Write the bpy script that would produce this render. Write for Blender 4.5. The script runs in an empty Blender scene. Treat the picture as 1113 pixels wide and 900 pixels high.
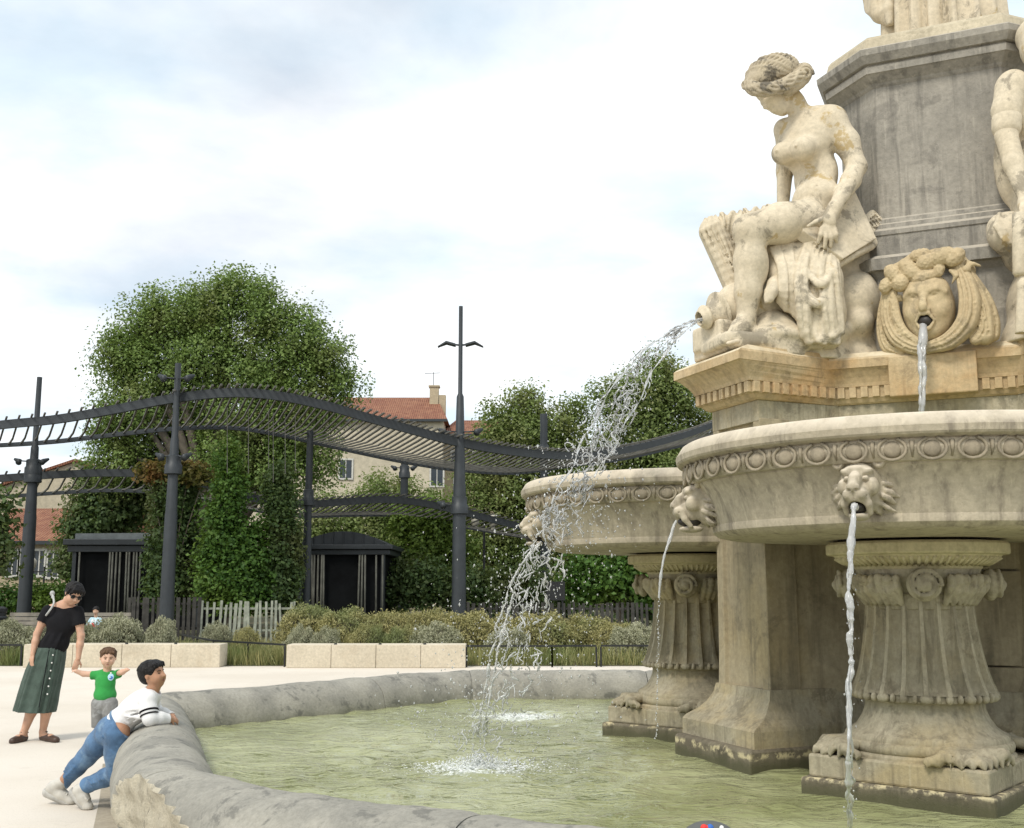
import bpy, bmesh, math, random
import numpy as np
from mathutils import Vector, Matrix

# ------------------------------------------------------------------ camera, sky, sun, exposure
SC = bpy.context.scene
COL = SC.collection
FPX, HOR, CAMH = 1200.0, 638.0, 1.6
TH = math.atan((HOR - 450.0) / FPX)
CT, ST = math.cos(TH), math.sin(TH)

cam_d = bpy.data.cameras.new('camera')
cam_d.sensor_fit = 'HORIZONTAL'
cam_d.sensor_width = 36.0
cam_d.lens = 36.0 * FPX / 1113.0
cam_d.clip_start = 0.05
cam_d.clip_end = 3000.0
cam = bpy.data.objects.new('camera', cam_d)
cam.location = (0, 0, CAMH)
cam.rotation_euler = (math.pi / 2 + TH, 0, 0)
COL.objects.link(cam)
SC.camera = cam

SUN_EL, SUN_AZ = math.radians(50), math.radians(212)   # azimuth clockwise from +Y: behind the camera, to its left
world = bpy.data.worlds.new('World')
SC.world = world
world.use_nodes = True
wt = world.node_tree
wt.nodes.clear()
def wn(t, **kw):
    n = wt.nodes.new(t)
    for k, v in kw.items():
        if k.startswith('i_'):
            key = k[2:]
            n.inputs[int(key) if key.isdigit() else key].default_value = v
        else:
            setattr(n, k, v)
    return n
w_out = wn('ShaderNodeOutputWorld')
w_bg = wn('ShaderNodeBackground', i_Strength=0.1)
w_sky = wn('ShaderNodeTexSky')
w_sky.sky_type = 'NISHITA'
w_sky.sun_disc = False
w_sky.sun_elevation = SUN_EL
w_sky.sun_rotation = SUN_AZ
w_sky.air_density = 1.0
w_sky.dust_density = 1.5
w_tc = wn('ShaderNodeTexCoord')
w_sep = wn('ShaderNodeSeparateXYZ')
wt.links.new(w_tc.outputs['Generated'], w_sep.inputs[0])
# clouds sit on a flat layer: direction divided by its height
w_zc = wn('ShaderNodeMath', operation='MAXIMUM'); w_zc.inputs[1].default_value = 0.0
wt.links.new(w_sep.outputs['Z'], w_zc.inputs[0])
w_za = wn('ShaderNodeMath', operation='ADD'); w_za.inputs[1].default_value = 0.12
wt.links.new(w_zc.outputs[0], w_za.inputs[0])
w_dx = wn('ShaderNodeMath', operation='DIVIDE'); w_dy = wn('ShaderNodeMath', operation='DIVIDE')
wt.links.new(w_sep.outputs['X'], w_dx.inputs[0]); wt.links.new(w_za.outputs[0], w_dx.inputs[1])
wt.links.new(w_sep.outputs['Y'], w_dy.inputs[0]); wt.links.new(w_za.outputs[0], w_dy.inputs[1])
w_cmb = wn('ShaderNodeCombineXYZ')
wt.links.new(w_dx.outputs[0], w_cmb.inputs[0]); wt.links.new(w_dy.outputs[0], w_cmb.inputs[1])
w_map = wn('ShaderNodeMapping')
w_map.inputs['Scale'].default_value = (1.0, 1.0, 1.0)
w_map.inputs['Rotation'].default_value = (0, 0, math.radians(-20))
w_map.inputs['Location'].default_value = (5.3, 2.2, 0)
wt.links.new(w_cmb.outputs[0], w_map.inputs[0])
w_no = wn('ShaderNodeTexNoise', i_Scale=0.75, i_Detail=9.0, i_Roughness=0.55, i_Distortion=0.35)
wt.links.new(w_map.outputs[0], w_no.inputs['Vector'])
w_rmp = wn('ShaderNodeValToRGB')
w_rmp.color_ramp.elements[0].position = 0.36; w_rmp.color_ramp.elements[0].color = (0.60, 0.60, 0.60, 1)
w_rmp.color_ramp.elements[1].position = 0.56; w_rmp.color_ramp.elements[1].color = (1, 1, 1, 1)
wt.links.new(w_no.outputs['Fac'], w_rmp.inputs[0])
w_no2 = wn('ShaderNodeTexNoise', i_Scale=1.7, i_Detail=6.0, i_Roughness=0.5)
wt.links.new(w_map.outputs[0], w_no2.inputs['Vector'])
w_cl = wn('ShaderNodeMix', data_type='RGBA')
w_cl.inputs[6].default_value = (7.0, 8.1, 8.9, 1)        # thin grey cloud
w_cl.inputs[7].default_value = (9.6, 9.75, 9.8, 1)     # bright cloud
w_r2 = wn('ShaderNodeMapRange'); w_r2.inputs[1].default_value = 0.36; w_r2.inputs[2].default_value = 0.58
wt.links.new(w_no2.outputs['Fac'], w_r2.inputs[0])
wt.links.new(w_r2.outputs[0], w_cl.inputs[0])
w_mix = wn('ShaderNodeMix', data_type='RGBA')
wt.links.new(w_rmp.outputs[0], w_mix.inputs[0])
wt.links.new(w_sky.outputs[0], w_mix.inputs[6])
wt.links.new(w_cl.outputs[2], w_mix.inputs[7])
wt.links.new(w_mix.outputs[2], w_bg.inputs['Color'])
wt.links.new(w_bg.outputs[0], w_out.inputs[0])

sun_d = bpy.data.lights.new('sun', 'SUN')
sun_d.energy = 2.0
sun_d.angle = math.radians(14)
sun_d.color = (1.0, 0.94, 0.84)
sun = bpy.data.objects.new('sun', sun_d)
COL.objects.link(sun)
_sd = Vector((math.sin(SUN_AZ) * math.cos(SUN_EL), math.cos(SUN_AZ) * math.cos(SUN_EL), math.sin(SUN_EL)))
sun.rotation_euler = _sd.to_track_quat('Z', 'Y').to_euler()
sun.location = (0, 0, 40)

vs = SC.view_settings
SC.display_settings.display_device = 'sRGB'
vs.view_transform = 'Standard'
vs.look = 'None'
vs.exposure = 0.36
vs.gamma = 1.0
vs.use_curve_mapping = False
SC.render.engine = 'CYCLES'
SC.cycles.max_bounces = 8
SC.cycles.transparent_max_bounces = 16
SC.cycles.caustics_reflective = False
SC.cycles.caustics_refractive = False
SC.cycles.use_denoising = True

# ------------------------------------------------------------------ helpers
def W(px, py, Y):
    """world point that lies at depth Y on the sight line of photo pixel (px, py)"""
    u = (px - 556.5) / FPX; v = (450.0 - py) / FPX
    k = Y / (CT - v * ST)
    return np.array((u * k, Y, CAMH + (ST + v * CT) * k))
def WZ(px, py, z):
    u = (px - 556.5) / FPX; v = (450.0 - py) / FPX
    k = (z - CAMH) / (ST + v * CT)
    return np.array((u * k, (CT - v * ST) * k, z))

def empty(name, loc=(0, 0, 0), rz=0.0):
    o = bpy.data.objects.new(name, None)
    o.location = loc; o.rotation_euler = (0, 0, rz)
    o.empty_display_size = 0.2
    COL.objects.link(o)
    return o
def tag(o, label=None, cat=None, group=None, kind=None):
    if label: o['label'] = label
    if cat: o['category'] = cat
    if group: o['group'] = group
    if kind: o['kind'] = kind
    return o
def copy_tree(o, parent=None):
    c = o.copy()
    COL.objects.link(c)
    if parent is not None:
        c.parent = parent
        c.matrix_parent_inverse = o.matrix_parent_inverse.copy()
    for ch in list(o.children):
        copy_tree(ch, c)
    return c

def link_mesh(name, V, F, mat, parent=None, smooth=True, mats=None, midx=None):
    me = bpy.data.meshes.new(name)
    V = np.asarray(V, dtype=np.float32)
    if isinstance(F, np.ndarray):
        n, k = F.shape
        me.vertices.add(len(V)); me.vertices.foreach_set('co', V.ravel())
        me.loops.add(n * k); me.loops.foreach_set('vertex_index', F.astype(np.int32).ravel())
        me.polygons.add(n)
        me.polygons.foreach_set('loop_start', np.arange(0, n * k, k, dtype=np.int32))
        try:
            me.polygons.foreach_set('loop_total', np.full(n, k, dtype=np.int32))
        except Exception:
            pass
        me.update(calc_edges=True)
    else:
        me.from_pydata([tuple(map(float, v)) for v in V], [], F)
        me.update()
    if smooth:
        me.polygons.foreach_set('use_smooth', np.ones(len(me.polygons), dtype=bool))
    o = bpy.data.objects.new(name, me)
    for m in (mats or [mat]):
        me.materials.append(m)
    if midx is not None:
        me.polygons.foreach_set('material_index', np.asarray(midx, dtype=np.int32))
    COL.objects.link(o)
    if parent is not None:
        o.parent = parent
    return o

class MB:
    """collects shapes, builds ONE mesh object"""
    def __init__(s):
        s.v = []; s.f = []
    def add(s, V, F):
        b = len(s.v)
        s.v.extend([tuple(map(float, p)) for p in V])
        s.f.extend([tuple(int(i) + b for i in f) for f in F])
        return s
    def box(s, c, size, rz=0.0, R=None, taper=1.0):
        hx, hy, hz = [q / 2 for q in size]
        P = []
        for z in (-1, 1):
            t = taper if z > 0 else 1.0
            for x, y in ((-1, -1), (1, -1), (1, 1), (-1, 1)):
                P.append((x * hx * t, y * hy * t, z * hz))
        if R is None:
            R = Matrix.Rotation(rz, 3, 'Z')
        P = [R @ Vector(p) + Vector(c) for p in P]
        return s.add(P, [(3, 2, 1, 0), (4, 5, 6, 7), (0, 1, 5, 4), (1, 2, 6, 5), (2, 3, 7, 6), (3, 0, 4, 7)])
    def bar(s, a, b, w, h, up=(0, 0, 1)):
        a = Vector(a); b = Vector(b); d = (b - a)
        L = d.length; d.normalize()
        upv = Vector(up)
        x = d.cross(upv)
        if x.length < 1e-4: x = d.cross(Vector((0, 1, 0)))
        x.normalize(); z = x.cross(d)
        P = []
        for e in (a, b):
            for sx, sz in ((-1, -1), (1, -1), (1, 1), (-1, 1)):
                P.append(e + x * (sx * w / 2) + z * (sz * h / 2))
        return s.add(P, [(3, 2, 1, 0), (4, 5, 6, 7), (0, 1, 5, 4), (1, 2, 6, 5), (2, 3, 7, 6), (3, 0, 4, 7)])
    def tube(s, pts, rad, n=8, caps=True):
        pts = [Vector(p) for p in pts]
        if not hasattr(rad, '__len__'): rad = [rad] * len(pts)
        V = []; F = []
        t0 = (pts[1] - pts[0]).normalized()
        x = t0.orthogonal().normalized()
        for i, p in enumerate(pts):
            a = pts[max(i - 1, 0)]; b = pts[min(i + 1, len(pts) - 1)]
            t = (b - a)
            if t.length < 1e-9: t = t0
            t = t.normalized()
            x = (x - t * x.dot(t))
            if x.length < 1e-6: x = t.orthogonal()
            x.normalize(); y = t.cross(x)
            for k in range(n):
                an = 2 * math.pi * k / n
                V.append(p + (x * math.cos(an) + y * math.sin(an)) * rad[i])
        for i in range(len(pts) - 1):
            for k in range(n):
                k2 = (k + 1) % n
                F.append((i * n + k, i * n + k2, (i + 1) * n + k2, (i + 1) * n + k))
        if caps:
            F.append(tuple(range(n - 1, -1, -1)))
            F.append(tuple((len(pts) - 1) * n + k for k in range(n)))
        return s.add(V, F)
    def lathe(s, prof, n=48, c=(0, 0, 0), caps=True):
        V = []; F = []
        for r, z in prof:
            for k in range(n):
                an = 2 * math.pi * k / n
                V.append((c[0] + r * math.cos(an), c[1] + r * math.sin(an), c[2] + z))
        m = len(prof)
        for i in range(m - 1):
            for k in range(n):
                k2 = (k + 1) % n
                F.append((i * n + k, i * n + k2, (i + 1) * n + k2, (i + 1) * n + k))
        if caps:
            F.append(tuple(range(n - 1, -1, -1)))
            F.append(tuple((m - 1) * n + k for k in range(n)))
        return s.add(V, F)
    def loft(s, rings, caps=True, closed=True):
        """rings: list of equally long point lists"""
        n = len(rings[0]); V = [p for r in rings for p in r]; F = []
        for i in range(len(rings) - 1):
            for k in range(n if closed else n - 1):
                k2 = (k + 1) % n
                F.append((i * n + k, i * n + k2, (i + 1) * n + k2, (i + 1) * n + k))
        if caps:
            F.append(tuple(range(n - 1, -1, -1)))
            F.append(tuple((len(rings) - 1) * n + k for k in range(n)))
        return s.add(V, F)
    def ell(s, c, r, nu=12, nv=8, R=None):
        V = []; F = []
        R = R or Matrix.Identity(3)
        for j in range(nv + 1):
            ph = math.pi * j / nv
            for i in range(nu):
                an = 2 * math.pi * i / nu
                p = Vector((r[0] * math.sin(ph) * math.cos(an), r[1] * math.sin(ph) * math.sin(an), -r[2] * math.cos(ph)))
                V.append(R @ p + Vector(c))
        for j in range(nv):
            for i in range(nu):
                i2 = (i + 1) % nu
                F.append((j * nu + i, j * nu + i2, (j + 1) * nu + i2, (j + 1) * nu + i))
        return s.add(V, F)
    def build(s, name, mat, parent=None, smooth=False, bevel=0.0, angle=None):
        o = link_mesh(name, np.array(s.v), s.f, mat, parent, smooth)
        if bevel > 0:
            m = o.modifiers.new('bevel', 'BEVEL'); m.width = bevel; m.segments = 2; m.limit_method = 'ANGLE'; m.angle_limit = math.radians(35)
        if angle is not None:
            me = o.data
            me.polygons.foreach_set('use_smooth', np.ones(len(me.polygons), dtype=bool))
            try:
                me.set_sharp_from_angle(angle=math.radians(angle))
            except Exception:
                pass
        return o

# ------------------------------------------------------------------ signed-distance sculpting (blended forms -> one skin)
class Sculpt:
    def __init__(s, lo, hi, h):
        s.lo = np.array(lo, float); s.h = h
        s.n = np.ceil((np.array(hi, float) - s.lo) / h).astype(int) + 1
        s.d = np.full(tuple(s.n), 1.0, dtype=np.float32)
    def _win(s, lo, hi):
        a = np.clip(np.floor((np.array(lo) - s.lo) / s.h).astype(int), 0, s.n)
        b = np.clip(np.ceil((np.array(hi) - s.lo) / s.h).astype(int) + 1, 0, s.n)
        sl = tuple(slice(int(i), int(j)) for i, j in zip(a, b))
        ax = [s.lo[i] + s.h * np.arange(a[i], b[i]) for i in range(3)]
        if any(len(q) == 0 for q in ax): return None, None
        return sl, np.meshgrid(*ax, indexing='ij', sparse=True)
    def _comb(s, sl, d, k, sub):
        a = s.d[sl]
        d = d.astype(np.float32)
        if sub:
            d = -d
            if k <= 0: s.d[sl] = np.maximum(a, d); return
            h = np.clip(0.5 - 0.5 * (d - a) / k, 0, 1)
            s.d[sl] = d * (1 - h) + a * h + k * h * (1 - h)
        else:
            if k <= 0: s.d[sl] = np.minimum(a, d); return
            h = np.clip(0.5 + 0.5 * (d - a) / k, 0, 1)
            s.d[sl] = d * (1 - h) + a * h - k * h * (1 - h)
    def cap(s, a, b, ra, rb, k=0.02, sub=False):
        a = np.array(a, float); b = np.array(b, float)
        m = max(ra, rb) + k + 3 * s.h
        sl, g = s._win(np.minimum(a, b) - m, np.maximum(a, b) + m)
        if sl is None: return s
        ab = b - a; L2 = max(float(ab @ ab), 1e-12)
        x = g[0] - a[0]; y = g[1] - a[1]; z = g[2] - a[2]
        t = np.clip((x * ab[0] + y * ab[1] + z * ab[2]) / L2, 0, 1)
        d = np.sqrt((x - t * ab[0]) ** 2 + (y - t * ab[1]) ** 2 + (z - t * ab[2]) ** 2) - (ra + (rb - ra) * t)
        s._comb(sl, d, k, sub)
        return s
    def tube(s, pts, rad, k=0.02, sub=False):
        if not hasattr(rad, '__len__'): rad = [rad] * len(pts)
        for i in range(len(pts) - 1):
            s.cap(pts[i], pts[i + 1], rad[i], rad[i + 1], k, sub)
        return s
    def ell(s, c, r, k=0.02, R=None, sub=False):
        c = np.array(c, float); r = np.array(r, float)
        m = r.max() + k + 3 * s.h
        sl, g = s._win(c - m, c + m)
        if sl is None: return s
        x = g[0] - c[0]; y = g[1] - c[1]; z = g[2] - c[2]
        if R is not None:
            R = np.array(R)   # columns = local axes
            x, y, z = (x * R[0, 0] + y * R[1, 0] + z * R[2, 0], x * R[0, 1] + y * R[1, 1] + z * R[2, 1], x * R[0, 2] + y * R[1, 2] + z * R[2, 2])
        k0 = np.sqrt((x / r[0]) ** 2 + (y / r[1]) ** 2 + (z / r[2]) ** 2)
        k1 = np.sqrt((x / r[0] ** 2) ** 2 + (y / r[1] ** 2) ** 2 + (z / r[2] ** 2) ** 2)
        d = k0 * (k0 - 1.0) / np.maximum(k1, 1e-9)
        d = np.where(k0 < 1e-3, -r.min(), d)
        s._comb(sl, d, k, sub)
        return s
    def box(s, c, half, k=0.01, R=None, rnd=0.0, sub=False):
        c = np.array(c, float); half = np.array(half, float)
        m = np.linalg.norm(half) + k + 3 * s.h
        sl, g = s._win(c - m, c + m)
        if sl is None: return s
        x = g[0] - c[0]; y = g[1] - c[1]; z = g[2] - c[2]
        if R is not None:
            R = np.array(R)
            x, y, z = (x * R[0, 0] + y * R[1, 0] + z * R[2, 0], x * R[0, 1] + y * R[1, 1] + z * R[2, 1], x * R[0, 2] + y * R[1, 2] + z * R[2, 2])
        qx = np.abs(x) - half[0] + rnd; qy = np.abs(y) - half[1] + rnd; qz = np.abs(z) - half[2] + rnd
        d = np.sqrt(np.maximum(qx, 0) ** 2 + np.maximum(qy, 0) ** 2 + np.maximum(qz, 0) ** 2) + np.minimum(np.maximum(qx, np.maximum(qy, qz)), 0) - rnd
        s._comb(sl, d, k, sub)
        return s
    def plane_cut(s, p, n):
        """remove everything on the side n points to"""
        n = np.array(n, float); n /= np.linalg.norm(n)
        ax = [s.lo[i] + s.h * np.arange(s.n[i]) for i in range(3)]
        g = np.meshgrid(*ax, indexing='ij', sparse=True)
        d = (g[0] - p[0]) * n[0] + (g[1] - p[1]) * n[1] + (g[2] - p[2]) * n[2]
        s.d = np.maximum(s.d, d.astype(np.float32))
        return s
    def mesh(s, relax=1):
        d = s.d
        d = np.pad(d, 1, constant_values=1.0)
        lo = s.lo - s.h
        ins = d < 0
        nx, ny, nz = d.shape
        c = np.zeros((nx - 1, ny - 1, nz - 1), np.int8)
        for i in (0, 1):
            for j in (0, 1):
                for k in (0, 1):
                    c += ins[i:nx - 1 + i, j:ny - 1 + j, k:nz - 1 + k]
        act = (c > 0) & (c < 8)
        idx = np.argwhere(act)
        vid = np.full(act.shape, -1, np.int64)
        vid[act] = np.arange(len(idx))
        acc = np.zeros((len(idx), 3)); cnt = np.zeros(len(idx))
        I, J, K = idx.T
        corners = [(i, j, k) for i in (0, 1) for j in (0, 1) for k in (0, 1)]
        vals = {q: d[I + q[0], J + q[1], K + q[2]] for q in corners}
        for a in corners:
            for ax in range(3):
                if a[ax] == 0:
                    b = list(a); b[ax] = 1; b = tuple(b)
                    va, vb = vals[a], vals[b]
                    m = (va < 0) != (vb < 0)
                    t = np.where(m, va / np.where(m, va - vb, 1), 0)
                    p = np.tile(np.array(a, float), (len(idx), 1)); p[:, ax] = t
                    acc[m] += p[m]; cnt[m] += 1
        V = (idx + acc / np.maximum(cnt, 1)[:, None]) * s.h + lo
        F = []
        for ax in range(3):
            o1, o2 = [(1, 2), (2, 0), (0, 1)][ax]
            sl0 = [slice(1, -1)] * 3; sl0[ax] = slice(0, -1)
            sl1 = [slice(1, -1)] * 3; sl1[ax] = slice(1, None)
            A = ins[tuple(sl0)]; B = ins[tuple(sl1)]
            for flip, m in ((False, A & ~B), (True, ~A & B)):
                e = np.argwhere(m)
                if len(e) == 0: continue
                off = np.ones(3, int); off[ax] = 0
                e = e + off
                d1 = np.zeros(3, int); d1[o1] = 1
                d2 = np.zeros(3, int); d2[o2] = 1
                q = [e - d1 - d2, e - d2, e, e - d1]
                q = [vid[tuple(t.T)] for t in q]
                f = np.stack(q, 1)
                if flip: f = f[:, ::-1]
                F.append(f)
        F = np.concatenate(F) if F else np.zeros((0, 4), int)
        F = F[(F >= 0).all(1)]
        for _ in range(relax):   # light smoothing
            sm = np.zeros_like(V); ct = np.zeros(len(V))
            for a, b in ((0, 1), (1, 2), (2, 3), (3, 0)):
                np.add.at(sm, F[:, a], V[F[:, b]]); np.add.at(ct, F[:, a], 1)
                np.add.at(sm, F[:, b], V[F[:, a]]); np.add.at(ct, F[:, b], 1)
            V = V * 0.5 + 0.5 * sm / np.maximum(ct, 1)[:, None]
        return V, F
    def build(s, name, mat, parent=None, relax=1):
        V, F = s.mesh(relax)
        return link_mesh(name, V, F, mat, parent, True)

def frame(zdir, up=(0, 0, 1)):
    """3x3 (columns x, y, z) with z along zdir"""
    z = np.array(zdir, float); z /= np.linalg.norm(z)
    u = np.array(up, float)
    x = np.cross(u, z)
    if np.linalg.norm(x) < 1e-5: x = np.cross((0, 1, 0), z)
    x /= np.linalg.norm(x)
    y = np.cross(z, x)
    return np.stack([x, y, z], 1)

def spline(pts, n):
    """Catmull-Rom through pts (any dimension)"""
    P = np.array(pts, float)
    P = np.vstack([2 * P[0] - P[1], P, 2 * P[-1] - P[-2]])
    m = len(P) - 3
    out = []
    for t in np.linspace(0, m, n):
        i = min(int(t), m - 1); f = t - i
        a, b, c, d = P[i:i + 4]
        out.append(0.5 * ((2 * b) + (-a + c) * f + (2 * a - 5 * b + 4 * c - d) * f * f + (-a + 3 * b - 3 * c + d) * f ** 3))
    return np.array(out)

# ------------------------------------------------------------------ materials
class NT:
    def __init__(s, name):
        s.m = bpy.data.materials.new(name); s.m.use_nodes = True
        s.t = s.m.node_tree; s.t.nodes.clear()
        s.out = s.t.nodes.new('ShaderNodeOutputMaterial')
    def n(s, typ, ins=None, **kw):
        nd = s.t.nodes.new('ShaderNode' + typ)
        for k, v in kw.items(): setattr(nd, k, v)
        for k, v in (ins or {}).items(): s.set(nd.inputs[k], v)
        return nd
    def set(s, sock, v):
        if isinstance(v, bpy.types.NodeSocket): s.t.links.new(v, sock)
        else:
            if isinstance(v, tuple) and len(v) == 3 and sock.type == 'RGBA': v = v + (1.0,)
            sock.default_value = v
    def pos(s, scale=(1, 1, 1), loc=(0, 0, 0)):
        g = s.n('NewGeometry')
        mp = s.n('Mapping', {0: g.outputs['Position'], 'Scale': scale, 'Location': loc})
        return mp.outputs[0]
    def noise(s, vec, scale, detail=4, rough=0.55, dist=0.0):
        return s.n('TexNoise', {'Vector': vec, 'Scale': scale, 'Detail': detail, 'Roughness': rough, 'Distortion': dist}).outputs['Fac']
    def mr(s, v, a, b, c=0.0, d=1.0, smooth=True):
        nd = s.n('MapRange', {0: v, 1: a, 2: b, 3: c, 4: d})
        if smooth: nd.interpolation_type = 'SMOOTHSTEP'
        return nd.outputs[0]
    def math(s, op, a, b=0.0):
        return s.n('Math', {0: a, 1: b}, operation=op).outputs[0]
    def mix(s, f, a, b, mode='MIX'):
        nd = s.n('Mix', data_type='RGBA', blend_type=mode)
        s.set(nd.inputs[0], f); s.set(nd.inputs[6], a); s.set(nd.inputs[7], b)
        return nd.outputs[2]
    def bump(s, h, strength, dist=0.01, normal=None):
        ins = {'Height': h, 'Strength': strength, 'Distance': dist}
        if normal is not None: ins['Normal'] = normal
        return s.n('Bump', ins).outputs[0]
    def bsdf(s, **kw):
        nd = s.n('BsdfPrincipled')
        for k, v in kw.items(): s.set(nd.inputs[k.replace('_', ' ')], v)
        s.t.links.new(nd.outputs[0], s.out.inputs[0])
        return nd

def mat_stone(name, c1, c2, dark=(0.09, 0.085, 0.07), streak=0.0, spots=0.0, lichen=None, warm=None, scale=1.0, bump=0.5, rough=0.88, seed=0.0, top=None, pits=0.3, crust=None):
    t = NT(name)
    p = t.pos(loc=(seed, seed * 1.7, seed * 0.3))
    big = t.noise(p, 1.6 * scale, 6, 0.6, 0.3)
    col = t.mix(t.mr(big, 0.32, 0.68), c1, c2)
    if warm is not None:          # rusty lime stain in broad patches
        wn_ = t.noise(p, 1.1 * scale, 5, 0.6, 0.6)
        col = t.mix(t.mr(wn_, 0.45, 0.68, 0, 0.85), col, warm)
    fine = t.noise(p, 26 * scale, 6, 0.7)
    col = t.mix(1.0, col, t.n('CombineColor', {0: t.mr(fine, 0.25, 0.8, 0.72, 1.18, False), 1: t.mr(fine, 0.25, 0.8, 0.72, 1.17, False), 2: t.mr(fine, 0.25, 0.8, 0.70, 1.15, False)}).outputs[0], 'MULTIPLY')
    if streak > 0:
        sp = t.pos(scale=(9 * scale, 9 * scale, 0.7 * scale), loc=(seed, seed, 0))
        s1 = t.noise(sp, 1.3, 5, 0.6)
        col = t.mix(t.mr(s1, 0.48, 0.70, 0, streak), col, dark)
        s2 = t.noise(sp, 3.1, 4, 0.6)
        col = t.mix(t.mr(s2, 0.56, 0.72, 0, streak * 0.6), col, (min(1, c1[0] * 1.25), min(1, c1[1] * 1.25), min(1, c1[2] * 1.2)))
    if spots > 0:
        b1 = t.noise(p, 3.3 * scale, 10, 0.72, 0.4)
        col = t.mix(t.mr(b1, 0.54, 0.62, 0, spots), col, dark)
    if lichen is not None:
        l1 = t.noise(p, 2.3 * scale, 8, 0.66, 0.2)
        col = t.mix(t.mr(l1, 0.61, 0.65, 0, 0.8), col, lichen)
    if top is not None:           # faces that look up are mixed paler, in patches
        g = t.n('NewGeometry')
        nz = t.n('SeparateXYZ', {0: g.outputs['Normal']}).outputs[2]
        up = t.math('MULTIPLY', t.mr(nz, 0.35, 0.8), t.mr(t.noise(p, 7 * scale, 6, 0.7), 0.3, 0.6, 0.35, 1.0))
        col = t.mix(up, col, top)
    if crust is not None:         # lime crust and algae left by the water, at fixed heights
        z = t.n('SeparateXYZ', {0: t.n('NewGeometry').outputs['Position']}).outputs[2]
        zz = t.math('ADD', z, t.math('MULTIPLY', t.noise(p, 6, 6, 0.7), .10))
        alg = t.mr(zz, crust + .02, crust - .06, 0, .8)
        col = t.mix(alg, col, (0.075, 0.075, 0.035))
        band = t.math('MULTIPLY', t.mr(zz, crust - .012, crust + .02), t.mr(zz, crust + .06, crust + .028))
        band = t.math('MULTIPLY', band, t.mr(t.noise(p, 13, 6, 0.7), .47, .58))
        col = t.mix(band, col, (0.55, 0.48, 0.30))
    pit = t.n('TexVoronoi', {'Vector': p, 'Scale': 34 * scale}).outputs['Distance']
    hgt = t.math('ADD', t.math('MULTIPLY', t.noise(p, 9 * scale, 8, 0.65), 1.0), t.math('MULTIPLY', t.mr(pit, 0.0, 0.28), pits))
    hgt = t.math('ADD', hgt, t.math('MULTIPLY', t.noise(p, 70 * scale, 4, 0.6), 0.35))
    t.bsdf(Base_Color=col, Roughness=rough, Normal=t.bump(hgt, bump, 0.012))
    return t.m

def mat_plain(name, c, rough=0.6, metal=0.0, var=0.15, scale=6.0, bump=0.0, spec=0.5):
    t = NT(name)
    p = t.pos()
    nz = t.noise(p, scale, 5, 0.6)
    lo = tuple(x * (1 - var) for x in c); hi = tuple(min(1, x * (1 + var)) for x in c)
    col = t.mix(t.mr(nz, 0.3, 0.7), lo, hi)
    kw = dict(Base_Color=col, Roughness=rough, Metallic=metal, Specular_IOR_Level=spec)
    if bump: kw['Normal'] = t.bump(t.noise(p, scale * 6, 5, 0.6), bump, 0.01)
    t.bsdf(**kw)
    return t.m

def mat_leaf(name, c1, c2, c3=None, trans=0.35):
    t = NT(name)
    g = t.n('NewGeometry')
    r = g.outputs['Random Per Island']
    col = t.mix(r, c1, c2)
    p = t.pos()
    nz = t.noise(p, 0.55, 4, 0.6)
    if c3 is not None:
        col = t.mix(t.mr(nz, 0.45, 0.68), col, c3)
    d = t.n('BsdfPrincipled', {'Base Color': col, 'Roughness': 0.55, 'Specular IOR Level': 0.35})
    tr = t.n('BsdfTranslucent', {'Color': t.mix(0.5, col, (0.16, 0.22, 0.03))})
    mx = t.n('MixShader', {0: trans, 1: d.outputs[0], 2: tr.outputs[0]})
    t.t.links.new(mx.outputs[0], t.out.inputs[0])
    return t.m

def mat_cloth(name, c, var=0.12, rough=0.9, scale=300.0, bump=0.25, fade=None, sheen=0.12):
    t = NT(name)
    p = t.pos()
    col = t.mix(t.mr(t.noise(p, 9, 5, 0.6), 0.3, 0.7), tuple(x * (1 - var) for x in c), tuple(min(1, x * (1 + var)) for x in c))
    if fade is not None:
        col = t.mix(t.mr(t.noise(p, 6, 4, 0.6, 0.5), 0.5, 0.68, 0, 0.8), col, fade)
    h = t.math('ADD', t.noise(p, scale, 2, 0.5), t.math('MULTIPLY', t.noise(p, 16, 4, 0.55, 0.6), 2.5))
    t.bsdf(Base_Color=col, Roughness=rough, Sheen_Weight=sheen, Specular_IOR_Level=0.25, Normal=t.bump(h, bump, 0.01))
    return t.m

def mat_skin(name, c):
    t = NT(name)
    p = t.pos()
    col = t.mix(t.mr(t.noise(p, 14, 4, 0.6), 0.3, 0.7), tuple(x * 0.9 for x in c), tuple(min(1, x * 1.08) for x in c))
    t.bsdf(Base_Color=col, Roughness=0.55, Subsurface_Weight=0.12, Subsurface_Radius=(0.02, 0.008, 0.004), Subsurface_Scale=0.5, Normal=t.bump(t.noise(p, 90, 3), 0.08, 0.004))
    return t.m
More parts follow.
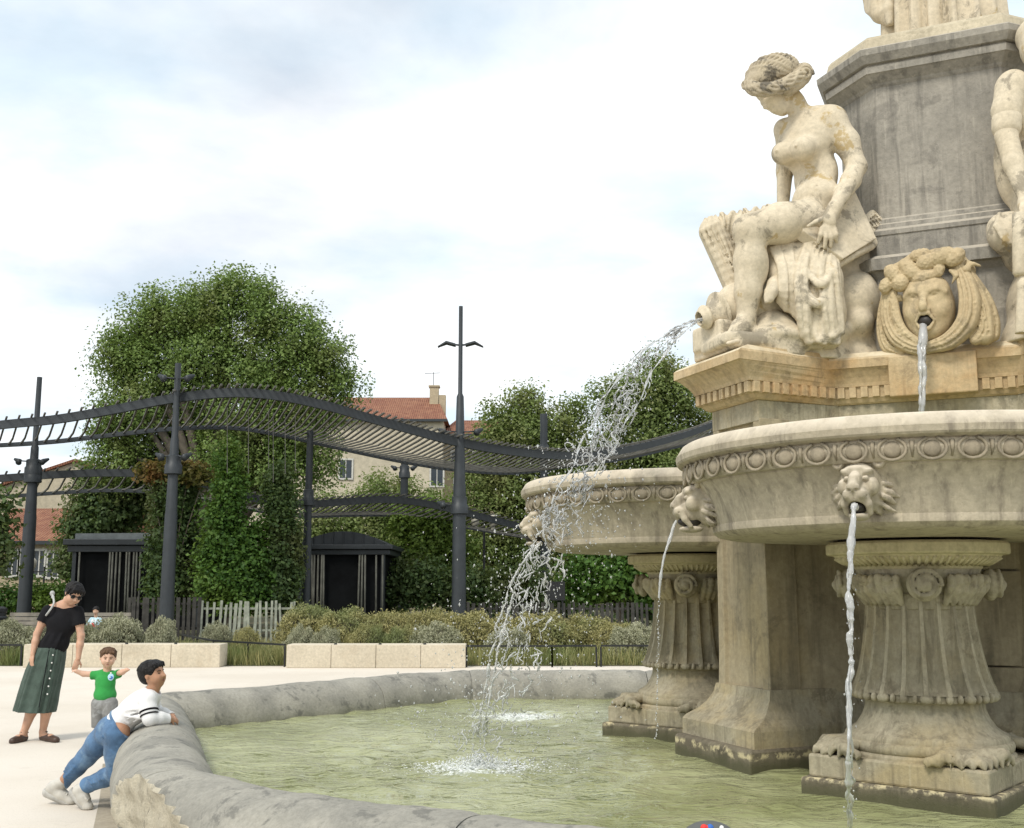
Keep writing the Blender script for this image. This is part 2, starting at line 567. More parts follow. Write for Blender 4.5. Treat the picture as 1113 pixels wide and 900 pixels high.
# ------------------------------------------------------------------ palette
rnd = random.Random(7)
M = {}
M['statue'] = mat_stone('pale_limestone', (0.66, 0.585, 0.455), (0.56, 0.485, 0.36), dark=(0.12, 0.105, 0.08), spots=0.6, lichen=(0.42, 0.31, 0.14), scale=1.0, bump=0.22, seed=1.3, pits=0.15)
M['hair_stone'] = mat_stone('weathered_carved_hair', (0.50, 0.43, 0.31), (0.34, 0.29, 0.215), dark=(0.085, 0.075, 0.06), spots=0.85, scale=1.6, bump=0.4, seed=14.3, pits=0.3)
M['mask'] = mat_stone('mask_limestone', (0.56, 0.46, 0.29), (0.46, 0.36, 0.22), dark=(0.13, 0.11, 0.08), spots=0.4, scale=1.3, bump=0.3, seed=4.1)
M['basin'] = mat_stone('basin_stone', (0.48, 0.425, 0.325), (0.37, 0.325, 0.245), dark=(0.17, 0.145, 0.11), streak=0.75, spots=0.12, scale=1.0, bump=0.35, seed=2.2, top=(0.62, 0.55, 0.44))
M['moulding'] = mat_stone('moulding_stone', (0.36, 0.31, 0.23), (0.28, 0.24, 0.175), dark=(0.15, 0.13, 0.10), streak=0.4, spots=0.3, scale=1.2, bump=0.3, seed=3.2)
M['pedestal'] = mat_stone('pedestal_stone', (0.44, 0.395, 0.295), (0.32, 0.285, 0.205), dark=(0.12, 0.10, 0.065), streak=0.5, spots=0.45, warm=(0.43, 0.35, 0.205), scale=1.3, bump=0.35, seed=5.2)
M['plinth'] = mat_stone('wet_plinth_stone', (0.20, 0.175, 0.125), (0.13, 0.11, 0.08), dark=(0.055, 0.048, 0.032), streak=0.5, spots=0.5, scale=1.4, bump=0.5, seed=16.2, crust=0.455)
M['abacus'] = mat_stone('limewashed_stone', (0.56, 0.50, 0.32), (0.46, 0.40, 0.25), dark=(0.20, 0.16, 0.09), streak=0.35, spots=0.25, scale=1.3, bump=0.3, seed=15.2)
M['core'] = mat_stone('core_stone', (0.42, 0.36, 0.25), (0.30, 0.255, 0.175), dark=(0.13, 0.11, 0.075), streak=0.5, spots=0.4, warm=(0.40, 0.32, 0.19), scale=0.9, bump=0.35, seed=6.2)
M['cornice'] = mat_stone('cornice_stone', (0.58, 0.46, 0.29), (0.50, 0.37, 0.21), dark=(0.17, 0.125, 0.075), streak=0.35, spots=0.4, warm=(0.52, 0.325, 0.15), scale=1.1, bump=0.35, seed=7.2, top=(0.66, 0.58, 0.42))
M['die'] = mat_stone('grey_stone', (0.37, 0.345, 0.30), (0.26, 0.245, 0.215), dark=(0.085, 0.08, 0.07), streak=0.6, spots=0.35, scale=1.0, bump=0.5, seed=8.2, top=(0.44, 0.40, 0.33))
M['rim'] = mat_stone('coping_stone', (0.365, 0.35, 0.305), (0.25, 0.243, 0.215), dark=(0.10, 0.10, 0.09), spots=0.6, scale=1.5, bump=0.55, seed=9.2)
M['broken'] = mat_stone('broken_stone', (0.56, 0.515, 0.41), (0.44, 0.40, 0.31), dark=(0.20, 0.18, 0.14), spots=0.4, scale=3.5, bump=1.0, seed=10.2)
M['wallblock'] = mat_stone('travertine', (0.64, 0.575, 0.46), (0.56, 0.50, 0.395), dark=(0.40, 0.32, 0.22), streak=0.12, spots=0.2, scale=0.8, bump=0.15, seed=11.2)
M['steel'] = mat_plain('dark_steel', (0.030, 0.036, 0.041), 0.5, 0.1, 0.15, 3.0)
M['rail'] = mat_plain('black_steel', (0.018, 0.019, 0.02), 0.5, 0.3)
M['hole'] = mat_plain('shaded_wet_stone', (0.02, 0.016, 0.012), 0.5)  # wet stone, with the shade of the deep openings put into the colour

# ------------------------------------------------------------------ ground
t = NT('pale_plaza')
p = t.pos()
col = t.mix(t.mr(t.noise(p, 0.35, 6, 0.6), 0.35, 0.65), (0.62, 0.56, 0.475), (0.69, 0.635, 0.555))
col = t.mix(t.mr(t.noise(p, 55, 4, 0.7), 0.35, 0.7), t.mix(0.12, col, (0.35, 0.30, 0.24)), col)
col = t.mix(t.mr(t.noise(p, 2.2, 8, 0.7, 0.4), 0.57, 0.72, 0, 0.30), col, (0.42, 0.37, 0.30))
col = t.mix(t.mr(t.noise(p, 90, 2, 0.5), 0.62, 0.70, 0, 0.5), col, (0.30, 0.26, 0.21))
t.bsdf(Base_Color=col, Roughness=0.9, Normal=t.bump(t.noise(p, 130, 4, 0.6), 0.2, 0.006))
M['plaza'] = t.m
def sheet(name, pts, z, mat, n=0):
    mb = MB(); mb.add([(x, y, z) for x, y in pts], [tuple(range(len(pts)))])
    o = mb.build(name, mat); tag(o, kind='structure')
    return o
sheet('ground', [(-900, -60), (900, -60), (900, 1500), (-900, 1500)], 0.0, M['plaza'])
t = NT('park_earth')
p = t.pos()
col = t.mix(t.mr(t.noise(p, 0.9, 8, 0.65), 0.35, 0.65), (0.07, 0.085, 0.03), (0.15, 0.12, 0.075))
t.bsdf(Base_Color=col, Roughness=0.95, Normal=t.bump(t.noise(p, 14, 6, 0.7), 0.8, 0.05))
M['earth'] = t.m
sheet('planting_bed', [(-14.5, 23.1), (6.0, 23.1), (9.5, 21.0), (12, 24), (12, 29.4), (-14.5, 29.4)], 0.004, M['earth'])
sheet('park_ground', [(-80, 31.5), (80, 31.5), (160, 320), (-160, 320)], 0.006, M['earth'])

# ------------------------------------------------------------------ pool
CREST = [(9.5, 13.2), (6.0, 13.9), (3.0, 13.5), (0.04, 13.4), (-0.75, 13.25), (-1.6, 12.35), (-2.3, 11.55), (-3.28, 10.42), (-2.78, 9.0), (-2.3, 7.55), (-1.84, 6.22), (-1.0, 5.46), (0.0, 4.88), (1.0, 4.35), (2.2, 3.75), (4.5, 3.0), (7.5, 3.6), (10.0, 6.0), (10.6, 9.5), (9.5, 13.2)]
SHARP = {7, 10}
def resample_crest():
    """runs between the mitred corners, each a smooth line"""
    runs = []; cur = [CREST[0]]
    for i in range(1, len(CREST)):
        cur.append(CREST[i])
        if i in SHARP or i == len(CREST) - 1:
            runs.append(cur); cur = [CREST[i]]
    out = []
    for r in runs:
        s = spline(r, max(8, 10 * (len(r) - 1)))
        out.append(s)
    return out
PROF0 = [(-0.25, -0.05), (-0.25, 0.20), (-0.285, 0.25), (-0.30, 0.33), (-0.28, 0.43), (-0.22, 0.53), (-0.12, 0.60), (0.0, 0.625), (0.12, 0.605), (0.215, 0.55), (0.285, 0.46), (0.315, 0.36), (0.31, 0.27), (0.285, 0.22), (0.245, 0.205), (0.245, -0.05)]
_p = np.array(PROF0)
PROF = [tuple(q) for q in np.concatenate([_p[:3], spline(_p[2:-2], 34)[1:-1], _p[-2:]])]
RC = np.array((3.6, 9.0))
pool = empty('fountain_pool', (float(RC[0]), float(RC[1]), 0))
tag(pool, 'low round-topped grey stone rim enclosing the green pool of the fountain', 'pool rim')
POOL_INV = Matrix.Translation((-float(RC[0]), -float(RC[1]), 0))
def part_w(o, inv):
    o.matrix_parent_inverse = inv
    return o
runs = resample_crest()
allp = []
for r in runs:
    allp += [tuple(q) for q in (r if not allp else r[1:])]
allp = np.array(allp)
if np.linalg.norm(allp[0] - allp[-1]) < 1e-6: allp = allp[:-1]
NP = len(allp)
def miter(i):
    a = allp[(i - 1) % NP]; b = allp[i]; c = allp[(i + 1) % NP]
    d1 = (b - a) / np.linalg.norm(b - a); d2 = (c - b) / np.linalg.norm(c - b)
    n1_ = np.array((d1[1], -d1[0])); n2_ = np.array((d2[1], -d2[0]))
    m = n1_ + n2_; m /= np.linalg.norm(m)
    m = m / max(0.5, float(m @ n1_))
    if (b + m * 0.2 - RC) @ (b + m * 0.2 - RC) < (b - RC) @ (b - RC): m = -m
    return m
MIT = np.array([miter(i) for i in range(NP)])
cum = np.concatenate([[0], np.cumsum(np.linalg.norm(np.diff(np.vstack([allp, allp[:1]]), axis=0), axis=1))])
TOT = cum[-1]
def crest_at(s):
    s = s % TOT
    i = int(np.searchsorted(cum, s, 'right') - 1); i = min(i, NP - 1)
    f = (s - cum[i]) / (cum[i + 1] - cum[i])
    j = (i + 1) % NP
    return allp[i] * (1 - f) + allp[j] * f, MIT[i] * (1 - f) + MIT[j] * f
def idx_s(pt):
    return cum[int(np.argmin(np.linalg.norm(allp - np.array(pt), axis=1)))]
# joints between coping stones: at the mitres and about every 1.5 m
cuts = sorted([idx_s(CREST[7]), idx_s(CREST[10]), idx_s((-0.5, 13.3)), idx_s((-1.55, 12.4)), idx_s((-2.35, 7.75))])
js = []
for i, a in enumerate(cuts):
    b = cuts[i + 1] if i + 1 < len(cuts) else cuts[0] + TOT
    k = max(1, round((b - a) / 2.1))
    js += [a + (b - a) * q / k for q in range(k)]
def rough_noise(P, amp, sc):
    from mathutils import noise as nz_
    return np.array([nz_.noise(Vector(q) * sc) for q in P]) * amp
s_broken = idx_s(CREST[10])
_m = crest_at(s_broken)[1]
NBRK = np.array((_m[0], _m[1])) / np.linalg.norm(_m)
for i, a in enumerate(js):
    b = js[i + 1] if i + 1 < len(js) else js[0] + TOT
    L = b - a; g = 0.004
    mb = MB(); rings = []
    prof = PROF
    ns = max(4, int(L / 0.05))
    for q in range(ns + 1):
        s = a + g + (L - 2 * g) * q / ns
        c, m = crest_at(s)
        sh = 0.985 if q in (0, ns) else 1.0
        ring = []
        for (u, z) in prof:
            zz = z * sh if z > 0.1 else z
            ring.append([c[0] + m[0] * u * sh, c[1] + m[1] * u * sh, zz])
        rings.append(ring)
    R_ = np.array(rings)
    P = R_.reshape(-1, 3)
    dn = rough_noise(P, 0.016, 2.6) + rough_noise(P, 0.007, 11)
    ctr = np.array([[*crest_at(a + g + (L - 2 * g) * q / ns)[0], 0.32] for q in range(ns + 1)]).repeat(len(prof), axis=0)
    dr = P - ctr; dr /= np.maximum(np.linalg.norm(dr, axis=1), 1e-6)[:, None]
    P = P + dr * dn[:, None]
    # worn, knocked-off edge at the near corner
    cut = (P[:, :2] - np.array(CREST[10])) @ NBRK - (.115 + .10 * np.clip(P[:, 2] - .30, -1, .3)) 
    hit = cut > 0
    jag = rough_noise(P, .035, 9) + rough_noise(P, .018, 26)
    P[hit, :2] -= (cut[hit] + jag[hit])[:, None] * NBRK
    rings = P.reshape(R_.shape)
    mb.loft([list(map(tuple, r)) for r in rings], caps=True)
    o = mb.build('coping_stone', M['rim'], pool, smooth=True, angle=50)
    if hit.any():
        o.data.materials.append(M['broken'])
        for pg in o.data.polygons:
            if sum(bool(hit[v]) for v in pg.vertices if v < len(hit)) >= max(2, len(pg.vertices) - 1): pg.material_index = 1
    part_w(o, POOL_INV)
# the pool wall under the coping, outside
ring_o = [crest_at(TOT * k / 160) for k in range(160)]
mb = MB()
mb.loft([[(c[0] + m[0] * 0.20, c[1] + m[1] * 0.20, -0.05) for c, m in ring_o], [(c[0] + m[0] * 0.20, c[1] + m[1] * 0.20, 0.2) for c, m in ring_o]], caps=False)
part_w(mb.build('pool_wall', M['rim'], pool), POOL_INV)
# paving course round the pool, a shade darker
mb = MB()
V = [(c[0] + m[0] * 0.2, c[1] + m[1] * 0.2, 0.004) for c, m in ring_o] + [(c[0] + m[0] * 0.42, c[1] + m[1] * 0.42, 0.004) for c, m in ring_o]
mb.add(V, [(k, (k + 1) % 160, 160 + (k + 1) % 160, 160 + k) for k in range(160)])
tag(mb.build('pavement_border', mat_stone('border_paving', (0.42, 0.37, 0.29), (0.34, 0.30, 0.24), scale=1.0, seed=13), None), kind='structure')
# water
t = NT('green_pool_water')
p = t.pos()
ps = t.pos(scale=(0.8, 1.6, 1))
n1w = t.noise(ps, 2.2, 3, 0.55, 0.5)
n2w = t.noise(ps, 7.5, 3, 0.55, 0.8)
col = t.mix(t.mr(t.noise(p, 0.7, 4, 0.6), 0.35, 0.65), (0.235, 0.25, 0.115), (0.365, 0.38, 0.215))
FO = None
for fx, fy, fr in ((WZ(519, 835, .32)[0], WZ(519, 835, .32)[1], .62), (WZ(566, 779, .32)[0], WZ(566, 779, .32)[1], .70)):
    dv = t.n('Mapping', {0: t.n('NewGeometry').outputs['Position'], 'Location': (-float(fx), -float(fy) , 0)}).outputs[0]
    ln = t.n('VectorMath', {0: dv}, operation='LENGTH').outputs['Value']
    fall = t.mr(ln, fr * 1.25, .05, 0, 1.0)
    nzf = t.math('MULTIPLY', t.noise(p, 26, 7, 0.72, 0.6), 1.0)
    f_ = t.mr(t.math('ADD', nzf, t.math('MULTIPLY', fall, .50)), .68, .88, 0, .9)
    f_ = t.math('MULTIPLY', f_, t.mr(fall, 0.02, .3))
    FO = f_ if FO is None else t.math('MAXIMUM', FO, f_)
col = t.mix(FO, col, (0.80, 0.84, 0.80))
hgt = t.math('ADD', t.math('MULTIPLY', n1w, 1.0), t.math('MULTIPLY', n2w, 0.45))
b = t.bsdf(Base_Color=col, Roughness=0.035, IOR=1.42, Specular_IOR_Level=0.5, Normal=t.bump(hgt, 0.8, 0.10))
M['water'] = t.m
WZL = 0.32
bnd = [(c[0] - m[0] * 0.27, c[1] - m[1] * 0.27) for c, m in ring_o]
SPL = [WZ(515, 833, WZL)[:2], WZ(575, 778, WZL)[:2], WZ(525, 775, WZL)[:2], WZ(922, 915, WZL)[:2], WZ(720, 790, WZL)[:2]]
def pip(P, poly):
    x, y = P[:, 0], P[:, 1]; ins = np.zeros(len(P), bool)
    j = len(poly) - 1
    for i in range(len(poly)):
        xi, yi = poly[i]; xj, yj = poly[j]
        cnd = ((yi > y) != (yj > y)) & (x < (xj - xi) * (y - yi) / (yj - yi + 1e-12) + xi)
        ins ^= cnd; j = i
    return ins
st = 0.035
gx = np.arange(-3.4, 10.6, st); gy = np.arange(3.0, 14.0, st)
GX, GY = np.meshgrid(gx, gy, indexing='ij')
Z = np.full(GX.shape, WZL)
rr = np.random.RandomState(3)
for k in range(46):   # open ripples
    an = rr.uniform(0, 6.283); lam = rr.uniform(0.14, 0.75); ph = rr.uniform(0, 6.283)
    Z += 0.0034 * lam ** 1.0 * np.sin((GX * np.cos(an) + GY * np.sin(an)) * 6.283 / lam + ph + 0.8 * np.sin(GX * 1.3 + ph) + 0.8 * np.sin(GY * 1.7 + ph))
for (sx, sy), am in zip(SPL, (0.022, 0.014, 0.012, 0.014, 0.010)):   # rings round each falling jet
    d = np.hypot(GX - sx, GY - sy)
    Z += am * np.sin(d * 30 - 1.2 * np.sin(np.arctan2(GY - sy, GX - sx) * 5)) * np.exp(-d / 0.55) + am * 0.25 * np.sin(d * 14 + 1) * np.exp(-d / 1.8)
inside = pip(np.stack([GX.ravel(), GY.ravel()], 1), bnd).reshape(GX.shape)
from_q = inside[:-1, :-1] & inside[1:, :-1] & inside[1:, 1:] & inside[:-1, 1:]
# outer margin: let the sheet run under the coping
grow = inside.copy()
for _ in range(4):
    g2 = grow.copy(); g2[1:] |= grow[:-1]; g2[:-1] |= grow[1:]; g2[:, 1:] |= grow[:, :-1]; g2[:, :-1] |= grow[:, 1:]; grow = g2
q = grow[:-1, :-1] & grow[1:, :-1] & grow[1:, 1:] & grow[:-1, 1:]
ii, jj = np.nonzero(q)
nyw = GX.shape[1]
Fq = np.stack([ii * nyw + jj, (ii + 1) * nyw + jj, (ii + 1) * nyw + jj + 1, ii * nyw + jj + 1], 1)
used = np.unique(Fq); remap = np.full(GX.size, -1); remap[used] = np.arange(len(used))
Vw = np.stack([GX.ravel(), GY.ravel(), Z.ravel()], 1)[used]
tag(link_mesh('water', Vw, remap[Fq], M['water']), kind='structure')
# ------------------------------------------------------------------ fountain architecture
PHI = math.radians(24)
C0 = np.array((3.57, 9.24)); D0 = np.array((3.755, 9.135))
NRM = []
for k in range(4):
    a = -math.pi / 2 - PHI + k * -math.pi / 2    # k=0: towards the front basin, k=1: towards the left basin
    NRM.append(np.array((math.cos(a), math.sin(a))))
def plan(d, ho, a, hi):
    """outline of the pier: square block of half-size a with four diagonal buttresses reaching d, half-width ho outside, hi at the root"""
    P = []
    for k in range(4):
        n = NRM[k]; m = NRM[(k + 1) % 4]
        dg = (n + m) / np.linalg.norm(n + m); pd = (n - m) / np.linalg.norm(n - m)   # pd points to the n side
        tt = a * math.sqrt(2) - hi
        P += [dg * tt + pd * hi, dg * d + pd * ho, dg * d - pd * ho, dg * tt - pd * hi]
    return [(C0[0] + q[0], C0[1] + q[1]) for q in P]
def octa(a, w):
    P = []
    for k in range(4):
        n = NRM[k]; tv = np.array((-n[1], n[0]))
        P += [n * a + tv * w, n * a - tv * w]
    return [(D0[0] + q[0], D0[1] + q[1]) for q in P]
def stack(name, mat, parent, inv, layers, fn, bevel=0.0, angle=30):
    mb = MB()
    mb.loft([[(x, y, z) for x, y in fn(*args)] for z, args in layers])
    o = mb.build(name, mat, parent, bevel=bevel)
    part_w(o, inv)
    return o
fp = empty('fountain_pier', (float(C0[0]), float(C0[1]), 0))
tag(fp, 'tall carved stone pier in the middle of the fountain with grey octagonal upper block', 'fountain pier')
FI = Matrix.Translation((-float(C0[0]), -float(C0[1]), 0))

# stepped plinth in the water
stack('plinth', M['plinth'], fp, FI, [(0.0, (2.26, .53, 1.20, .45)), (0.455, (2.26, .53, 1.20, .45)), (0.475, (2.24, .515, 1.19, .44))], plan, bevel=0.012)
stack('plinth_step', M['pedestal'], fp, FI, [(0.47, (2.20, .50, 1.17, .44)), (0.59, (2.20, .50, 1.17, .44)), (0.62, (2.17, .49, 1.15, .43)), (0.67, (2.08, .45, 1.12, .41)), (0.72, (2.03, .415, 1.10, .39)), (0.79, (1.985, .385, 1.09, .37)), (0.86, (1.97, .37, 1.085, .36))], plan)
# shafts of the pier: four buttresses and the square core
for k in range(4):
    n = NRM[k]; m = NRM[(k + 1) % 4]
    dg = (n + m) / np.linalg.norm(n + m); pd = (n - m) / np.linalg.norm(n - m)
    mb = MB(); rings = []
    for z, d, h, hin, din in ((0.83, 1.955, .355, .42, .9), (1.10, 1.95, .345, .36, .9), (1.5, 1.95, .34, .335, .9), (2.2, 1.95, .335, .33, .9), (2.86, 1.955, .335, .33, .9)):
        r = []
        for t_, b_ in ((din, hin), (d - .30, h - .02), (d - .27, h - .02), (d - .265, h), (d, h), (d + .003, h * .74), (d - .030, h * .70), (d - .030, -h * .70), (d + .003, -h * .74), (d, -h), (d - .265, -h), (d - .27, -h + .02), (d - .30, -h + .02), (din, -hin)):
            q = C0 + dg * t_ + pd * b_
            r.append((q[0], q[1], z))
        rings.append(r)
    mb.loft(rings)
    part_w(mb.build('buttress', M['core'], fp, bevel=0.006), FI)
mb = MB()
for zi, (z0, z1) in enumerate(((0.60, 1.03), (1.035, 1.72), (1.725, 2.35), (2.355, 2.86))):
    pts = []
    for k in range(4):
        n = NRM[k]; m = NRM[(k + 1) % 4]
        pts.append(C0 + (n + m) * (1.02 if zi else 1.06))
    mb.loft([[(q[0], q[1], z0) for q in pts], [(q[0], q[1], z1) for q in pts]])
part_w(mb.build('core_wall', M['core'], fp, bevel=0.012), FI)
# upright joints on the core wall facing the front basin: thin raised slabs with gaps
mb = MB()
n = NRM[0]; tv = np.array((-n[1], n[0]))
for zi, (z0, z1) in enumerate(((1.04, 1.715), (1.73, 2.345))):
    edges = (-1.0, -0.45, 0.28, 1.0) if zi else (-1.0, -0.62, 0.12, 1.0)
    for e0, e1 in zip(edges[:-1], edges[1:]):
        c = C0 + n * 1.025 + tv * (e0 + e1) / 2
        mb.box((c[0], c[1], (z0 + z1) / 2), (e1 - e0 - .008, .03, z1 - z0), rz=math.atan2(tv[1], tv[0]))
part_w(mb.build('ashlar_facing', M['core'], fp, bevel=0.006), FI)
# entablature under the statues
stack('frieze', M['pedestal'], fp, FI, [(2.84, (1.96, .33, 1.06, .30)), (3.0, (1.96, .33, 1.06, .30))], plan, bevel=0.004)
stack('bed_mould', M['cornice'], fp, FI, [(3.0, (1.975, .345, 1.07, .305)), (3.012, (2.0, .36, 1.085, .31)), (3.04, (2.03, .38, 1.10, .32)), (3.045, (2.045, .39, 1.105, .325)), (3.13, (2.045, .39, 1.105, .325)), (3.133, (2.075, .41, 1.12, .33)), (3.16, (2.085, .415, 1.125, .335)), (3.20, (2.115, .435, 1.14, .34)), (3.245, (2.165, .465, 1.165, .35)), (3.265, (2.195, .48, 1.18, .355)), (3.27, (2.215, .49, 1.19, .36)), (3.335, (2.215, .49, 1.19, .36)), (3.352, (2.195, .48, 1.18, .355)), (3.395, (2.10, .43, 1.13, .34))], plan)
mb = MB()
pl = plan(2.062, .40, 1.115, .33)
for i in range(len(pl)):
    a = np.array(pl[i]); b = np.array(pl[(i + 1) % len(pl)])
    L = np.linalg.norm(b - a); k = max(2, int(L / 0.085)); d = (b - a) / L
    for q in range(k):
        c = a + d * L * (q + .5) / k
        mb.box((c[0], c[1], 3.087), (L / k * .6, .036, .082), rz=math.atan2(d[1], d[0]))
part_w(mb.build('dentil_course', M['cornice'], fp, bevel=0.003), FI)
# plain block that carries the mask
n = NRM[0]; tv = np.array((-n[1], n[0]))
cb = C0 + n * 1.165
mb = MB()
mb.box((cb[0] + tv[0] * .07, cb[1] + tv[1] * .07, 3.175), (.62, .11, .31), rz=math.atan2(tv[1], tv[0]))
part_w(mb.build('mask_bracket', M['cornice'], fp, bevel=0.01), FI)
# octagonal upper block
def oc(o): return (0.80 + o, 0.485 + o * 0.414)
stack('upper_plinth', M['die'], fp, FI, [(3.38, oc(.10)), (3.70, oc(.10)), (3.705, oc(.085)), (4.02, oc(.085)), (4.06, oc(.11)), (4.075, oc(.125)), (4.08, oc(.165)), (4.17, oc(.175)), (4.175, oc(.16)), (4.21, oc(.11)), (4.22, oc(.075)), (4.38, oc(.075)), (4.385, oc(.085)), (4.42, oc(.085)), (4.445, oc(.06)), (4.45, oc(.045)), (4.485, oc(.04)), (4.50, oc(.02)), (4.535, oc(.012)), (4.55, oc(0))], octa)
stack('upper_block', M['die'], fp, FI, [(4.54, oc(-.002)), (5.70, oc(-.002))], octa, bevel=0.006)
stack('upper_cornice', M['die'], fp, FI, [(5.67, oc(.0)), (5.685, oc(.012)), (5.70, oc(.02)), (5.725, oc(.05)), (5.755, oc(.085)), (5.76, oc(.10)), (5.815, oc(.105)), (5.818, oc(.09)), (5.832, oc(.09)), (5.835, oc(.125)), (5.865, oc(.145)), (5.895, oc(.165)), (5.945, oc(.17)), (5.955, oc(.16)), (5.965, oc(.10))], octa)
stack('blocking_course', mat_stone('bleached_block', (0.52, 0.46, 0.34), (0.44, 0.385, 0.28), dark=(0.22, 0.19, 0.13), spots=0.4, scale=1.2, bump=0.4, seed=21), fp, FI, [(5.96, oc(.10)), (6.07, oc(.07)), (6.10, oc(.05)), (6.13, oc(-.02)), (6.15, oc(-.08))], octa)

# ------------------------------------------------------------------ basins on fluted pedestals
def basin_bowl_profile():
    return [(0.30, 1.905), (0.62, 1.900), (1.00, 1.905), (1.20, 1.915), (1.27, 1.93), (1.30, 1.955), (1.305, 1.985), (1.30, 2.0), (1.315, 2.05), (1.335, 2.12), (1.365, 2.19), (1.405, 2.25), (1.415, 2.262), (1.415, 2.27), (1.445, 2.275), (1.475, 2.31), (1.485, 2.345), (1.475, 2.385), (1.465, 2.392), (1.495, 2.398), (1.525, 2.408), (1.535, 2.42), (1.54, 2.455), (1.535, 2.465), (1.50, 2.52), (1.485, 2.53), (1.42, 2.535), (1.40, 2.515), (1.39, 2.46), (1.28, 2.30), (0.9, 2.15), (0.1, 2.10)]
def fluted_shaft():
    n = 20 * 20
    rows = [(0.325, 1.555), (0.322, 1.53), (0.325, 1.45), (0.333, 1.36), (0.345, 1.27), (0.360, 1.18), (0.380, 1.09), (0.405, 1.01), (0.425, 0.965), (0.432, 0.945)]
    V = []; F = []
    for j, (r, z) in enumerate(rows):
        amp = (0.0, 0.5, 1, 1, 1, 1, 1, 1, 1, 0.4)[j]
        for k in range(n):
            a = 2 * math.pi * k / n
            ph = (k % 20) / 20.0
            u_ = (ph - .5) / .40
            fl = -math.sqrt(max(0, 1 - u_ * u_)) * 0.052 * r / 0.36 * amp
            V.append(((r + fl + 0.012) * math.cos(a), (r + fl + 0.012) * math.sin(a), z))
    for j in range(len(rows) - 1):
        for k in range(n):
            k2 = (k + 1) % n
            F.append((j * n + k2, j * n + k, (j + 1) * n + k, (j + 1) * n + k2))
    return MB().add(V, F)
def sculpt_capital():
    s = Sculpt((-.62, -.62, 1.46), (.62, .62, 1.78), 0.012)
    s.cap((0, 0, 1.56), (0, 0, 1.74), .33, .40, 0.03)
    for k in range(4):      # four curled rosettes on the diagonals, leaves between them
        a = math.pi / 4 + k * math.pi / 2
        o = np.array((math.cos(a), math.sin(a), 0)); tv = np.array((-math.sin(a), math.cos(a), 0))
        c = o * .435 + np.array((0, 0, 1.615))
        s.ell(c, (.055, .105, .105), 0.015, R=np.stack([o, tv, np.array((0, 0, 1.))], 1))
        for tt in np.linspace(0, 4.2 * math.pi, 46):
            r = .098 - .0062 * tt
            q = c + o * (.05 + .012 * tt / 6) + (tv * math.cos(tt) + np.array((0, 0, 1)) * math.sin(tt)) * r
            s.ell(q, (.017, .017, .017), 0.006)
        s.ell(c + o * .075, (.03, .03, .03), 0.01)
        for q_ in range(7):
            b = a + math.pi / 4 + (q_ - 3) * .135
            e = np.array((math.cos(b), math.sin(b), 0))
            s.tube([e * .35 + np.array((0, 0, 1.50)), e * .40 + np.array((0, 0, 1.58)), e * .425 + np.array((0, 0, 1.655)), e * .445 + np.array((0, 0, 1.63))], [.020, .026 + .006 * (q_ % 2), .022 + .008 * (q_ % 3 == 1), .012], 0.012)
            s.ell(e * (.425 + .012 * (q_ % 2)) + np.array((0, 0, 1.60 + .02 * (q_ % 3))), (.026, .026, .022), .008)
            s.ell(e * .455 + np.array((0, 0, 1.575 + .03 * (q_ % 2))), (.014, .014, .016), .005, sub=True)
    return s
def sculpt_corner_leaves():
    s = Sculpt((-.72, -.72, 0.60), (.72, .72, 0.86), 0.014)
    r_ = random.Random(11)
    for k in range(4):
        a = math.pi / 4 + k * math.pi / 2
        o = np.array((math.cos(a), math.sin(a), 0)); tv = np.array((-math.sin(a), math.cos(a), 0))
        z = np.array((0, 0, 1))
        for q in range(11):
            w = (q - 5) / 5.0
            e = o * (.74 - abs(w) * .17) + tv * w * .26
            m_ = o * .60 + tv * w * .19
            jz = r_.uniform(-.012, .016)
            s.tube([o * .47 + tv * w * .10 + z * .74, m_ + z * (.722 + jz), e * .97 + z * (.695 + jz), e + z * (.668)], [.030, .034, .026, .014], 0.012)
            for u in range(3):
                g_ = m_ * (1 - u * .28) + e * (u * .28) + z * (.715 + jz - .012 * u)
                s.ell(g_ + tv * r_.uniform(-.02, .02), (.022, .022, .016), 0.008, sub=r_.random() < .35)
            s.tube([o * .52 + tv * (w * .12 + .012) + z * .775, m_ + tv * .014 + z * .757, e * .97 + tv * .016 + z * .72], [.007, .009, .008], 0.004, sub=True)
    return s
LH = 0.30
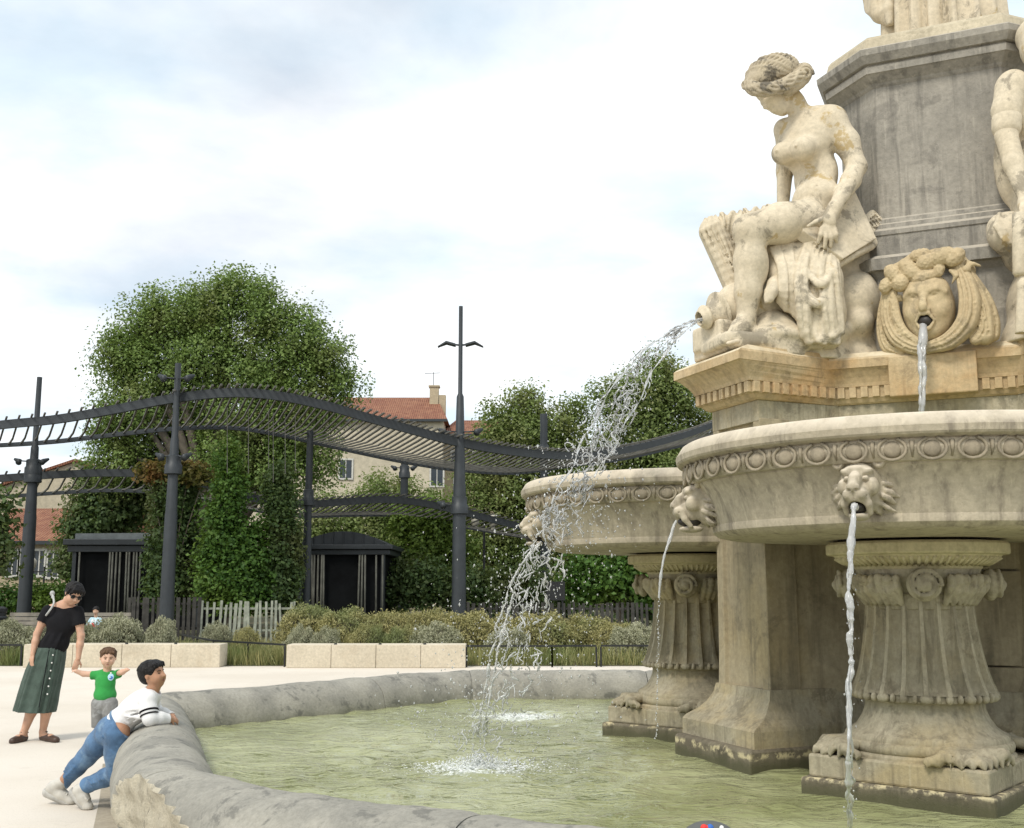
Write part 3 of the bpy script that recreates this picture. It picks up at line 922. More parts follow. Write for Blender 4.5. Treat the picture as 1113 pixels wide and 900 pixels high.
def sculpt_lion():
    """lion head looking along +X of its own frame, z up, origin on the bowl"""
    s = Sculpt((-.14, -.24, -.26), (.34, .24, .22), 0.006)
    r_ = random.Random(3)
    s.ell((.05, 0, .03), (.13, .115, .105), 0.02)                 # skull
    s.ell((.02, 0, -.03), (.09, .14, .14), 0.03)
    s.ell((.135, 0, .075), (.06, .085, .045), 0.03)               # flat forehead
    s.ell((.16, 0, -.07), (.10, .072, .085), 0.03)                # muzzle mass
    for sy in (-1, 1):
        s.ell((.155, sy * .058, .068), (.035, .042, .020), 0.015, R=frame((0, -sy * .35, 1)))  # brow ridge
        s.ell((.13, sy * .085, -.015), (.055, .040, .05), 0.02)   # cheek
        s.ell((.225, sy * .036, -.068), (.042, .038, .034), 0.012)  # muzzle pads
        s.tube([(.205, sy * .05, -.075), (.19, sy * .07, -.12), (.15, sy * .068, -.17)], [.028, .022, .018], .012)  # jowl
        s.ell((.186, sy * .056, .032), (.020, .026, .018), 0.004, sub=True)
        s.ell((.172, sy * .056, .030), (.020, .020, .016), 0.003) # eyeball
        s.ell((.10, sy * .122, .135), (.028, .042, .046), 0.008) # ear
        s.ell((.132, sy * .125, .135), (.026, .027, .029), 0.004, sub=True)
        for k in range(3): s.cap((.255 - .008 * k, sy * (.03 + .014 * k), -.062), (.225, sy * (.062 + .008 * k), -.066 - .01 * k), .003, .003, .003, sub=True)
    s.tube([(.16, 0, .06), (.21, 0, .02), (.25, 0, -.025)], [.034, .038, .036], 0.015)   # broad bridge
    s.ell((.262, 0, -.028), (.022, .042, .022), 0.008)            # nose
    s.ell((.272, .02, -.043), (.014, .011, .008), 0.003, sub=True); s.ell((.272, -.02, -.043), (.014, .011, .008), 0.003, sub=True)
    s.cap((.268, 0, -.05), (.25, 0, -.10), .004, .004, .003, sub=True)
    s.ell((.14, 0, -.190), (.085, .058, .026), 0.015)             # lower jaw
    s.ell((.20, 0, -.140), (.13, .046, .034), 0.01, sub=True)     # open mouth
    for k in range(70):                                           # mane locks lying on the bowl
        a = r_.uniform(0, 2 * math.pi)
        if 0.3 * math.pi < a < 0.7 * math.pi or 1.35 * math.pi < a < 1.65 * math.pi: continue
        ra = r_.uniform(.105, .15)
        b = np.array((r_.uniform(.02, .075), math.cos(a) * ra, math.sin(a) * ra * .95 - .01))
        e = np.array((r_.uniform(-.05, .0), math.cos(a + r_.uniform(-.2, .2)) * (ra + .075), math.sin(a) * (ra + .04) - .03))
        s.tube([b, (b + e) / 2 + np.array((.010, 0, r_.uniform(-.01, .01))), e], [.012, .013, .006], 0.008)
    return s

PM_V = None
lion_me = cap_me = leaf_me = shaft_me = None
MOUTHS = {}
def make_basin(cx, cy, label, lions, group='round basins of the fountain'):
    global lion_me, cap_me, leaf_me, shaft_me
    root = empty('fountain_basin', (cx, cy, 0))
    tag(root, label, 'basin', group)
    bowl = MB().lathe(basin_bowl_profile(), 160).build('bowl', M['basin'], root, angle=28)
    egg = MB()
    NE = 46
    for k in range(NE):
        a = 2 * math.pi * (k + .5) / NE
        o = Vector((math.cos(a), math.sin(a), 0)); tv = Vector((-math.sin(a), math.cos(a), 0)); up = Vector((0, 0, 1))
        R = Matrix((tv, o, up)).transposed()
        egg.ell(o * 1.472 + up * 2.333, (.050, .026, .046), 12, 8, R)
        ring = []
        for q in range(15):
            b = math.pi * 0.62 + math.pi * 1.76 * q / 14
            ring.append(o * 1.487 + tv * (math.cos(b) * .072) + up * (2.333 + math.sin(b) * .059))
        egg.tube(ring, .0095, 6)
        dd = a + math.pi / NE
        o2 = Vector((math.cos(dd), math.sin(dd), 0))
        egg.tube([o2 * 1.482 + up * 2.375, o2 * 1.488 + up * 2.335, o2 * 1.465 + up * 2.29], [.014, .011, .004], 6)
    egg.build('egg_moulding', M['moulding'], bowl, smooth=True)
    wb = MB(); wb.lathe([(1.41, 2.47), (0.02, 2.472)], 64, caps=False)
    wb.build('basin_water', M['water'], root)
    for a in lions:
        if lion_me is None:
            L = sculpt_lion().build('lion_head', M['basin'], bowl)
            lion_me = L.data
        else:
            L = bpy.data.objects.new('lion_head', lion_me); COL.objects.link(L); L.parent = bowl
        L.location = (math.cos(a) * 1.325, math.sin(a) * 1.325, 2.155)
        L.rotation_euler = (0, 0, a)
        L.scale = (.93, .9, .93)
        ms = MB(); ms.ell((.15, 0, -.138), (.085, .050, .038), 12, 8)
        ms.build('mouth', M['hole'], L, smooth=True)  # dark plug: wet stone and painted shade in the open jaws
        MOUTHS[(cx, a)] = np.array((cx + math.cos(a) * 1.525, cy + math.sin(a) * 1.525, 2.04))
    ped = MB()
    ped.lathe([(0.52, 1.80), (0.56, 1.805), (0.567, 1.815), (0.567, 1.868), (0.56, 1.878), (0.55, 1.885), (0.30, 1.887)], 64)
    ped.lathe([(0.37, 1.70), (0.395, 1.715), (0.40, 1.73), (0.405, 1.74), (0.45, 1.748), (0.50, 1.775), (0.52, 1.80)], 64, caps=False)
    ab = ped.build('abacus', M['abacus'], root, angle=30)
    lf = MB()
    for k in range(70):
        a = 2 * math.pi * k / 70
        o = Vector((math.cos(a), math.sin(a), 0)); up = Vector((0, 0, 1))
        lf.tube([o * .425 + up * 1.737, o * .462 + up * 1.756, o * .512 + up * 1.787], [.012, .014, .013], 6)
    lf.build('leaf_moulding', M['abacus'], ab, smooth=True)
    if cap_me is None:
        cp = sculpt_capital().build('capital', M['pedestal'], root); cap_me = cp.data
        sh = fluted_shaft().build('fluted_shaft', M['pedestal'], root, angle=35); shaft_me = sh.data
        lv = sculpt_corner_leaves().build('corner_leaves', M['pedestal'], root); leaf_me = lv.data
    else:
        cp = bpy.data.objects.new('capital', cap_me); sh = bpy.data.objects.new('fluted_shaft', shaft_me); lv = bpy.data.objects.new('corner_leaves', leaf_me)
        for o in (cp, sh, lv): COL.objects.link(o); o.parent = root
    RZ = math.radians(-40.5)
    lv.location = (0, 0, -.10); lv.rotation_euler = (0, 0, RZ); cp.rotation_euler = (0, 0, math.radians(-60))
    bd = MB()
    for k in range(40):
        a = 2 * math.pi * k / 40
        o = Vector((math.cos(a), math.sin(a), 0)); tv = Vector((-math.sin(a), math.cos(a), 0)); up = Vector((0, 0, 1))
        w = .026 if k % 4 else .045
        if k % 4 == 1 or k % 4 == 3: w = .016
        bd.ell(o * .425 + up * .925, (w, .028, .03), 8, 6, Matrix((tv, o, up)).transposed())
    bd.build('bead_moulding', M['pedestal'], root, smooth=True)
    ft = MB()
    ft.lathe([(0.40, .955), (0.41, .95), (0.41, .90), (0.365, .89), (0.36, .88), (0.365, .84), (0.385, .79), (0.42, .735), (0.46, .705), (0.485, .695), (0.495, .68), (0.495, .66), (0.51, .655), (0.52, .63), (0.515, .605), (0.505, .595), (0.525, .58), (0.53, .545), (0.515, .50)], 64)
    ft.build('moulded_foot', M['pedestal'], root, angle=40)
    b1 = MB(); b1.box((0, 0, .495), (1.10, 1.10, .14), rz=RZ)
    b1.build('base_block', M['pedestal'], root, bevel=0.015)
    b2 = MB(); b2.box((0, 0, .21), (1.18, 1.18, .43), rz=RZ)
    b2.build('base_step', M['plinth'], root, bevel=0.018)
    return root
B1 = (2.64, 7.27); B2 = (1.62, 10.10)
A1a = math.radians(-121); A1b = math.radians(177); A2 = math.radians(192)
make_basin(B1[0], B1[1], 'large round stone basin nearest the viewer, on a fluted pedestal below the mask', (A1a, A1b))
r2 = make_basin(B2[0], B2[1], 'round stone basin farther back at the left, partly hidden behind the nearer basin', (A2,))
# ------------------------------------------------------------------ mask with water mouth
def sculpt_mask():
    """face looking along +X of its own frame, z up, origin at the face centre on the wall"""
    s = Sculpt((-.12, -.50, -.46), (.36, .50, .50), 0.008)
    r_ = random.Random(9)
    # face
    s.ell((.06, 0, -.02), (.16, .185, .255), 0.0)
    s.ell((.12, 0, .10), (.10, .16, .12), 0.04)
    s.ell((.13, 0, -.19), (.07, .085, .06), 0.04)                 # chin
    for sy in (-1, 1):
        s.ell((.15, sy * .085, -.055), (.06, .065, .06), 0.03)    # cheek
        s.tube([(.208, sy * .03, .09), (.205, sy * .085, .095), (.165, sy * .14, .07)], [.02, .02, .016], 0.02)   # brow
        s.ell((.205, sy * .078, .048), (.03, .042, .022), 0.015, sub=True)
        s.ell((.178, sy * .078, .046), (.022, .034, .019), 0.005) # eyeball
        s.tube([(.196, sy * .04, .05), (.206, sy * .078, .066), (.182, sy * .118, .05)], [.007, .009, .006], 0.006)
        s.tube([(.196, sy * .04, .044), (.2, sy * .078, .028), (.182, sy * .118, .042)], [.006, .007, .005], 0.006)
        s.ell((.235, sy * .028, -.052), (.02, .02, .018), 0.01)   # nostril wing
    s.tube([(.205, 0, .10), (.225, 0, .045), (.262, 0, -.03), (.262, 0, -.052)], [.028, .024, .028, .024], 0.015)
    s.ell((.235, 0, -.125), (.10, .056, .058), 0.012, sub=True)   # open mouth
    s.tube([(.215, -.065, -.13), (.235, -.03, -.078), (.24, 0, -.083), (.235, .03, -.078), (.215, .065, -.13)], [.010, .014, .014, .014, .010], 0.008)
    s.tube([(.205, -.065, -.135), (.215, -.03, -.185), (.218, 0, -.192), (.215, .03, -.185), (.205, .065, -.135)], [.010, .014, .016, .014, .010], 0.008)
    return s
def sculpt_mask_drape():
    s = Sculpt((-.14, -.58, -.50), (.36, .58, .46), 0.009)
    r_ = random.Random(4)
    def band(pts, rad):
        P = spline(pts, 26); R = np.interp(np.linspace(0, 1, 26), np.linspace(0, 1, len(rad)), rad)
        s.tube(P, R, 0.012)
        for gk in (-.55, .1, .65):
            gp = P + np.stack([np.cos(gk) * R, np.zeros(26), np.zeros(26)], 1) + np.stack([np.zeros(26), np.gradient(P[:, 2]), -np.gradient(P[:, 1])], 1) / np.maximum(np.linalg.norm(np.gradient(P, axis=0), axis=1), 1e-6)[:, None] * (R * math.sin(gk))[:, None]
            s.tube(gp, R * .16, .006, sub=True)
        for k in range(110):
            i = r_.randrange(25); q = P[i] + (P[i + 1] - P[i]) * r_.random()
            v = np.array((abs(r_.gauss(0, 1)), r_.gauss(0, 1), r_.gauss(0, 1))); v /= np.linalg.norm(v)
            s.ell(q + v * (R[i] - .004), (.009, .009, .012), 0.006)
    # y>0 is the viewer's right when seen from the front
    band([(.10, -.30, .24), (.10, -.335, .05), (.11, -.33, -.12), (.13, -.26, -.28), (.14, -.12, -.385), (.14, 0, -.40)], [.05, .06, .065, .07, .06, .05])
    band([(.06, -.34, .20), (.05, -.39, .0), (.05, -.40, -.18), (.06, -.36, -.33), (.07, -.25, -.40)], [.04, .05, .06, .065, .05])
    band([(.13, -.275, .18), (.14, -.27, .02), (.15, -.25, -.12), (.16, -.19, -.25), (.16, -.08, -.34)], [.03, .035, .04, .04, .03])
    band([(.12, .28, .30), (.13, .34, .12), (.14, .36, -.06), (.15, .32, -.23), (.15, .18, -.36), (.14, 0, -.40)], [.04, .075, .09, .09, .075, .05])
    band([(.08, .33, .28), (.07, .41, .05), (.07, .45, -.15), (.07, .45, -.34)], [.035, .06, .075, .08])
    band([(.07, .36, .26), (.05, .48, .0), (.04, .52, -.20), (.04, .51, -.34)], [.02, .035, .045, .05])
    band([(.09, .36, .1), (.10, .42, -.1), (.10, .44, -.28), (.11, .38, -.37)], [.03, .045, .05, .05])
    return s
def sculpt_wreath():
    s = Sculpt((-.12, -.46, .05), (.38, .46, .56), 0.008)
    r_ = random.Random(2)
    s.tube([(.04, -.33, .22), (.05, -.26, .34), (.06, -.1, .41), (.06, .1, .42), (.05, .26, .35), (.04, .33, .26)], .075, 0.02)
    fruits = [(-.33, .20, .06, .075, 20), (-.26, .30, .075, .10, -35), (-.20, .205, .085, .085, 10), (-.13, .34, .07, .10, -50), (-.10, .285, .075, .11, -60), (.0, .225, .07, .12, 80), (.03, .355, .085, .095, 60), (.16, .385, .085, .13, 75), (.27, .36, .075, .1, 50), (-.02, .43, .06, .10, 85), (.13, .27, .05, .07, 20)]
    for (y, z, a, b, ang) in fruits:
        an = math.radians(ang)
        ax = np.array((0, math.sin(an), math.cos(an))); o = np.array((1., 0, 0)); tv = np.cross(ax, o)
        c = np.array((.17, y, z))
        s.ell(c, (a * .85, a * .92, b * .95), 0.003, R=np.stack([o, tv, ax], 1))
        for k in range(60):      # scales and grains
            ph = r_.uniform(0, 6.283); h = r_.uniform(-.9, .9)
            q = c + ax * b * h * .92 + (o * abs(math.cos(ph)) * .86 + tv * math.sin(ph) * .93) * a * math.sqrt(1 - h * h) * .965
            s.ell(q, (.009, .009, .009), 0.004)
    # leaves and knotted ribbon at the sides
    for k in range(7):
        t_ = (k - 3) * .2
        s.tube([(.14, .33, .235), (.17, .27 - .008 * k, .22 + t_ * .05), (.15, .225 + .008 * k, .20 + t_ * .10)], [.010, .014, .007], .005)
        s.tube([(.12, .34, .25), (.13, .36 + .008 * k, .29), (.10, .35 + .018 * k, .34 - .012 * k)], [.012, .016, .010], .006)
    s.ell((.13, .345, .245), (.05, .04, .04), .012)
    for k in range(5):
        s.tube([(.12, -.33, .14), (.14, -.30 + .02 * k, .09), (.10, -.34 + .035 * k, .02)], [.014, .018, .008], .006)
    s.ell((.12, -.34, .15), (.045, .045, .035), .012)
    return s
mc = C0 + NRM[0] * 1.00
mtv = np.array((-NRM[0][1], NRM[0][0]))
mz = 3.785
mpos = W(1011, 333, 8.18)
mV, mF = sculpt_mask().mesh(1)
mV = mV * np.array((1.05, 1.20, 1.24)) + np.array((0, 0, -.015))
mroot = part_w(link_mesh('mask', mV, mF, M['mask'], fp), Matrix.Identity(4))
MASK_A = math.atan2(NRM[0][1], NRM[0][0]) - math.radians(10)
mroot.location = (mpos[0] - C0[0], mpos[1] - C0[1], mpos[2])
mroot.rotation_euler = (0, 0, MASK_A)
MS = 0.86
mroot.scale = (MS, MS, MS)
sculpt_mask_drape().build('drape', M['mask'], mroot)
sculpt_wreath().build('wreath', M['mask'], mroot)
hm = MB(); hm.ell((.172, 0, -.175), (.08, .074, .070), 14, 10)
hm.build('mouth', M['hole'], mroot, smooth=True)  # dark plug painting the shaded, wet hollow behind the lips
mfx = Vector((math.cos(MASK_A), math.sin(MASK_A), 0))
MASK_MOUTH = np.array(mpos) + np.array(mfx) * .20 * MS + np.array((0, 0, -.195 * MS))

# ------------------------------------------------------------------ seated stone figure with urn
SY = 8.60
def P_(px, py, dy=0.0): return W(px, py, SY + dy)
m_px = 1.0 / 132.0        # metres per photo pixel at the statue
def folds(s, a_pts, b_pts, n, r0, r1, k=0.012, jit=0.0, seed=1, groove=True):
    """n folds running between two guide lines"""
    r_ = random.Random(seed)
    A = spline(a_pts, n); B = spline(b_pts, n)
    for i in range(n):
        mid = (A[i] + B[i]) / 2 + np.array((r_.uniform(-jit, jit), -abs(r_.uniform(0, jit)), r_.uniform(-jit, jit)))
        ln = spline([A[i], mid, B[i]], 8)
        rr_ = np.linspace(r0, r1, 8) * r_.uniform(.75, 1.25)
        s.tube(ln, rr_, k)
        if groove and i < n - 1:
            g = (spline([A[i], mid, B[i]], 8) + spline([A[i + 1], (A[i + 1] + B[i + 1]) / 2, B[i + 1]], 8)) / 2
            s.tube(g + np.array((0, -r0 * .9, 0)), rr_ * .38, k * .6, sub=True)

st_root = empty('seated_statue', tuple(map(float, P_(850, 376, 0.05))))
tag(st_root, 'pale stone statue of a seated bare-chested woman looking down, with tablet and spouting urn', 'statue', 'stone figures on the fountain')
ST_INV = Matrix.Translation([-float(q) for q in P_(850, 376, 0.05)])
def build_figure():
    lo = P_(756, 392, -.75); hi = P_(975, 50, .75)
    s = Sculpt((min(lo[0], hi[0]) - .05, SY - .62, lo[2] - .02), (max(lo[0], hi[0]) + .1, SY + .72, hi[2] + .12), 0.0105)
    # torso: chest faces left and towards the viewer
    face = np.array((-.72, -.69, 0.0)); face /= np.linalg.norm(face)
    side = np.array((.69, -.72, 0.0)); side /= np.linalg.norm(side)   # towards her near shoulder
    hipc = P_(889, 232, .05); waist = P_(887, 192, .03); chest = P_(876, 155, .02); neckb = P_(874, 122, .03)
    up = neckb - hipc; up /= np.linalg.norm(up)
    RT = np.stack([side, face, up], 1)
    s.ell(hipc, (.255, .195, .20), 0.0, R=RT)
    s.ell(waist, (.185, .145, .24), 0.07, R=RT)
    s.ell(chest, (.245, .165, .24), 0.07, R=RT)
    s.ell(P_(877, 132, .03), (.235, .11, .11), 0.06, R=RT)        # shoulder girdle
    s.ell(P_(886, 212, -.07), (.19, .12, .13), 0.08, R=RT)      # belly
    s.ell(P_(880, 205, -.13), (.018, .018, .014), 0.01, sub=True)
    b1 = P_(871, 160, -.175); b2 = P_(852, 166, -.02)
    s.ell(b1 + side * .0 - face * .015 + np.array((0, 0, -.01)), (.098, .092, .096), 0.075); s.ell(b1 + face * .088 + np.array((0, 0, -.012)), (.012, .012, .012), 0.012)
    s.ell(b2 + face * .012 + np.array((0, 0, -.01)), (.095, .09, .094), 0.075); s.ell(b2 + face * .108 + np.array((0, 0, -.012)), (.012, .012, .012), 0.012)
    for k in range(3):   # soft creases over the belly
        s.tube([P_(868, 196 + 6 * k, -.17), P_(884, 197 + 6 * k, -.20), P_(902, 193 + 6 * k, -.17)], .006, 0.008, sub=True)
    # shoulders and arms
    sh = P_(905, 131, -.10); el = P_(931, 181, -.14); wr = P_(907, 226, -.30)
    s.ell(sh, (.112, .112, .118), 0.06)
    s.tube([sh, (sh * .5 + el * .5) + np.array((.018, 0, 0.01)), el], [.106, .099, .077], 0.04)
    s.ell(el + np.array((.005, 0, 0)), (.076, .074, .076), 0.03)
    s.tube([el, el * .65 + wr * .35 + np.array((.012, -.01, 0)), wr], [.076, .080, .051], 0.02)
    # far arm, straight down behind
    sh2 = P_(853, 141, .16); el2 = P_(853, 186, .24); wr2 = P_(851, 224, .22)
    s.ell(sh2, (.09, .09, .095), 0.04)
    s.tube([sh2, el2, wr2], [.08, .068, .05], 0.03)
    # hand: palm and fingers over the tablet edge
    hp = P_(900, 241, -.335)
    s.tube([wr, hp], [.056, .058], 0.02)
    s.ell(hp, (.075, .038, .08), 0.02, R=frame((-.15, -.1, 1)))
    tips = [(889, 264), (896, 269), (903, 268), (909, 263)]
    for k, (tx, ty) in enumerate(tips):
        b = P_(893 + k * 4.6, 249, -.36); t_ = P_(tx, ty, -.345); mid = (b + t_) / 2 + np.array((0, -.022, .0))
        s.tube([hp + (b - hp) * .5, b, mid, t_], [.023, .0225, .020, .016], 0.006)
    s.tube([P_(898, 236, -.35), P_(887, 241, -.38), P_(878, 246, -.37)], [.022, .02, .014], 0.008)      # thumb
    # near leg
    kn = P_(817, 250, -.30); an = P_(811, 348, -.26)
    th0 = P_(876, 240, -.14)
    s.tube([th0, P_(848, 243, -.24), kn], [.17, .16, .13], 0.04)
    s.ell(P_(812, 250, -.30), (.115, .118, .118), 0.04)
    s.tube([kn, P_(815, 283, -.27), P_(813, 318, -.26), an], [.115, .122, .102, .070], 0.04)
    s.ell(P_(823, 290, -.23), (.085, .095, .16), 0.05)
    heel = P_(818, 362, -.24); toe = P_(789, 374, -.38)
    s.ell(heel, (.065, .07, .06), 0.03)
    s.tube([an, P_(805, 357, -.30), P_(793, 369, -.36)], [.07, .075, .050], 0.03)
    s.tube([heel, P_(798, 371, -.34)], [.055, .05], 0.03)
    for k in range(5):
        q = P_(797 - 1.2 * k, 372.5 - .2 * k, -.42 + .045 * k)
        s.tube([q + np.array((.03, 0, .012)), q + np.array((-.045 - .006 * (2 - abs(2 - k)), -.02, -.008))], [.021, .016], 0.006)
    # crossed far foot peeping out of the drapery
    s.tube([P_(850, 300, -.16), P_(842, 309, -.27), P_(838, 318, -.33), P_(836, 325, -.345)], [.060, .058, .050, .036], 0.015)
    for k in range(5):
        s.tube([P_(832 + 2.1 * k, 321 - .5 * k, -.35), P_(832 + 2.0 * k, 329 - .8 * k, -.36)], [.017, .012], 0.004)
    # neck and head
    hd = P_(845, 96, .02)
    s.tube([P_(872, 127, .03), P_(864, 112, .02), P_(857, 100, .02)], [.092, .078, .078], 0.035)
    fd = np.array((-.66, -.22, -.60)); fd /= np.linalg.norm(fd)          # the way she looks
    hu = np.array((-.50, -.10, .80)); hu -= fd * (hu @ fd); hu /= np.linalg.norm(hu)
    hs = np.cross(fd, hu)
    RH = np.stack([hs, fd, hu], 1)
    s.ell(hd, (.128, .150, .165), 0.02, R=RH)
    def H(x, y, z): return hd + hs * x + fd * y + hu * z
    s.tube([H(0, .12, -.02), H(0, .10, -.12), H(0, .095, -.17)], [.088, .072, .045], 0.03)     # face down to the chin
    s.ell(H(0, .115, -.178), (.034, .03, .03), 0.015, R=RH)
    s.ell(H(0, .135, .055), (.092, .045, .05), 0.03, R=RH)               # brow
    s.tube([H(0, .168, .045), H(0, .185, -.005), H(0, .212, -.058), H(0, .19, -.072)], [.018, .018, .021, .018], 0.008)   # nose
    for sx in (-1, 1):
        s.ell(H(sx * .045, .178, .012), (.026, .022, .016), 0.01, R=RH, sub=True)
        s.ell(H(sx * .045, .156, .010), (.020, .018, .013), 0.003, R=RH)
        s.tube([H(sx * .02, .172, .032), H(sx * .05, .168, .038), H(sx * .08, .14, .028)], [.009, .010, .007], 0.008)
        s.ell(H(sx * .055, .125, -.055), (.042, .04, .04), 0.03, R=RH)
        s.ell(H(sx * .128, .01, -.03), (.018, .03, .045), 0.01, R=RH)    # ear
    s.ell(H(0, .176, -.108), (.038, .016, .011), 0.005, R=RH)
    s.ell(H(0, .172, -.128), (.030, .016, .011), 0.005, R=RH)
    s.cap(H(-.034, .19, -.118), H(.034, .19, -.118), .004, .004, .003, sub=True)
    return s, H, RH, hd
fs, H, RH, HD = build_figure()
part_w(fs.build('figure', M['statue'], st_root), ST_INV)
# hair
r_ = random.Random(8)
hs_ = Sculpt(HD - .42, HD + .42, 0.0062)
hs_.ell(H(0, -.02, .05), (.140, .155, .150), 0.0, R=RH)
RHAIR = frame((.22, 0.05, 1), (0, 1, 0))
hs_.ell(P_(839, 81, .02), (.190, .220, .138), 0.03, R=np.stack([np.array((0, 1., 0)), np.array((.97, 0, .22)), np.array((-.22, 0, .97))], 1))
hs_.ell(P_(828, 88, -.02), (.13, .15, .10), 0.04, R=np.stack([np.array((0, 1., 0)), np.array((.97, 0, .22)), np.array((-.22, 0, .97))], 1))
roll = [P_(813, 93, -.04), P_(819, 97, -.12), P_(831, 98, -.165), P_(848, 95, -.17), P_(863, 87, -.13), P_(875, 79, -.05)]
hs_.tube(spline(roll, 14), [.036, .042, .046, .048, .048, .048, .048, .048, .048, .048, .048, .046, .044, .044], 0.02)
hs_.ell(P_(873, 79, -.03), (.078, .095, .078), 0.025)
hs_.tube(spline([P_(856, 99, -.12), P_(868, 91, -.10), P_(877, 84, -.05)], 8), [.04, .045, .045, .045, .045, .04, .04, .035], 0.015)
rl = spline(roll, 44); rt_ = np.gradient(rl, axis=0); rt_ /= np.linalg.norm(rt_, axis=1)[:, None]
rv = np.tile(np.array((0, -1., 0)), (44, 1)); rv -= rt_ * (rv * rt_).sum(1)[:, None]; rv /= np.linalg.norm(rv, axis=1)[:, None]
ru = np.cross(rt_, rv)
for k in range(7):      # wavy strands laid round the roll
    th_ = math.radians(-75 + 25 * k) + .22 * np.sin(np.arange(44) * .85 + k * 1.9)
    ln = rl + (rv * np.cos(th_)[:, None] + ru * np.sin(th_)[:, None]) * .052
    hs_.tube(ln, .0125, 0.003)
c_ = P_(839, 81, .02)
for k in range(17):     # strands combed back over the crown
    t_ = k / 16
    a_ = [P_(812 + 4 * t_, 91 - 8 * t_, -.19 + .19 * t_), P_(826 + 4 * t_, 86 - 16 * t_, -.24 + .20 * t_), P_(848 + 2 * t_, 82 - 18 * t_, -.24 + .20 * t_), P_(868, 76 - 8 * t_, -.13 + .08 * t_)]
    ln = spline(a_, 44)
    out_ = []
    for q in ln:            # pull the strand onto the crown
        dv = q - c_; lx = dv[0] * .97 + dv[2] * .22; lz = -dv[0] * .22 + dv[2] * .97
        kk = math.sqrt((dv[1] / .190) ** 2 + (lx / .220) ** 2 + (lz / .138) ** 2)
        out_.append(c_ + dv / max(kk, .2) * 1.015)
    ln = np.array(out_) + np.stack([np.zeros(44), np.zeros(44), .010 * np.sin(np.arange(44) * 1.0 + k * 2.3)], 1)
    hs_.tube(ln, .0125, 0.003)
for tt in np.linspace(0, 3.4 * math.pi, 44):   # curl of the bun
    r = .068 - .0050 * tt
    hs_.ell(P_(875, 80, -.115) + np.array((math.cos(tt) * r, -.003 * tt, math.sin(tt) * r)), (.013, .016, .013), .004)
part_w(hs_.build('hair', M['hair_stone'], st_root), ST_INV)
# drapery
lo = P_(756, 385, 0); hi = P_(972, 215, 0)
ds = Sculpt((lo[0], SY - .62, lo[2]), (hi[0], SY + .5, hi[2] + .05), 0.0095)
def limb_frame(A, B):
    ax = (B - A) / np.linalg.norm(B - A)
    v = np.array((0, -1., 0)); v -= ax * (v @ ax); v /= np.linalg.norm(v)     # towards the viewer
    u = np.cross(v, ax)
    if u[2] < 0: u = -u
    return ax, u, v
def ring_fold(A, B, ra, rb, t, slant, th0, th1, rad, lift=.004, sub=False, k=.012):
    ax, u, v = limb_frame(A, B)
    pts = []
    for q in np.linspace(0, 1, 12):
        th_ = math.radians(th0 + (th1 - th0) * q)
        tt = t + slant * (q - .3) + .03 * math.sin(q * 7 + t * 20)
        r = ra + (rb - ra) * tt
        pts.append(A + (B - A) * tt + (u * math.cos(th_) + v * math.sin(th_)) * (r + lift))
    ds.tube(pts, list(rad * np.sin(np.linspace(.35, 2.9, 12))), k, sub)
def long_fold(A, B, ra, rb, th_, rad, lift=.004, sub=False, k=.012, t0=0., t1=1., sway=4):
    ax, u, v = limb_frame(A, B)
    pts = []
    for q in np.linspace(t0, t1, 10):
        an = math.radians(th_ + sway * math.sin(q * 5 + th_))
        r = ra + (rb - ra) * q
        pts.append(A + (B - A) * q + (u * math.cos(an) + v * math.sin(an)) * (r + lift))
    ds.tube(pts, rad, k, sub)
# far thigh and shin under cloth
TA, TB = P_(862, 238, .06), P_(778, 249, -.02)
ds.tube([TA, TB], [.135, .105], 0.0)
ds.ell(P_(776, 250, -.02), (.105, .11, .105), 0.03)
for k in range(6):
    ring_fold(P_(790, 246, -.01), P_(768, 252, -.02), .108, .098, .1 + .16 * k, .1, -60, 150, .012, k=.008)
    ring_fold(P_(790, 246, -.01), P_(768, 252, -.02), .108, .098, .18 + .16 * k, .1, -60, 150, .010, lift=.006, sub=True, k=.005)
KA, KB = P_(774, 252, -.02), P_(803, 318, .0)
ds.tube([KA, KB], [.105, .10], 0.03)
ds.tube([P_(792, 258, .05), P_(805, 290, .05)], [.13, .11], 0.04)
for k in range(9):
    t_ = .06 + .10 * k
    ring_fold(TA, TB, .135, .105, t_, .22, -60, 130, .013 + .004 * ((k * 7) % 3), k=.008)
    ring_fold(TA, TB, .135, .105, t_ + .05, .22, -60, 130, .016, lift=.006, sub=True, k=.006)
for k in range(9):
    th_ = -20 + 20 * k
    long_fold(KA, KB, .105, .10, th_, .013 + .005 * (k % 3), t0=-.05)
    long_fold(KA, KB, .105, .10, th_ + 10, .010, lift=.010, sub=True, k=.007, t0=.0)
# cloth under the near thigh, falling to the rock
ds.ell(P_(862, 292, .0), (.24, .24, .28), 0.05)
ds.tube([P_(848, 275, -.10), P_(858, 300, -.16), P_(872, 335, -.14)], [.13, .17, .12], 0.05)
for k in range(9):
    t_ = k / 8
    a = [P_(838 + 34 * t_, 270 - 5 * t_, -.20), P_(847 + 27 * t_, 290, -.315), P_(848 + 30 * t_, 316, -.33), P_(846 + 36 * t_, 328 + 28 * t_, -.26)]
    ds.tube(spline(a, 10), .020 + .007 * (k % 3), 0.010)
    ds.tube(spline([q + np.array((.019, -.030, 0)) for q in a], 10), .014, 0.006, sub=True)
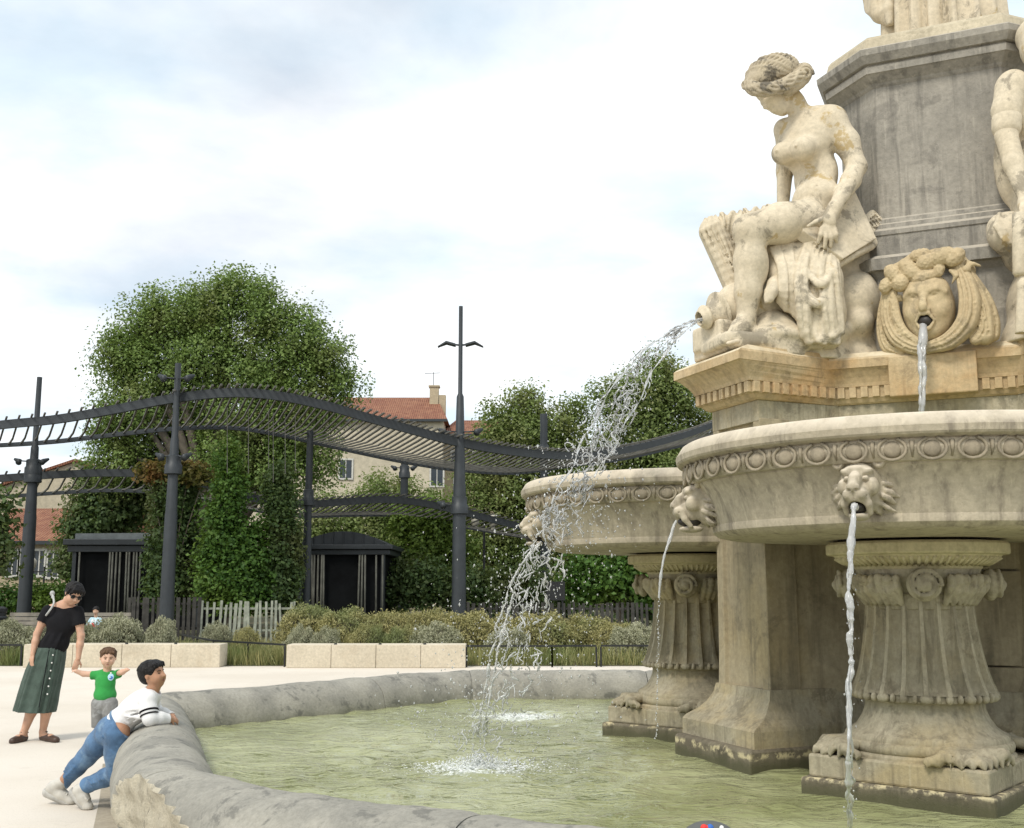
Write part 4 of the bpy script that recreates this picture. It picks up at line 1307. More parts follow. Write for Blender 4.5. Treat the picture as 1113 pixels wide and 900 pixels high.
# the fall of cloth below the tablet
ds.tube([P_(888, 268, -.20), P_(892, 305, -.22), P_(896, 340, -.22), P_(900, 362, -.20)], [.13, .165, .16, .13], 0.04)
for k in range(9):
    t_ = k / 8
    w1 = math.sin(k * 2.1); w2 = math.sin(k * 1.3 + 1)
    xt = 876 + 34 * t_; xm = 867 + 46 * t_ + 2 * w1; xb = 872 + 45 * t_ + 2 * w2
    yb = 374 - 9 * abs(t_ - .55) * 2 + 5 * w1
    a = [P_(xt, 266 + 10 * t_, -.27), P_(xm, 296, -.365 - .02 * w1), P_(xm + 2, 330, -.375 - .03 * w2), P_(xb, yb, -.33)]
    ds.tube(spline(a, 12), list(np.linspace(.016, .032, 12) * (1 + .25 * w2)), 0.010)
    ds.tube(spline([q + np.array((.022, -.042, 0)) for q in a], 12), list(np.linspace(.013, .022, 12)), 0.007, sub=True)
for k, (x, y, w) in enumerate(((892, 306, 19), (888, 327, 15))):      # sagging catches across the fall
    ds.tube(spline([P_(x - w * .8, y - 14, -.36), P_(x - w * .25, y + 1, -.415), P_(x + w * .2, y + 2, -.415), P_(x + w * .8, y - 16, -.36)], 12), [.008, .014, .02, .024, .026, .027, .026, .024, .02, .016, .012, .008], 0.024)
    ds.tube(spline([P_(x - w * .6, y - 20, -.39), P_(x, y - 7, -.435), P_(x + w * .6, y - 21, -.39)], 10), .013, 0.007, sub=True)
hem = [P_(868, 350, -.30), P_(876, 362, -.36), P_(882, 352, -.33), P_(890, 371, -.37), P_(897, 358, -.33), P_(905, 366, -.37), P_(915, 350, -.31)]
ds.tube(spline(hem, 26), .018, 0.016)
# cloth drawn back round the hip
for k in range(5):
    a = [P_(912 + 3 * k, 287 - 5 * k, -.24 + .05 * k), P_(930, 276 - 5 * k, -.20 + .05 * k), P_(946, 268 - 6 * k, -.08 + .04 * k), P_(957 + k, 258 - 9 * k, .08)]
    ds.tube(spline(a, 10), .032 + .008 * (k % 2), 0.012)
    ds.tube(spline([q + np.array((0, -.02, .025)) for q in a], 10), .010, 0.006, sub=True)
for k in range(5):
    a = [P_(962 - 2 * k, 262 - 2 * k, .02), P_(960 - 4 * k, 246, .0), P_(948 - 2 * k, 232 + 2 * k, .02)]
    ds.tube(spline(a, 9), .030, 0.010)
    ds.tube(spline([q + np.array((.02, -.02, 0)) for q in a], 9), .010, 0.005, sub=True)
part_w(ds.build('drapery', M['statue'], st_root), ST_INV)
# tablet
c1, c2, c3, c4 = P_(856, 222, -.18), P_(936, 209, -.05), P_(953, 260, -.20), P_(917, 281, -.36)
tb = MB()
nrm = np.cross(c2 - c1, c4 - c1); nrm /= np.linalg.norm(nrm)
if nrm[1] > 0: nrm = -nrm
quad = [P_(857, 223, -.27), P_(930, 208, -.05), P_(953, 259, -.14), P_(917, 281, -.335), P_(874, 251, -.335)]
th = np.array((-.055, .075, -.035)) 
tb.loft([[tuple(q) for q in quad], [tuple(q + th) for q in quad]])
part_w(tb.build('tablet', M['statue'], st_root, bevel=0.008), ST_INV)
# urn
us = Sculpt(P_(756, 388, -.45) - np.array((0, 0, .0)), P_(872, 296, .5), 0.009)
ua = P_(766, 345, -.16); ub = P_(842, 327, .06)
ax = (ub - ua) / np.linalg.norm(ub - ua)
us.cap(P_(806, 334, -.02), P_(850, 326, .08), .21, .22, 0.03)
us.tube([P_(782, 341, -.11), P_(800, 336, -.05)], [.12, .20], 0.03)
RU = frame(ax)
us.ell(P_(781, 340, -.11), (.172, .172, .03), 0.012, R=RU)      # flange
us.tube([ua, P_(777, 342, -.13)], [.08, .075], 0.012)
us.ell(ua - ax * .0, (.100, .100, .036), 0.012, R=RU)
us.cap(ua - ax * .1, ua + ax * .05, .050, .050, 0.006, sub=True)
part_w(us.build('urn', M['statue'], st_root), ST_INV)
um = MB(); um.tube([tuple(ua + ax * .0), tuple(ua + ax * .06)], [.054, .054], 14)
part_w(um.build('urn_mouth', M['hole'], st_root), ST_INV)  # dark lining, shade of the urn's inside painted in
URN_MOUTH = ua
# rock seat and base slab
_l = P_(756, 394, 0); _h = P_(965, 225, 0)
rs = Sculpt((_l[0], SY - .5, 3.36), (_h[0] + .1, SY + .8, _h[2]), 0.014)
rs.ell(P_(925, 330, .10), (.24, .26, .26), 0.03)
rs.ell(P_(938, 318, .02), (.10, .14, .17), 0.03); rs.ell(P_(931, 351, -.02), (.13, .16, .13), 0.03)
rs.ell(P_(905, 362, -.05), (.15, .15, .10), 0.03)
rs.cap(P_(880, 300, .22), P_(925, 290, .3), .3, .28, 0.05)
rs.cap(P_(840, 355, .08), P_(900, 352, .1), .17, .2, 0.04)
rs.ell(P_(842, 366, -.20), (.30, .17, .085), 0.02)
rs.ell(P_(872, 368, -.17), (.16, .17, .075), 0.02)
rs.box(P_(828, 376, -.12), (.42, .24, .05), 0.02, R=np.array(Matrix.Rotation(math.radians(14), 3, 'Z')), rnd=.03)
rs.box(P_(800, 379, -.05), (.20, .33, .065), 0.01, R=np.array(Matrix.Rotation(math.radians(20), 3, 'Z')), rnd=.015)
rs.box(P_(782, 367, -.02), (.13, .22, .10), 0.02, R=np.array(Matrix.Rotation(math.radians(20), 3, 'Z')), rnd=.02)
rs.box(P_(950, 362, .12), (.11, .12, .10), 0.02, rnd=.02)
for (x_, y_, r1_) in ((2.05, 8.55, .30), (2.45, 8.70, .30), (2.75, 8.75, .25), (2.3, 8.95, .35), (2.7, 9.05, .3)):
    rs.cap((x_, y_, 3.38), (x_, y_, 3.52), r1_, r1_ * .85, 0.05)
part_w(rs.build('rock_seat', M['statue'], st_root), ST_INV)
# ------------------------------------------------------------------ second seated figure, cut by the right edge of the view
def P2(px, py, dy=0.0): return W(px, py, 8.0 + dy)
s2 = empty('seated_statue', tuple(map(float, P2(1150, 385, 0))))
tag(s2, 'pale stone statue with an armband, cut by the right edge beside the water-spouting mask', 'statue', 'stone figures on the fountain')
I2 = Matrix.Translation([-float(q) for q in P2(1150, 385, 0)])
_l = P2(1065, 400, 0); _h = P2(1250, 20, 0)
f2 = Sculpt((_l[0], 7.3, 3.38), (_h[0], 8.75, _h[2] + .1), 0.013)
f2.ell(P2(1140, 225, 0), (.27, .22, .22), 0.0)
f2.ell(P2(1138, 180, 0), (.22, .17, .26), 0.06); f2.ell(P2(1136, 130, 0), (.26, .18, .26), 0.06); f2.ell(P2(1134, 100, 0), (.27, .12, .12), 0.06)
f2.tube([P2(1136, 95, 0), P2(1132, 72, -.05)], [.09, .085], 0.04)
f2.ell(P2(1130, 50, -.08), (.14, .16, .18), 0.03); f2.ell(P2(1130, 38, -.04), (.17, .19, .15), 0.03)
f2.ell(P2(1130, 60, -.20), (.09, .07, .10), 0.04); f2.tube([P2(1130, 46, -.22), P2(1129, 56, -.28)], [.02, .026], .01)
f2.ell(P2(1101, 94, -.06), (.12, .12, .13), 0.04)
f2.tube([P2(1099, 98, -.06), P2(1094, 120, -.08), P2(1094, 148, -.10)], [.118, .105, .082], 0.03)      # upper arm
f2.tube([P2(1094, 148, -.10), P2(1102, 178, -.20), P2(1114, 212, -.28)], [.080, .078, .055], 0.02)     # forearm
f2.ell(P2(1116, 222, -.30), (.07, .05, .08), 0.02)
for k in range(4): f2.tube([P2(1111 + 4 * k, 224, -.33), P2(1110 + 4 * k, 236, -.35), P2(1112 + 4 * k, 244, -.33)], [.022, .02, .015], .006)
f2.tube([P2(1170, 100, .05), P2(1180, 150, .0), P2(1165, 200, -.2)], [.12, .10, .06], .03)
f2.ell(P2(1100, 180, .10), (.13, .13, .34), 0.05)
f2.tube([P2(1130, 240, -.1), P2(1150, 250, -.45)], [.19, .14], .04); f2.tube([P2(1150, 250, -.45), P2(1150, 365, -.42)], [.13, .08], .03)
f2.tube([P2(1160, 240, -.1), P2(1200, 255, -.40), P2(1195, 365, -.35)], [.19, .14, .08], .03)
part_w(f2.build('figure', M['statue'], s2), I2)
ab_ = Sculpt(P2(1070, 160, -.4), P2(1120, 110, .2), 0.008)
ab_.tube([P2(1094.2, 131, -.085), P2(1094, 138, -.09)], [.108, .106], 0.0)
part_w(ab_.build('armband', M['statue'], s2), I2)
d2 = Sculpt((_l[0], 7.3, 3.38), (_h[0], 8.75, 4.75), 0.014)
d2.ell(P2(1103, 254, .02), (.20, .18, .17), 0.03); d2.ell(P2(1091, 246, .06), (.12, .12, .10), 0.03)
d2.ell(P2(1140, 270, .05), (.34, .32, .26), 0.05); d2.ell(P2(1150, 335, .05), (.36, .34, .42), 0.05)
d2.cap(P2(1150, 380, 0), P2(1190, 380, 0), .40, .40, 0.05)
for k in range(10):
    x = 1112 + 9 * k
    d2.tube([P2(x, 262, -.30), P2(x + 3 * math.sin(k * 2), 310, -.36), P2(x - 2, 370, -.34)], [.03, .04, .045], .02)
for k in range(5):
    d2.tube([P2(1086 + 4 * k, 232 + 2 * k, -.05), P2(1082 + 5 * k, 246 + 2 * k, -.10 - .01 * k), P2(1092 + 5 * k, 262 + 2 * k, -.13)], .018, .012)
part_w(d2.build('drapery', M['statue'], s2), I2)
sf = MB(); sf.tube([tuple(P2(1107.5, 232, -.36)), tuple(P2(1108, 246, -.36)), tuple(P2(1109.5, 297, -.36)), tuple(P2(1109.7, 300, -.36))], [.045, .05, .055, .04], 16)
part_w(sf.build('staff', M['statue'], s2, smooth=True), I2)

# ------------------------------------------------------------------ lowest folds of the crowning figure
tz = 6.13
s3 = empty('standing_statue', (float(D0[0]), float(D0[1]), tz))
tag(s3, 'bright robed stone figure crowning the fountain, only its hem in view at the top edge', 'statue', 'stone figures on the fountain')
I3 = Matrix.Translation((-float(D0[0]), -float(D0[1]), -tz))
mb = MB(); rings = []
for z, r, am in ((0, .46, .035), (.05, .48, .04), (.12, .47, .05), (.5, .45, .05), (1.0, .43, .05), (1.5, .46, .05), (1.9, .44, .03), (2.3, .48, .02), (2.45, .30, .01), (2.5, .13, 0)):
    ring = []
    for k in range(120):
        a = 2 * math.pi * k / 120
        rr_ = r + am * (math.sin(a * 17 + .5 * math.sin(3 * a)) + .5 * math.sin(a * 31 + 1) + .4 * math.sin(a * 7))
        ring.append((D0[0] + rr_ * math.cos(a) + .06, D0[1] + rr_ * math.sin(a) - .02, tz + z - .01))
    rings.append(ring)
mb.loft(rings)
part_w(mb.build('robe', M['statue'], s3, smooth=True), I3)
mb = MB(); mb.ell((D0[0], D0[1], tz + 2.72), (.17, .19, .24), 16, 12); mb.tube([(D0[0], D0[1], tz + 2.42), (D0[0], D0[1], tz + 2.62)], .1, 12)
part_w(mb.build('head', M['statue'], s3, smooth=True), I3)
dr3 = Sculpt(W(938, 34, 9.35) + np.array((0, -.5, -.1)), W(985, -60, 9.35) + np.array((0, .5, .1)), 0.014)
dr3.tube([W(966, 24, 9.1), W(958, 15, 9.15), W(950, 2, 9.2), W(948, -15, 9.25), W(953, -45, 9.3)], [.04, .085, .11, .12, .10], .02)
dr3.tube([W(962, 22, 9.0), W(956, 8, 9.05), W(957, -18, 9.1)], [.02, .03, .03], .01, sub=True)
dr3.tube([W(968, 27, 9.05), W(966, 10, 9.05), W(966, -20, 9.1)], [.03, .05, .05], .01)
part_w(dr3.build('mantle', M['statue'], s3), I3)

# ------------------------------------------------------------------ small cap lying on the near rim
cpos = W(771, 901, 4.50)
cc, _m = None, None
t = NT('cap_grey'); t.bsdf(Base_Color=(0.10, 0.105, 0.10), Roughness=0.9); M['capgrey'] = t.m
M['red'] = mat_plain('red_cloth', (0.60, 0.035, 0.03), 0.7); M['blue'] = mat_plain('blue_cloth', (0.03, 0.12, 0.42), 0.7); M['white'] = mat_plain('white_cloth', (0.75, 0.75, 0.72), 0.8)
cz = 0.60
ch = empty('cap', (float(cpos[0]), float(cpos[1]), cz))
tag(ch, 'dark grey cap with red, white and blue pompoms lying on the near rim', 'cap')
s = Sculpt((-.22, -.2, -.05), (.22, .2, .2), 0.006)
top_z = float(W(771, 892.5, 4.50)[2]) - cz
s.ell((0, 0, 0), (.125, .12, top_z), 0.0)
s.ell((.11, -.06, .0), (.10, .08, .022), 0.02)
s.plane_cut((0, 0, -.01), (0, 0, -1))
s.build('crown', M['capgrey'], ch)
for nm, m_, x, r in (('pompom', 'red', -.030, .014), ('pompom', 'blue', -.006, .014), ('pompom', 'white', .038, .009), ('pompom', 'red', -.018, .010)):
    mb = MB(); mb.ell((x, -.055, top_z * .86), (r, r, r), 10, 8); mb.build(nm, M[m_], ch, smooth=True)
# ------------------------------------------------------------------ falling water
t = NT('falling_water')
b = t.n('BsdfPrincipled', {'Base Color': (0.97, 0.985, 0.99), 'Roughness': 0.10, 'IOR': 1.33, 'Transmission Weight': 0.62, 'Specular IOR Level': 0.6})
t.t.links.new(b.outputs[0], t.out.inputs[0]); M['jet'] = t.m
t = NT('foam'); t.bsdf(Base_Color=(0.86, 0.89, 0.88), Roughness=0.5, Transmission_Weight=0.15, IOR=1.33); M['foam'] = t.m
wr_ = random.Random(21)
def drop(mb, c, r, stretch=None):
    """small irregular drop"""
    v = [(r, 0, 0), (-r, 0, 0), (0, r, 0), (0, -r, 0), (0, 0, r * 1.4), (0, 0, -r * 1.4)]
    v = [(x * wr_.uniform(.7, 1.3) + c[0], y * wr_.uniform(.7, 1.3) + c[1], z * wr_.uniform(.7, 1.3) + c[2]) for x, y, z in v]
    mb.add(v, [(0, 2, 4), (2, 1, 4), (1, 3, 4), (3, 0, 4), (2, 0, 5), (1, 2, 5), (3, 1, 5), (0, 3, 5)])
def rope(mb, pts, r, n, wob, seed, beads=0.45, sides=7):
    """a twisting, beaded rope of water along pts"""
    q_ = random.Random(seed)
    P = spline(pts, n); ph = [q_.uniform(0, 6.28) for _ in range(4)]
    L = np.concatenate([[0], np.cumsum(np.linalg.norm(np.diff(P, axis=0), axis=1))])
    nk = np.concatenate([[0], np.cumsum([q_.uniform(.02, .09) for _ in range(400)])])
    nzr = np.interp(L, nk, [q_.gauss(0, 1) for _ in range(401)]) * .8 + np.interp(L * 2.7, nk, [q_.gauss(0, 1) for _ in range(401)]) * .4
    nxo = np.interp(L * .7, nk, [q_.gauss(0, 1) for _ in range(401)]); nyo = np.interp(L * .7, nk, [q_.gauss(0, 1) for _ in range(401)])
    rad = []; Q = []
    for i in range(n):
        s_ = L[i]; g = i / (n - 1)
        w = wob * min(1, .25 + g * 1.6)
        off = np.array((nxo[i], nyo[i], 0)) * w
        Q.append(P[i] + off)
        f = 1 + beads * min(1, .3 + 1.5 * g) * nzr[i]
        rad.append(max(.22, f) * (r[0] + (r[1] - r[0]) * g))
    mb.tube([tuple(p) for p in Q], rad, sides)
def water_thing(name, mb, label, loc):
    o = mb.build(name, M['jet'], None, smooth=True)
    tag(o, label, 'water jet', 'jets of water')
    return o
# front lion
mo = W(928, 553, 5.74); la = W(924, 640, 5.66); lb = W(923, 760, 5.6); lc = WZ(922, 912, WZL)
mb = MB()
rope(mb, [mo + np.array((.03, .07, .012)), mo, W(926, 590, 5.7), la, W(925, 700, 5.62), lb, W(922, 830, 5.56), lc], (.019, .009), 420, .006, 1, 0.45, 8)
rope(mb, [mo + np.array((.02, .06, .0)), W(927, 580, 5.71), la, W(923, 720, 5.62), W(925, 800, 5.58), lc], (.008, .006), 320, .011, 2, 0.7)
for k in range(60):
    g = wr_.random() ** .6
    p = mo + (lc - mo) * g; drop(mb, p + np.array((wr_.gauss(0, .022), wr_.gauss(0, .02), 0)), wr_.uniform(.002, .006))
water_thing('water_jet', mb, 'long straight rope of water falling from the lion at the front of the near basin', mo)
# left lion of the near basin, a thin trickle
mb = MB()
ta = W(735, 566, 7.05)
rope(mb, [ta, W(731, 574, 7.03), W(724, 598, 7.0), W(719, 622, 6.98), W(716.5, 650, 6.97)], (.008, .006), 90, .004, 5, .5, 6)
for k in range(70):
    g = k / 70
    yy = 645 + 160 * g
    drop(mb, W(716.5 - 3 * g + wr_.gauss(0, .7), yy, 6.95 - .05 * g), wr_.uniform(.0025, .0065))
water_thing('water_jet', mb, 'thin trickle of water from the lion at the left end of the near basin', ta)
# mask
mb = MB()
mk = np.array(MASK_MOUTH)
mks = W(1004, 352, mk[1] + .03); mke = W(1002, 462, mk[1] - .16)
rope(mb, [mks, W(1003, 362, mk[1] - .06), W(1002.5, 400, mk[1] - .12), W(1002, 430, mk[1] - .15), mke], (.032, .020), 200, .004, 8, .16, 10)
rope(mb, [mks, W(1000, 372, mk[1] - .10), W(1001, 420, mk[1] - .17), mke], (.016, .012), 110, .008, 9, .4)
rope(mb, [mks, W(1005, 380, mk[1] - .12), W(1004, 430, mk[1] - .18), mke], (.014, .012), 110, .008, 10, .4)
water_thing('water_jet', mb, 'thick stream of water pouring from the mouth of the stone mask', mks)
# lion of the far basin: two strands bowing out to the left
mb = MB()
for k, dx in enumerate((-3.5, 3.0)):
    pts = [W(588, 589, 9.72), W(580 + dx * .3, 597, 9.70), W(566 + dx * .8, 618, 9.68), W(553 + dx, 650, 9.66), W(543 + dx, 688, 9.64), W(534 + dx, 728, 9.62), W(526 + dx, 775, 9.60), WZ(523 + dx, 800, WZL)]
    rope(mb, pts, (.009, .008), 260, .010, 14 + k, .7, 7)
    for q in range(120):
        g = wr_.random() ** .5
        p = spline(pts, 40)[min(39, int(g * 40))]
        drop(mb, p + np.array((wr_.gauss(0, .02 + .02 * g), wr_.gauss(0, .02), wr_.gauss(0, .02))), wr_.uniform(.003, .009))
water_thing('water_jet', mb, 'double strand of water bowing left from the lion of the farther basin', pts[0])
# the big arc from the urn, a torn twisting sheet that breaks into drops
path = [(764, 347, 8.40), (752, 351, 8.36), (735, 362, 8.32), (712, 383, 8.28), (690, 412, 8.24), (668, 450, 8.21), (647, 488, 8.18), (628, 524, 8.16), (610, 556, 8.14), (598, 584, 8.12), (588, 625, 8.11), (577, 670, 8.10), (565, 715, 8.10), (550, 765, 8.10), (535, 805, 8.10), (522, 833, 8.10)]
PW = np.array([W(*p) for p in path])
NA = 420
PP = spline(PW, NA)
LL = np.concatenate([[0], np.cumsum(np.linalg.norm(np.diff(PP, axis=0), axis=1))]); LL /= LL[-1]
TT = np.gradient(PP, axis=0); TT /= np.linalg.norm(TT, axis=1)[:, None]
SIDE = np.stack([-TT[:, 2], np.zeros(NA), TT[:, 0]], 1); SIDE /= np.linalg.norm(SIDE, axis=1)[:, None]
wid = np.interp(LL, [0, .05, .12, .22, .32, .42, .50, .56, .7, 1], [.004, .028, .065, .115, .13, .105, .11, .13, .18, .19])
mb = MB()
def at(i, lat, dep): return PP[i] + SIDE[i] * wid[i] * lat + np.array((0, 1, 0)) * wid[i] * .5 * dep
cut = int(NA * .56)
# the two edges of the sheet
for k, sgn in enumerate((-1, 1)):
    i0 = 0; i1 = int(cut * (.80 if sgn > 0 else .95))
    pts = [at(i, sgn * (.9 + .10 * math.sin(i * .16 + k)), math.sin(i * .05 + k)) for i in range(i0, i1)]
    rad = [.0065 + .0035 * math.sin(i * .23 + k * 2) + .002 * math.sin(i * .7) for i in range(i0, i1)]
    mb.tube([tuple(p) for p in pts], rad, 6)
# cross-ligaments and loops of the torn film
for k in range(125):
    i = int(cut * (wr_.random() ** .85) * .98) + 8
    n = wr_.randrange(8, 26); lat0 = wr_.uniform(-1, .9); lat1 = lat0 + wr_.uniform(-.9, 1.3); dep = wr_.uniform(-1, 1)
    f1 = wr_.uniform(.15, .6); p1 = wr_.uniform(0, 6)
    pts = []
    for q in range(n):
        j = min(NA - 1, i + int(q * wr_.uniform(.6, 1.0)))
        g = q / (n - 1)
        pts.append(at(j, max(-1.15, min(1.15, lat0 + (lat1 - lat0) * g + .22 * math.sin(q * f1 + p1))), dep + .6 * math.sin(q * .4 + p1)))
    r0 = wr_.uniform(.0018, .0052)
    mb.tube([tuple(p) for p in pts], [r0 * (.5 + math.sin(math.pi * (q + .5) / n)) * wr_.uniform(.7, 1.3) for q in range(n)], 5)
# heavier tangled clots where the sheet tears
for k in range(45):
    i = int(NA * wr_.uniform(.34, .60)); c = at(i, wr_.gauss(0, .75), wr_.gauss(0, .7))
    r0 = wr_.uniform(.012, .05); a0 = wr_.uniform(0, 6.28); sp = wr_.uniform(1.5, 6)
    e = np.array((wr_.gauss(0, 1), wr_.gauss(0, 1), wr_.gauss(0, 1))); R = frame(e)
    pts = [c + R @ np.array((math.cos(a0 + sp * q / 9) * r0, math.sin(a0 + sp * q / 9) * r0, .02 * (q / 9 - .5))) for q in range(10)]
    mb.tube([tuple(p) for p in pts], [wr_.uniform(.002, .0055) for _ in pts], 5)
# falling rags below
for k in range(210):
    i = int(NA * wr_.uniform(.52, .97)); c = at(i, wr_.gauss(0, .5) - .15, wr_.gauss(0, .8))
    n = wr_.randrange(4, 8); v = np.array((wr_.gauss(-.003, .006), wr_.gauss(0, .006), -wr_.uniform(.008, .022))); kx = wr_.gauss(0, .012)
    pts = [c + v * q + np.array((kx * math.sin(q * 1.3 + k), 0, wr_.gauss(0, .003))) for q in range(n)]
    r0 = wr_.uniform(.002, .0058)
    mb.tube([tuple(p) for p in pts], [r0 * (.4 + math.sin(math.pi * (q + .5) / n)) * wr_.uniform(.6, 1.5) for q in range(n)], 5)
for k in range(1900):
    g = wr_.random() ** .55; i = min(NA - 1, int(NA * g))
    if g < .2 and wr_.random() < .7: continue
    sp = .75 + (1.0 if g > .4 else 0)
    c = at(i, wr_.gauss(.15 if g < .55 else -.1, sp), wr_.gauss(0, 1.0))
    if c[2] < WZL: continue
    drop(mb, c, wr_.uniform(.0022, .0075) * (1 if wr_.random() < .9 else 1.6))
for k in range(110):      # spatter thrown off to the right over the far basin
    c = W(wr_.uniform(625, 700), wr_.uniform(500, 585), 8.2) if k % 2 else W(630 + wr_.gauss(0, 22), 545 + wr_.gauss(0, 28), 8.2)
    drop(mb, c, wr_.uniform(.003, .008))
water_thing('water_jet', mb, 'big sparkling arc of water from the urn, tearing into drops over the pool', PW[0])
# foam where the water lands
def foam_patch(c, rx, ry, n, hmax, label, seed):
    q_ = random.Random(seed); mb = MB()
    for k in range(n):
        a = q_.uniform(0, 6.28); rr_ = abs(q_.gauss(0, .5))
        x = c[0] + math.cos(a) * rr_ * rx; y = c[1] + math.sin(a) * rr_ * ry
        h = hmax * math.exp(-rr_ * rr_ * 4) * q_.random() ** 2
        r = q_.uniform(.004, .016) * (1.25 - min(1, rr_ * .6))
        if h < .02: mb.ell((x, y, WZL + .012), (r * q_.uniform(.5, 1.1), r * q_.uniform(.3, .7), r * .30), 7, 5)
        else: drop(mb, (x, y, WZL + h), r * .4)
    o = mb.build('foam_splash', M['foam'], None, smooth=True)
    tag(o, label, 'foam', 'foam on the pool', 'stuff')
foam_patch(WZ(522, 835, WZL), .62, .42, 1500, .10, 'white foam boiling where the big arc from the urn hits the pool', 31)
foam_patch(WZ(560, 780, WZL), .75, .25, 420, .05, 'fainter foam farther back on the pool where the lion jet lands', 32)
# ------------------------------------------------------------------ foliage
NPR = np.random.RandomState(12)
def unit(n):
    v = NPR.normal(size=(n, 3)); return v / np.linalg.norm(v, axis=1)[:, None]
def leaf_mesh(C, size, N, asp=0.62):
    """one small four-sided leaf per point, lying across N"""
    n = len(C)
    t_ = unit(n); a = np.cross(N, t_); a /= np.maximum(np.linalg.norm(a, axis=1), 1e-6)[:, None]
    b = np.cross(N, a)
    s_ = size[:, None] * .5
    bend = N * s_ * .35
    V = np.stack([C - a * s_, C + b * s_ * asp + bend, C + a * s_, C - b * s_ * asp + bend], 1).reshape(-1, 3)
    F = np.arange(4 * n).reshape(n, 4)
    return V, F
def clump_points(lobes, per, clump_r, n_clump, shell=.55, flat=1.0):
    """leaf positions in twig-sized clumps spread through the lobes (centre, radii)"""
    Cs = []; Ns = []
    rm = np.mean([l[1][0] for l in lobes])
    for c, r in lobes:
        c = np.array(c); r = np.array(r)
        k = max(4, int(n_clump * min(2.2, (r[0] / rm) ** 1.8)))
        d = unit(k)
        rad = (shell + (1 - shell) * NPR.random_sample(k)) ** .8
        rad *= 1 + .12 * np.clip(NPR.normal(size=k), -1.6, 1.6)
        ctr = c + d * rad[:, None] * r
        m = per
        o = np.clip(NPR.normal(size=(k, m, 3)), -1.5, 1.5) * clump_r * .5 * NPR.uniform(.6, 1.4, (k, 1, 1))
        o[:, :, 2] *= flat
        Cs.append((ctr[:, None, :] + o).reshape(-1, 3))
        nn = d[:, None, :] * .6 + np.array((0, 0, .55)) + NPR.normal(size=(k, m, 3)) * .55
        Ns.append((nn / np.linalg.norm(nn, axis=2)[:, :, None]).reshape(-1, 3))
    return np.concatenate(Cs), np.concatenate(Ns)
def px_lobes(spec, Y):
    """lobes from (px, py, rpx[, rpy][, dY]) in the photo at depth Y"""
    out = []
    for q in spec:
        px, py, rx = q[:3]; ry = q[3] if len(q) > 3 else rx; dY = q[4] if len(q) > 4 else 0
        m_ = (Y + dY) / FPX
        out.append((W(px, py, Y + dY), (rx * m_, min(rx, ry * 1.3) * m_, ry * m_)))
    return out
M['leaf_plane'] = mat_leaf('plane_leaf', (0.125, 0.205, 0.052), (0.27, 0.38, 0.105), (0.195, 0.234, 0.072))
M['leaf_dark'] = mat_leaf('dark_leaf', (0.052, 0.098, 0.035), (0.124, 0.189, 0.062), (0.137, 0.156, 0.060))
M['leaf_far'] = mat_leaf('far_leaf', (0.150, 0.215, 0.065), (0.293, 0.370, 0.124), (0.247, 0.260, 0.098), 0.4)
M['leaf_ivy'] = mat_leaf('ivy_leaf', (0.050, 0.119, 0.023), (0.123, 0.239, 0.043), (0.182, 0.281, 0.050))
M['leaf_autumn'] = mat_leaf('creeper_leaf', (0.090, 0.108, 0.027), (0.195, 0.158, 0.045), (0.300, 0.150, 0.053))
M['leaf_bright'] = mat_leaf('bright_leaf', (0.105, 0.180, 0.030), (0.195, 0.285, 0.053), (0.090, 0.150, 0.030))
M['leaf_grey'] = mat_leaf('grey_leaf', (0.297, 0.304, 0.196), (0.446, 0.439, 0.297), (0.230, 0.236, 0.135), 0.15)
M['leaf_tan'] = mat_leaf('tan_leaf', (0.255, 0.245, 0.100), (0.420, 0.375, 0.160), (0.205, 0.240, 0.095), 0.15)
M['leaf_grass'] = mat_leaf('grass_blade', (0.176, 0.203, 0.074), (0.405, 0.365, 0.162), (0.135, 0.176, 0.054), 0.2)
M['bark'] = mat_plain('grey_bark', (0.13, 0.11, 0.085), 0.9, 0, 0.35, 3.0, 0.6)
def greenery(name, label, cat, lobes, n_clump, per, clump_r, size, mat, group=None, trunk=None, shell=.5, crown='crown', limbs=6, loc=None, asp=.62):
    C, N = clump_points(lobes, per, clump_r, n_clump, shell)
    C = C[C[:, 2] > .03] if len(C) else C
    N = N[:len(C)]
    V, F = leaf_mesh(C, size * NPR.uniform(.6, 1.35, len(C)), N, asp)
    allc = np.array([l[0] for l in lobes])
    base = loc if loc is not None else (float(allc[:, 0].mean()), float(allc[:, 1].mean()), 0.0)
    root = empty(name, base); tag(root, label, cat, group)
    inv = Matrix.Translation([-q for q in base])
    part_w(link_mesh(crown, V, F, mat, root, False), inv)
    mb = MB()
    r0 = trunk or .12
    top = allc[np.argmax(allc[:, 2])]
    b = np.array(base)
    mid = b * .4 + np.array((allc[:, 0].mean(), allc[:, 1].mean(), allc[:, 2].mean())) * .6
    mb.tube([tuple(b + np.array((0, 0, -.05))), tuple(b * .7 + mid * .3), tuple(mid), tuple(mid * .3 + top * .7)], [r0 * 1.25, r0, r0 * .7, r0 * .3], 8)
    for k in range(min(limbs, len(lobes))):
        e = np.array(lobes[(k * 3) % len(lobes)][0]); st_ = b * .5 + mid * .5
        mb.tube([tuple(st_), tuple((st_ + e) / 2 + np.array((0, 0, .05 * np.linalg.norm(e - st_)))), tuple(e)], [r0 * .6, r0 * .4, r0 * .12], 6)
    part_w(mb.build('trunk' if cat == 'tree' else 'stem', M['bark'], root, smooth=True), inv)
    return root
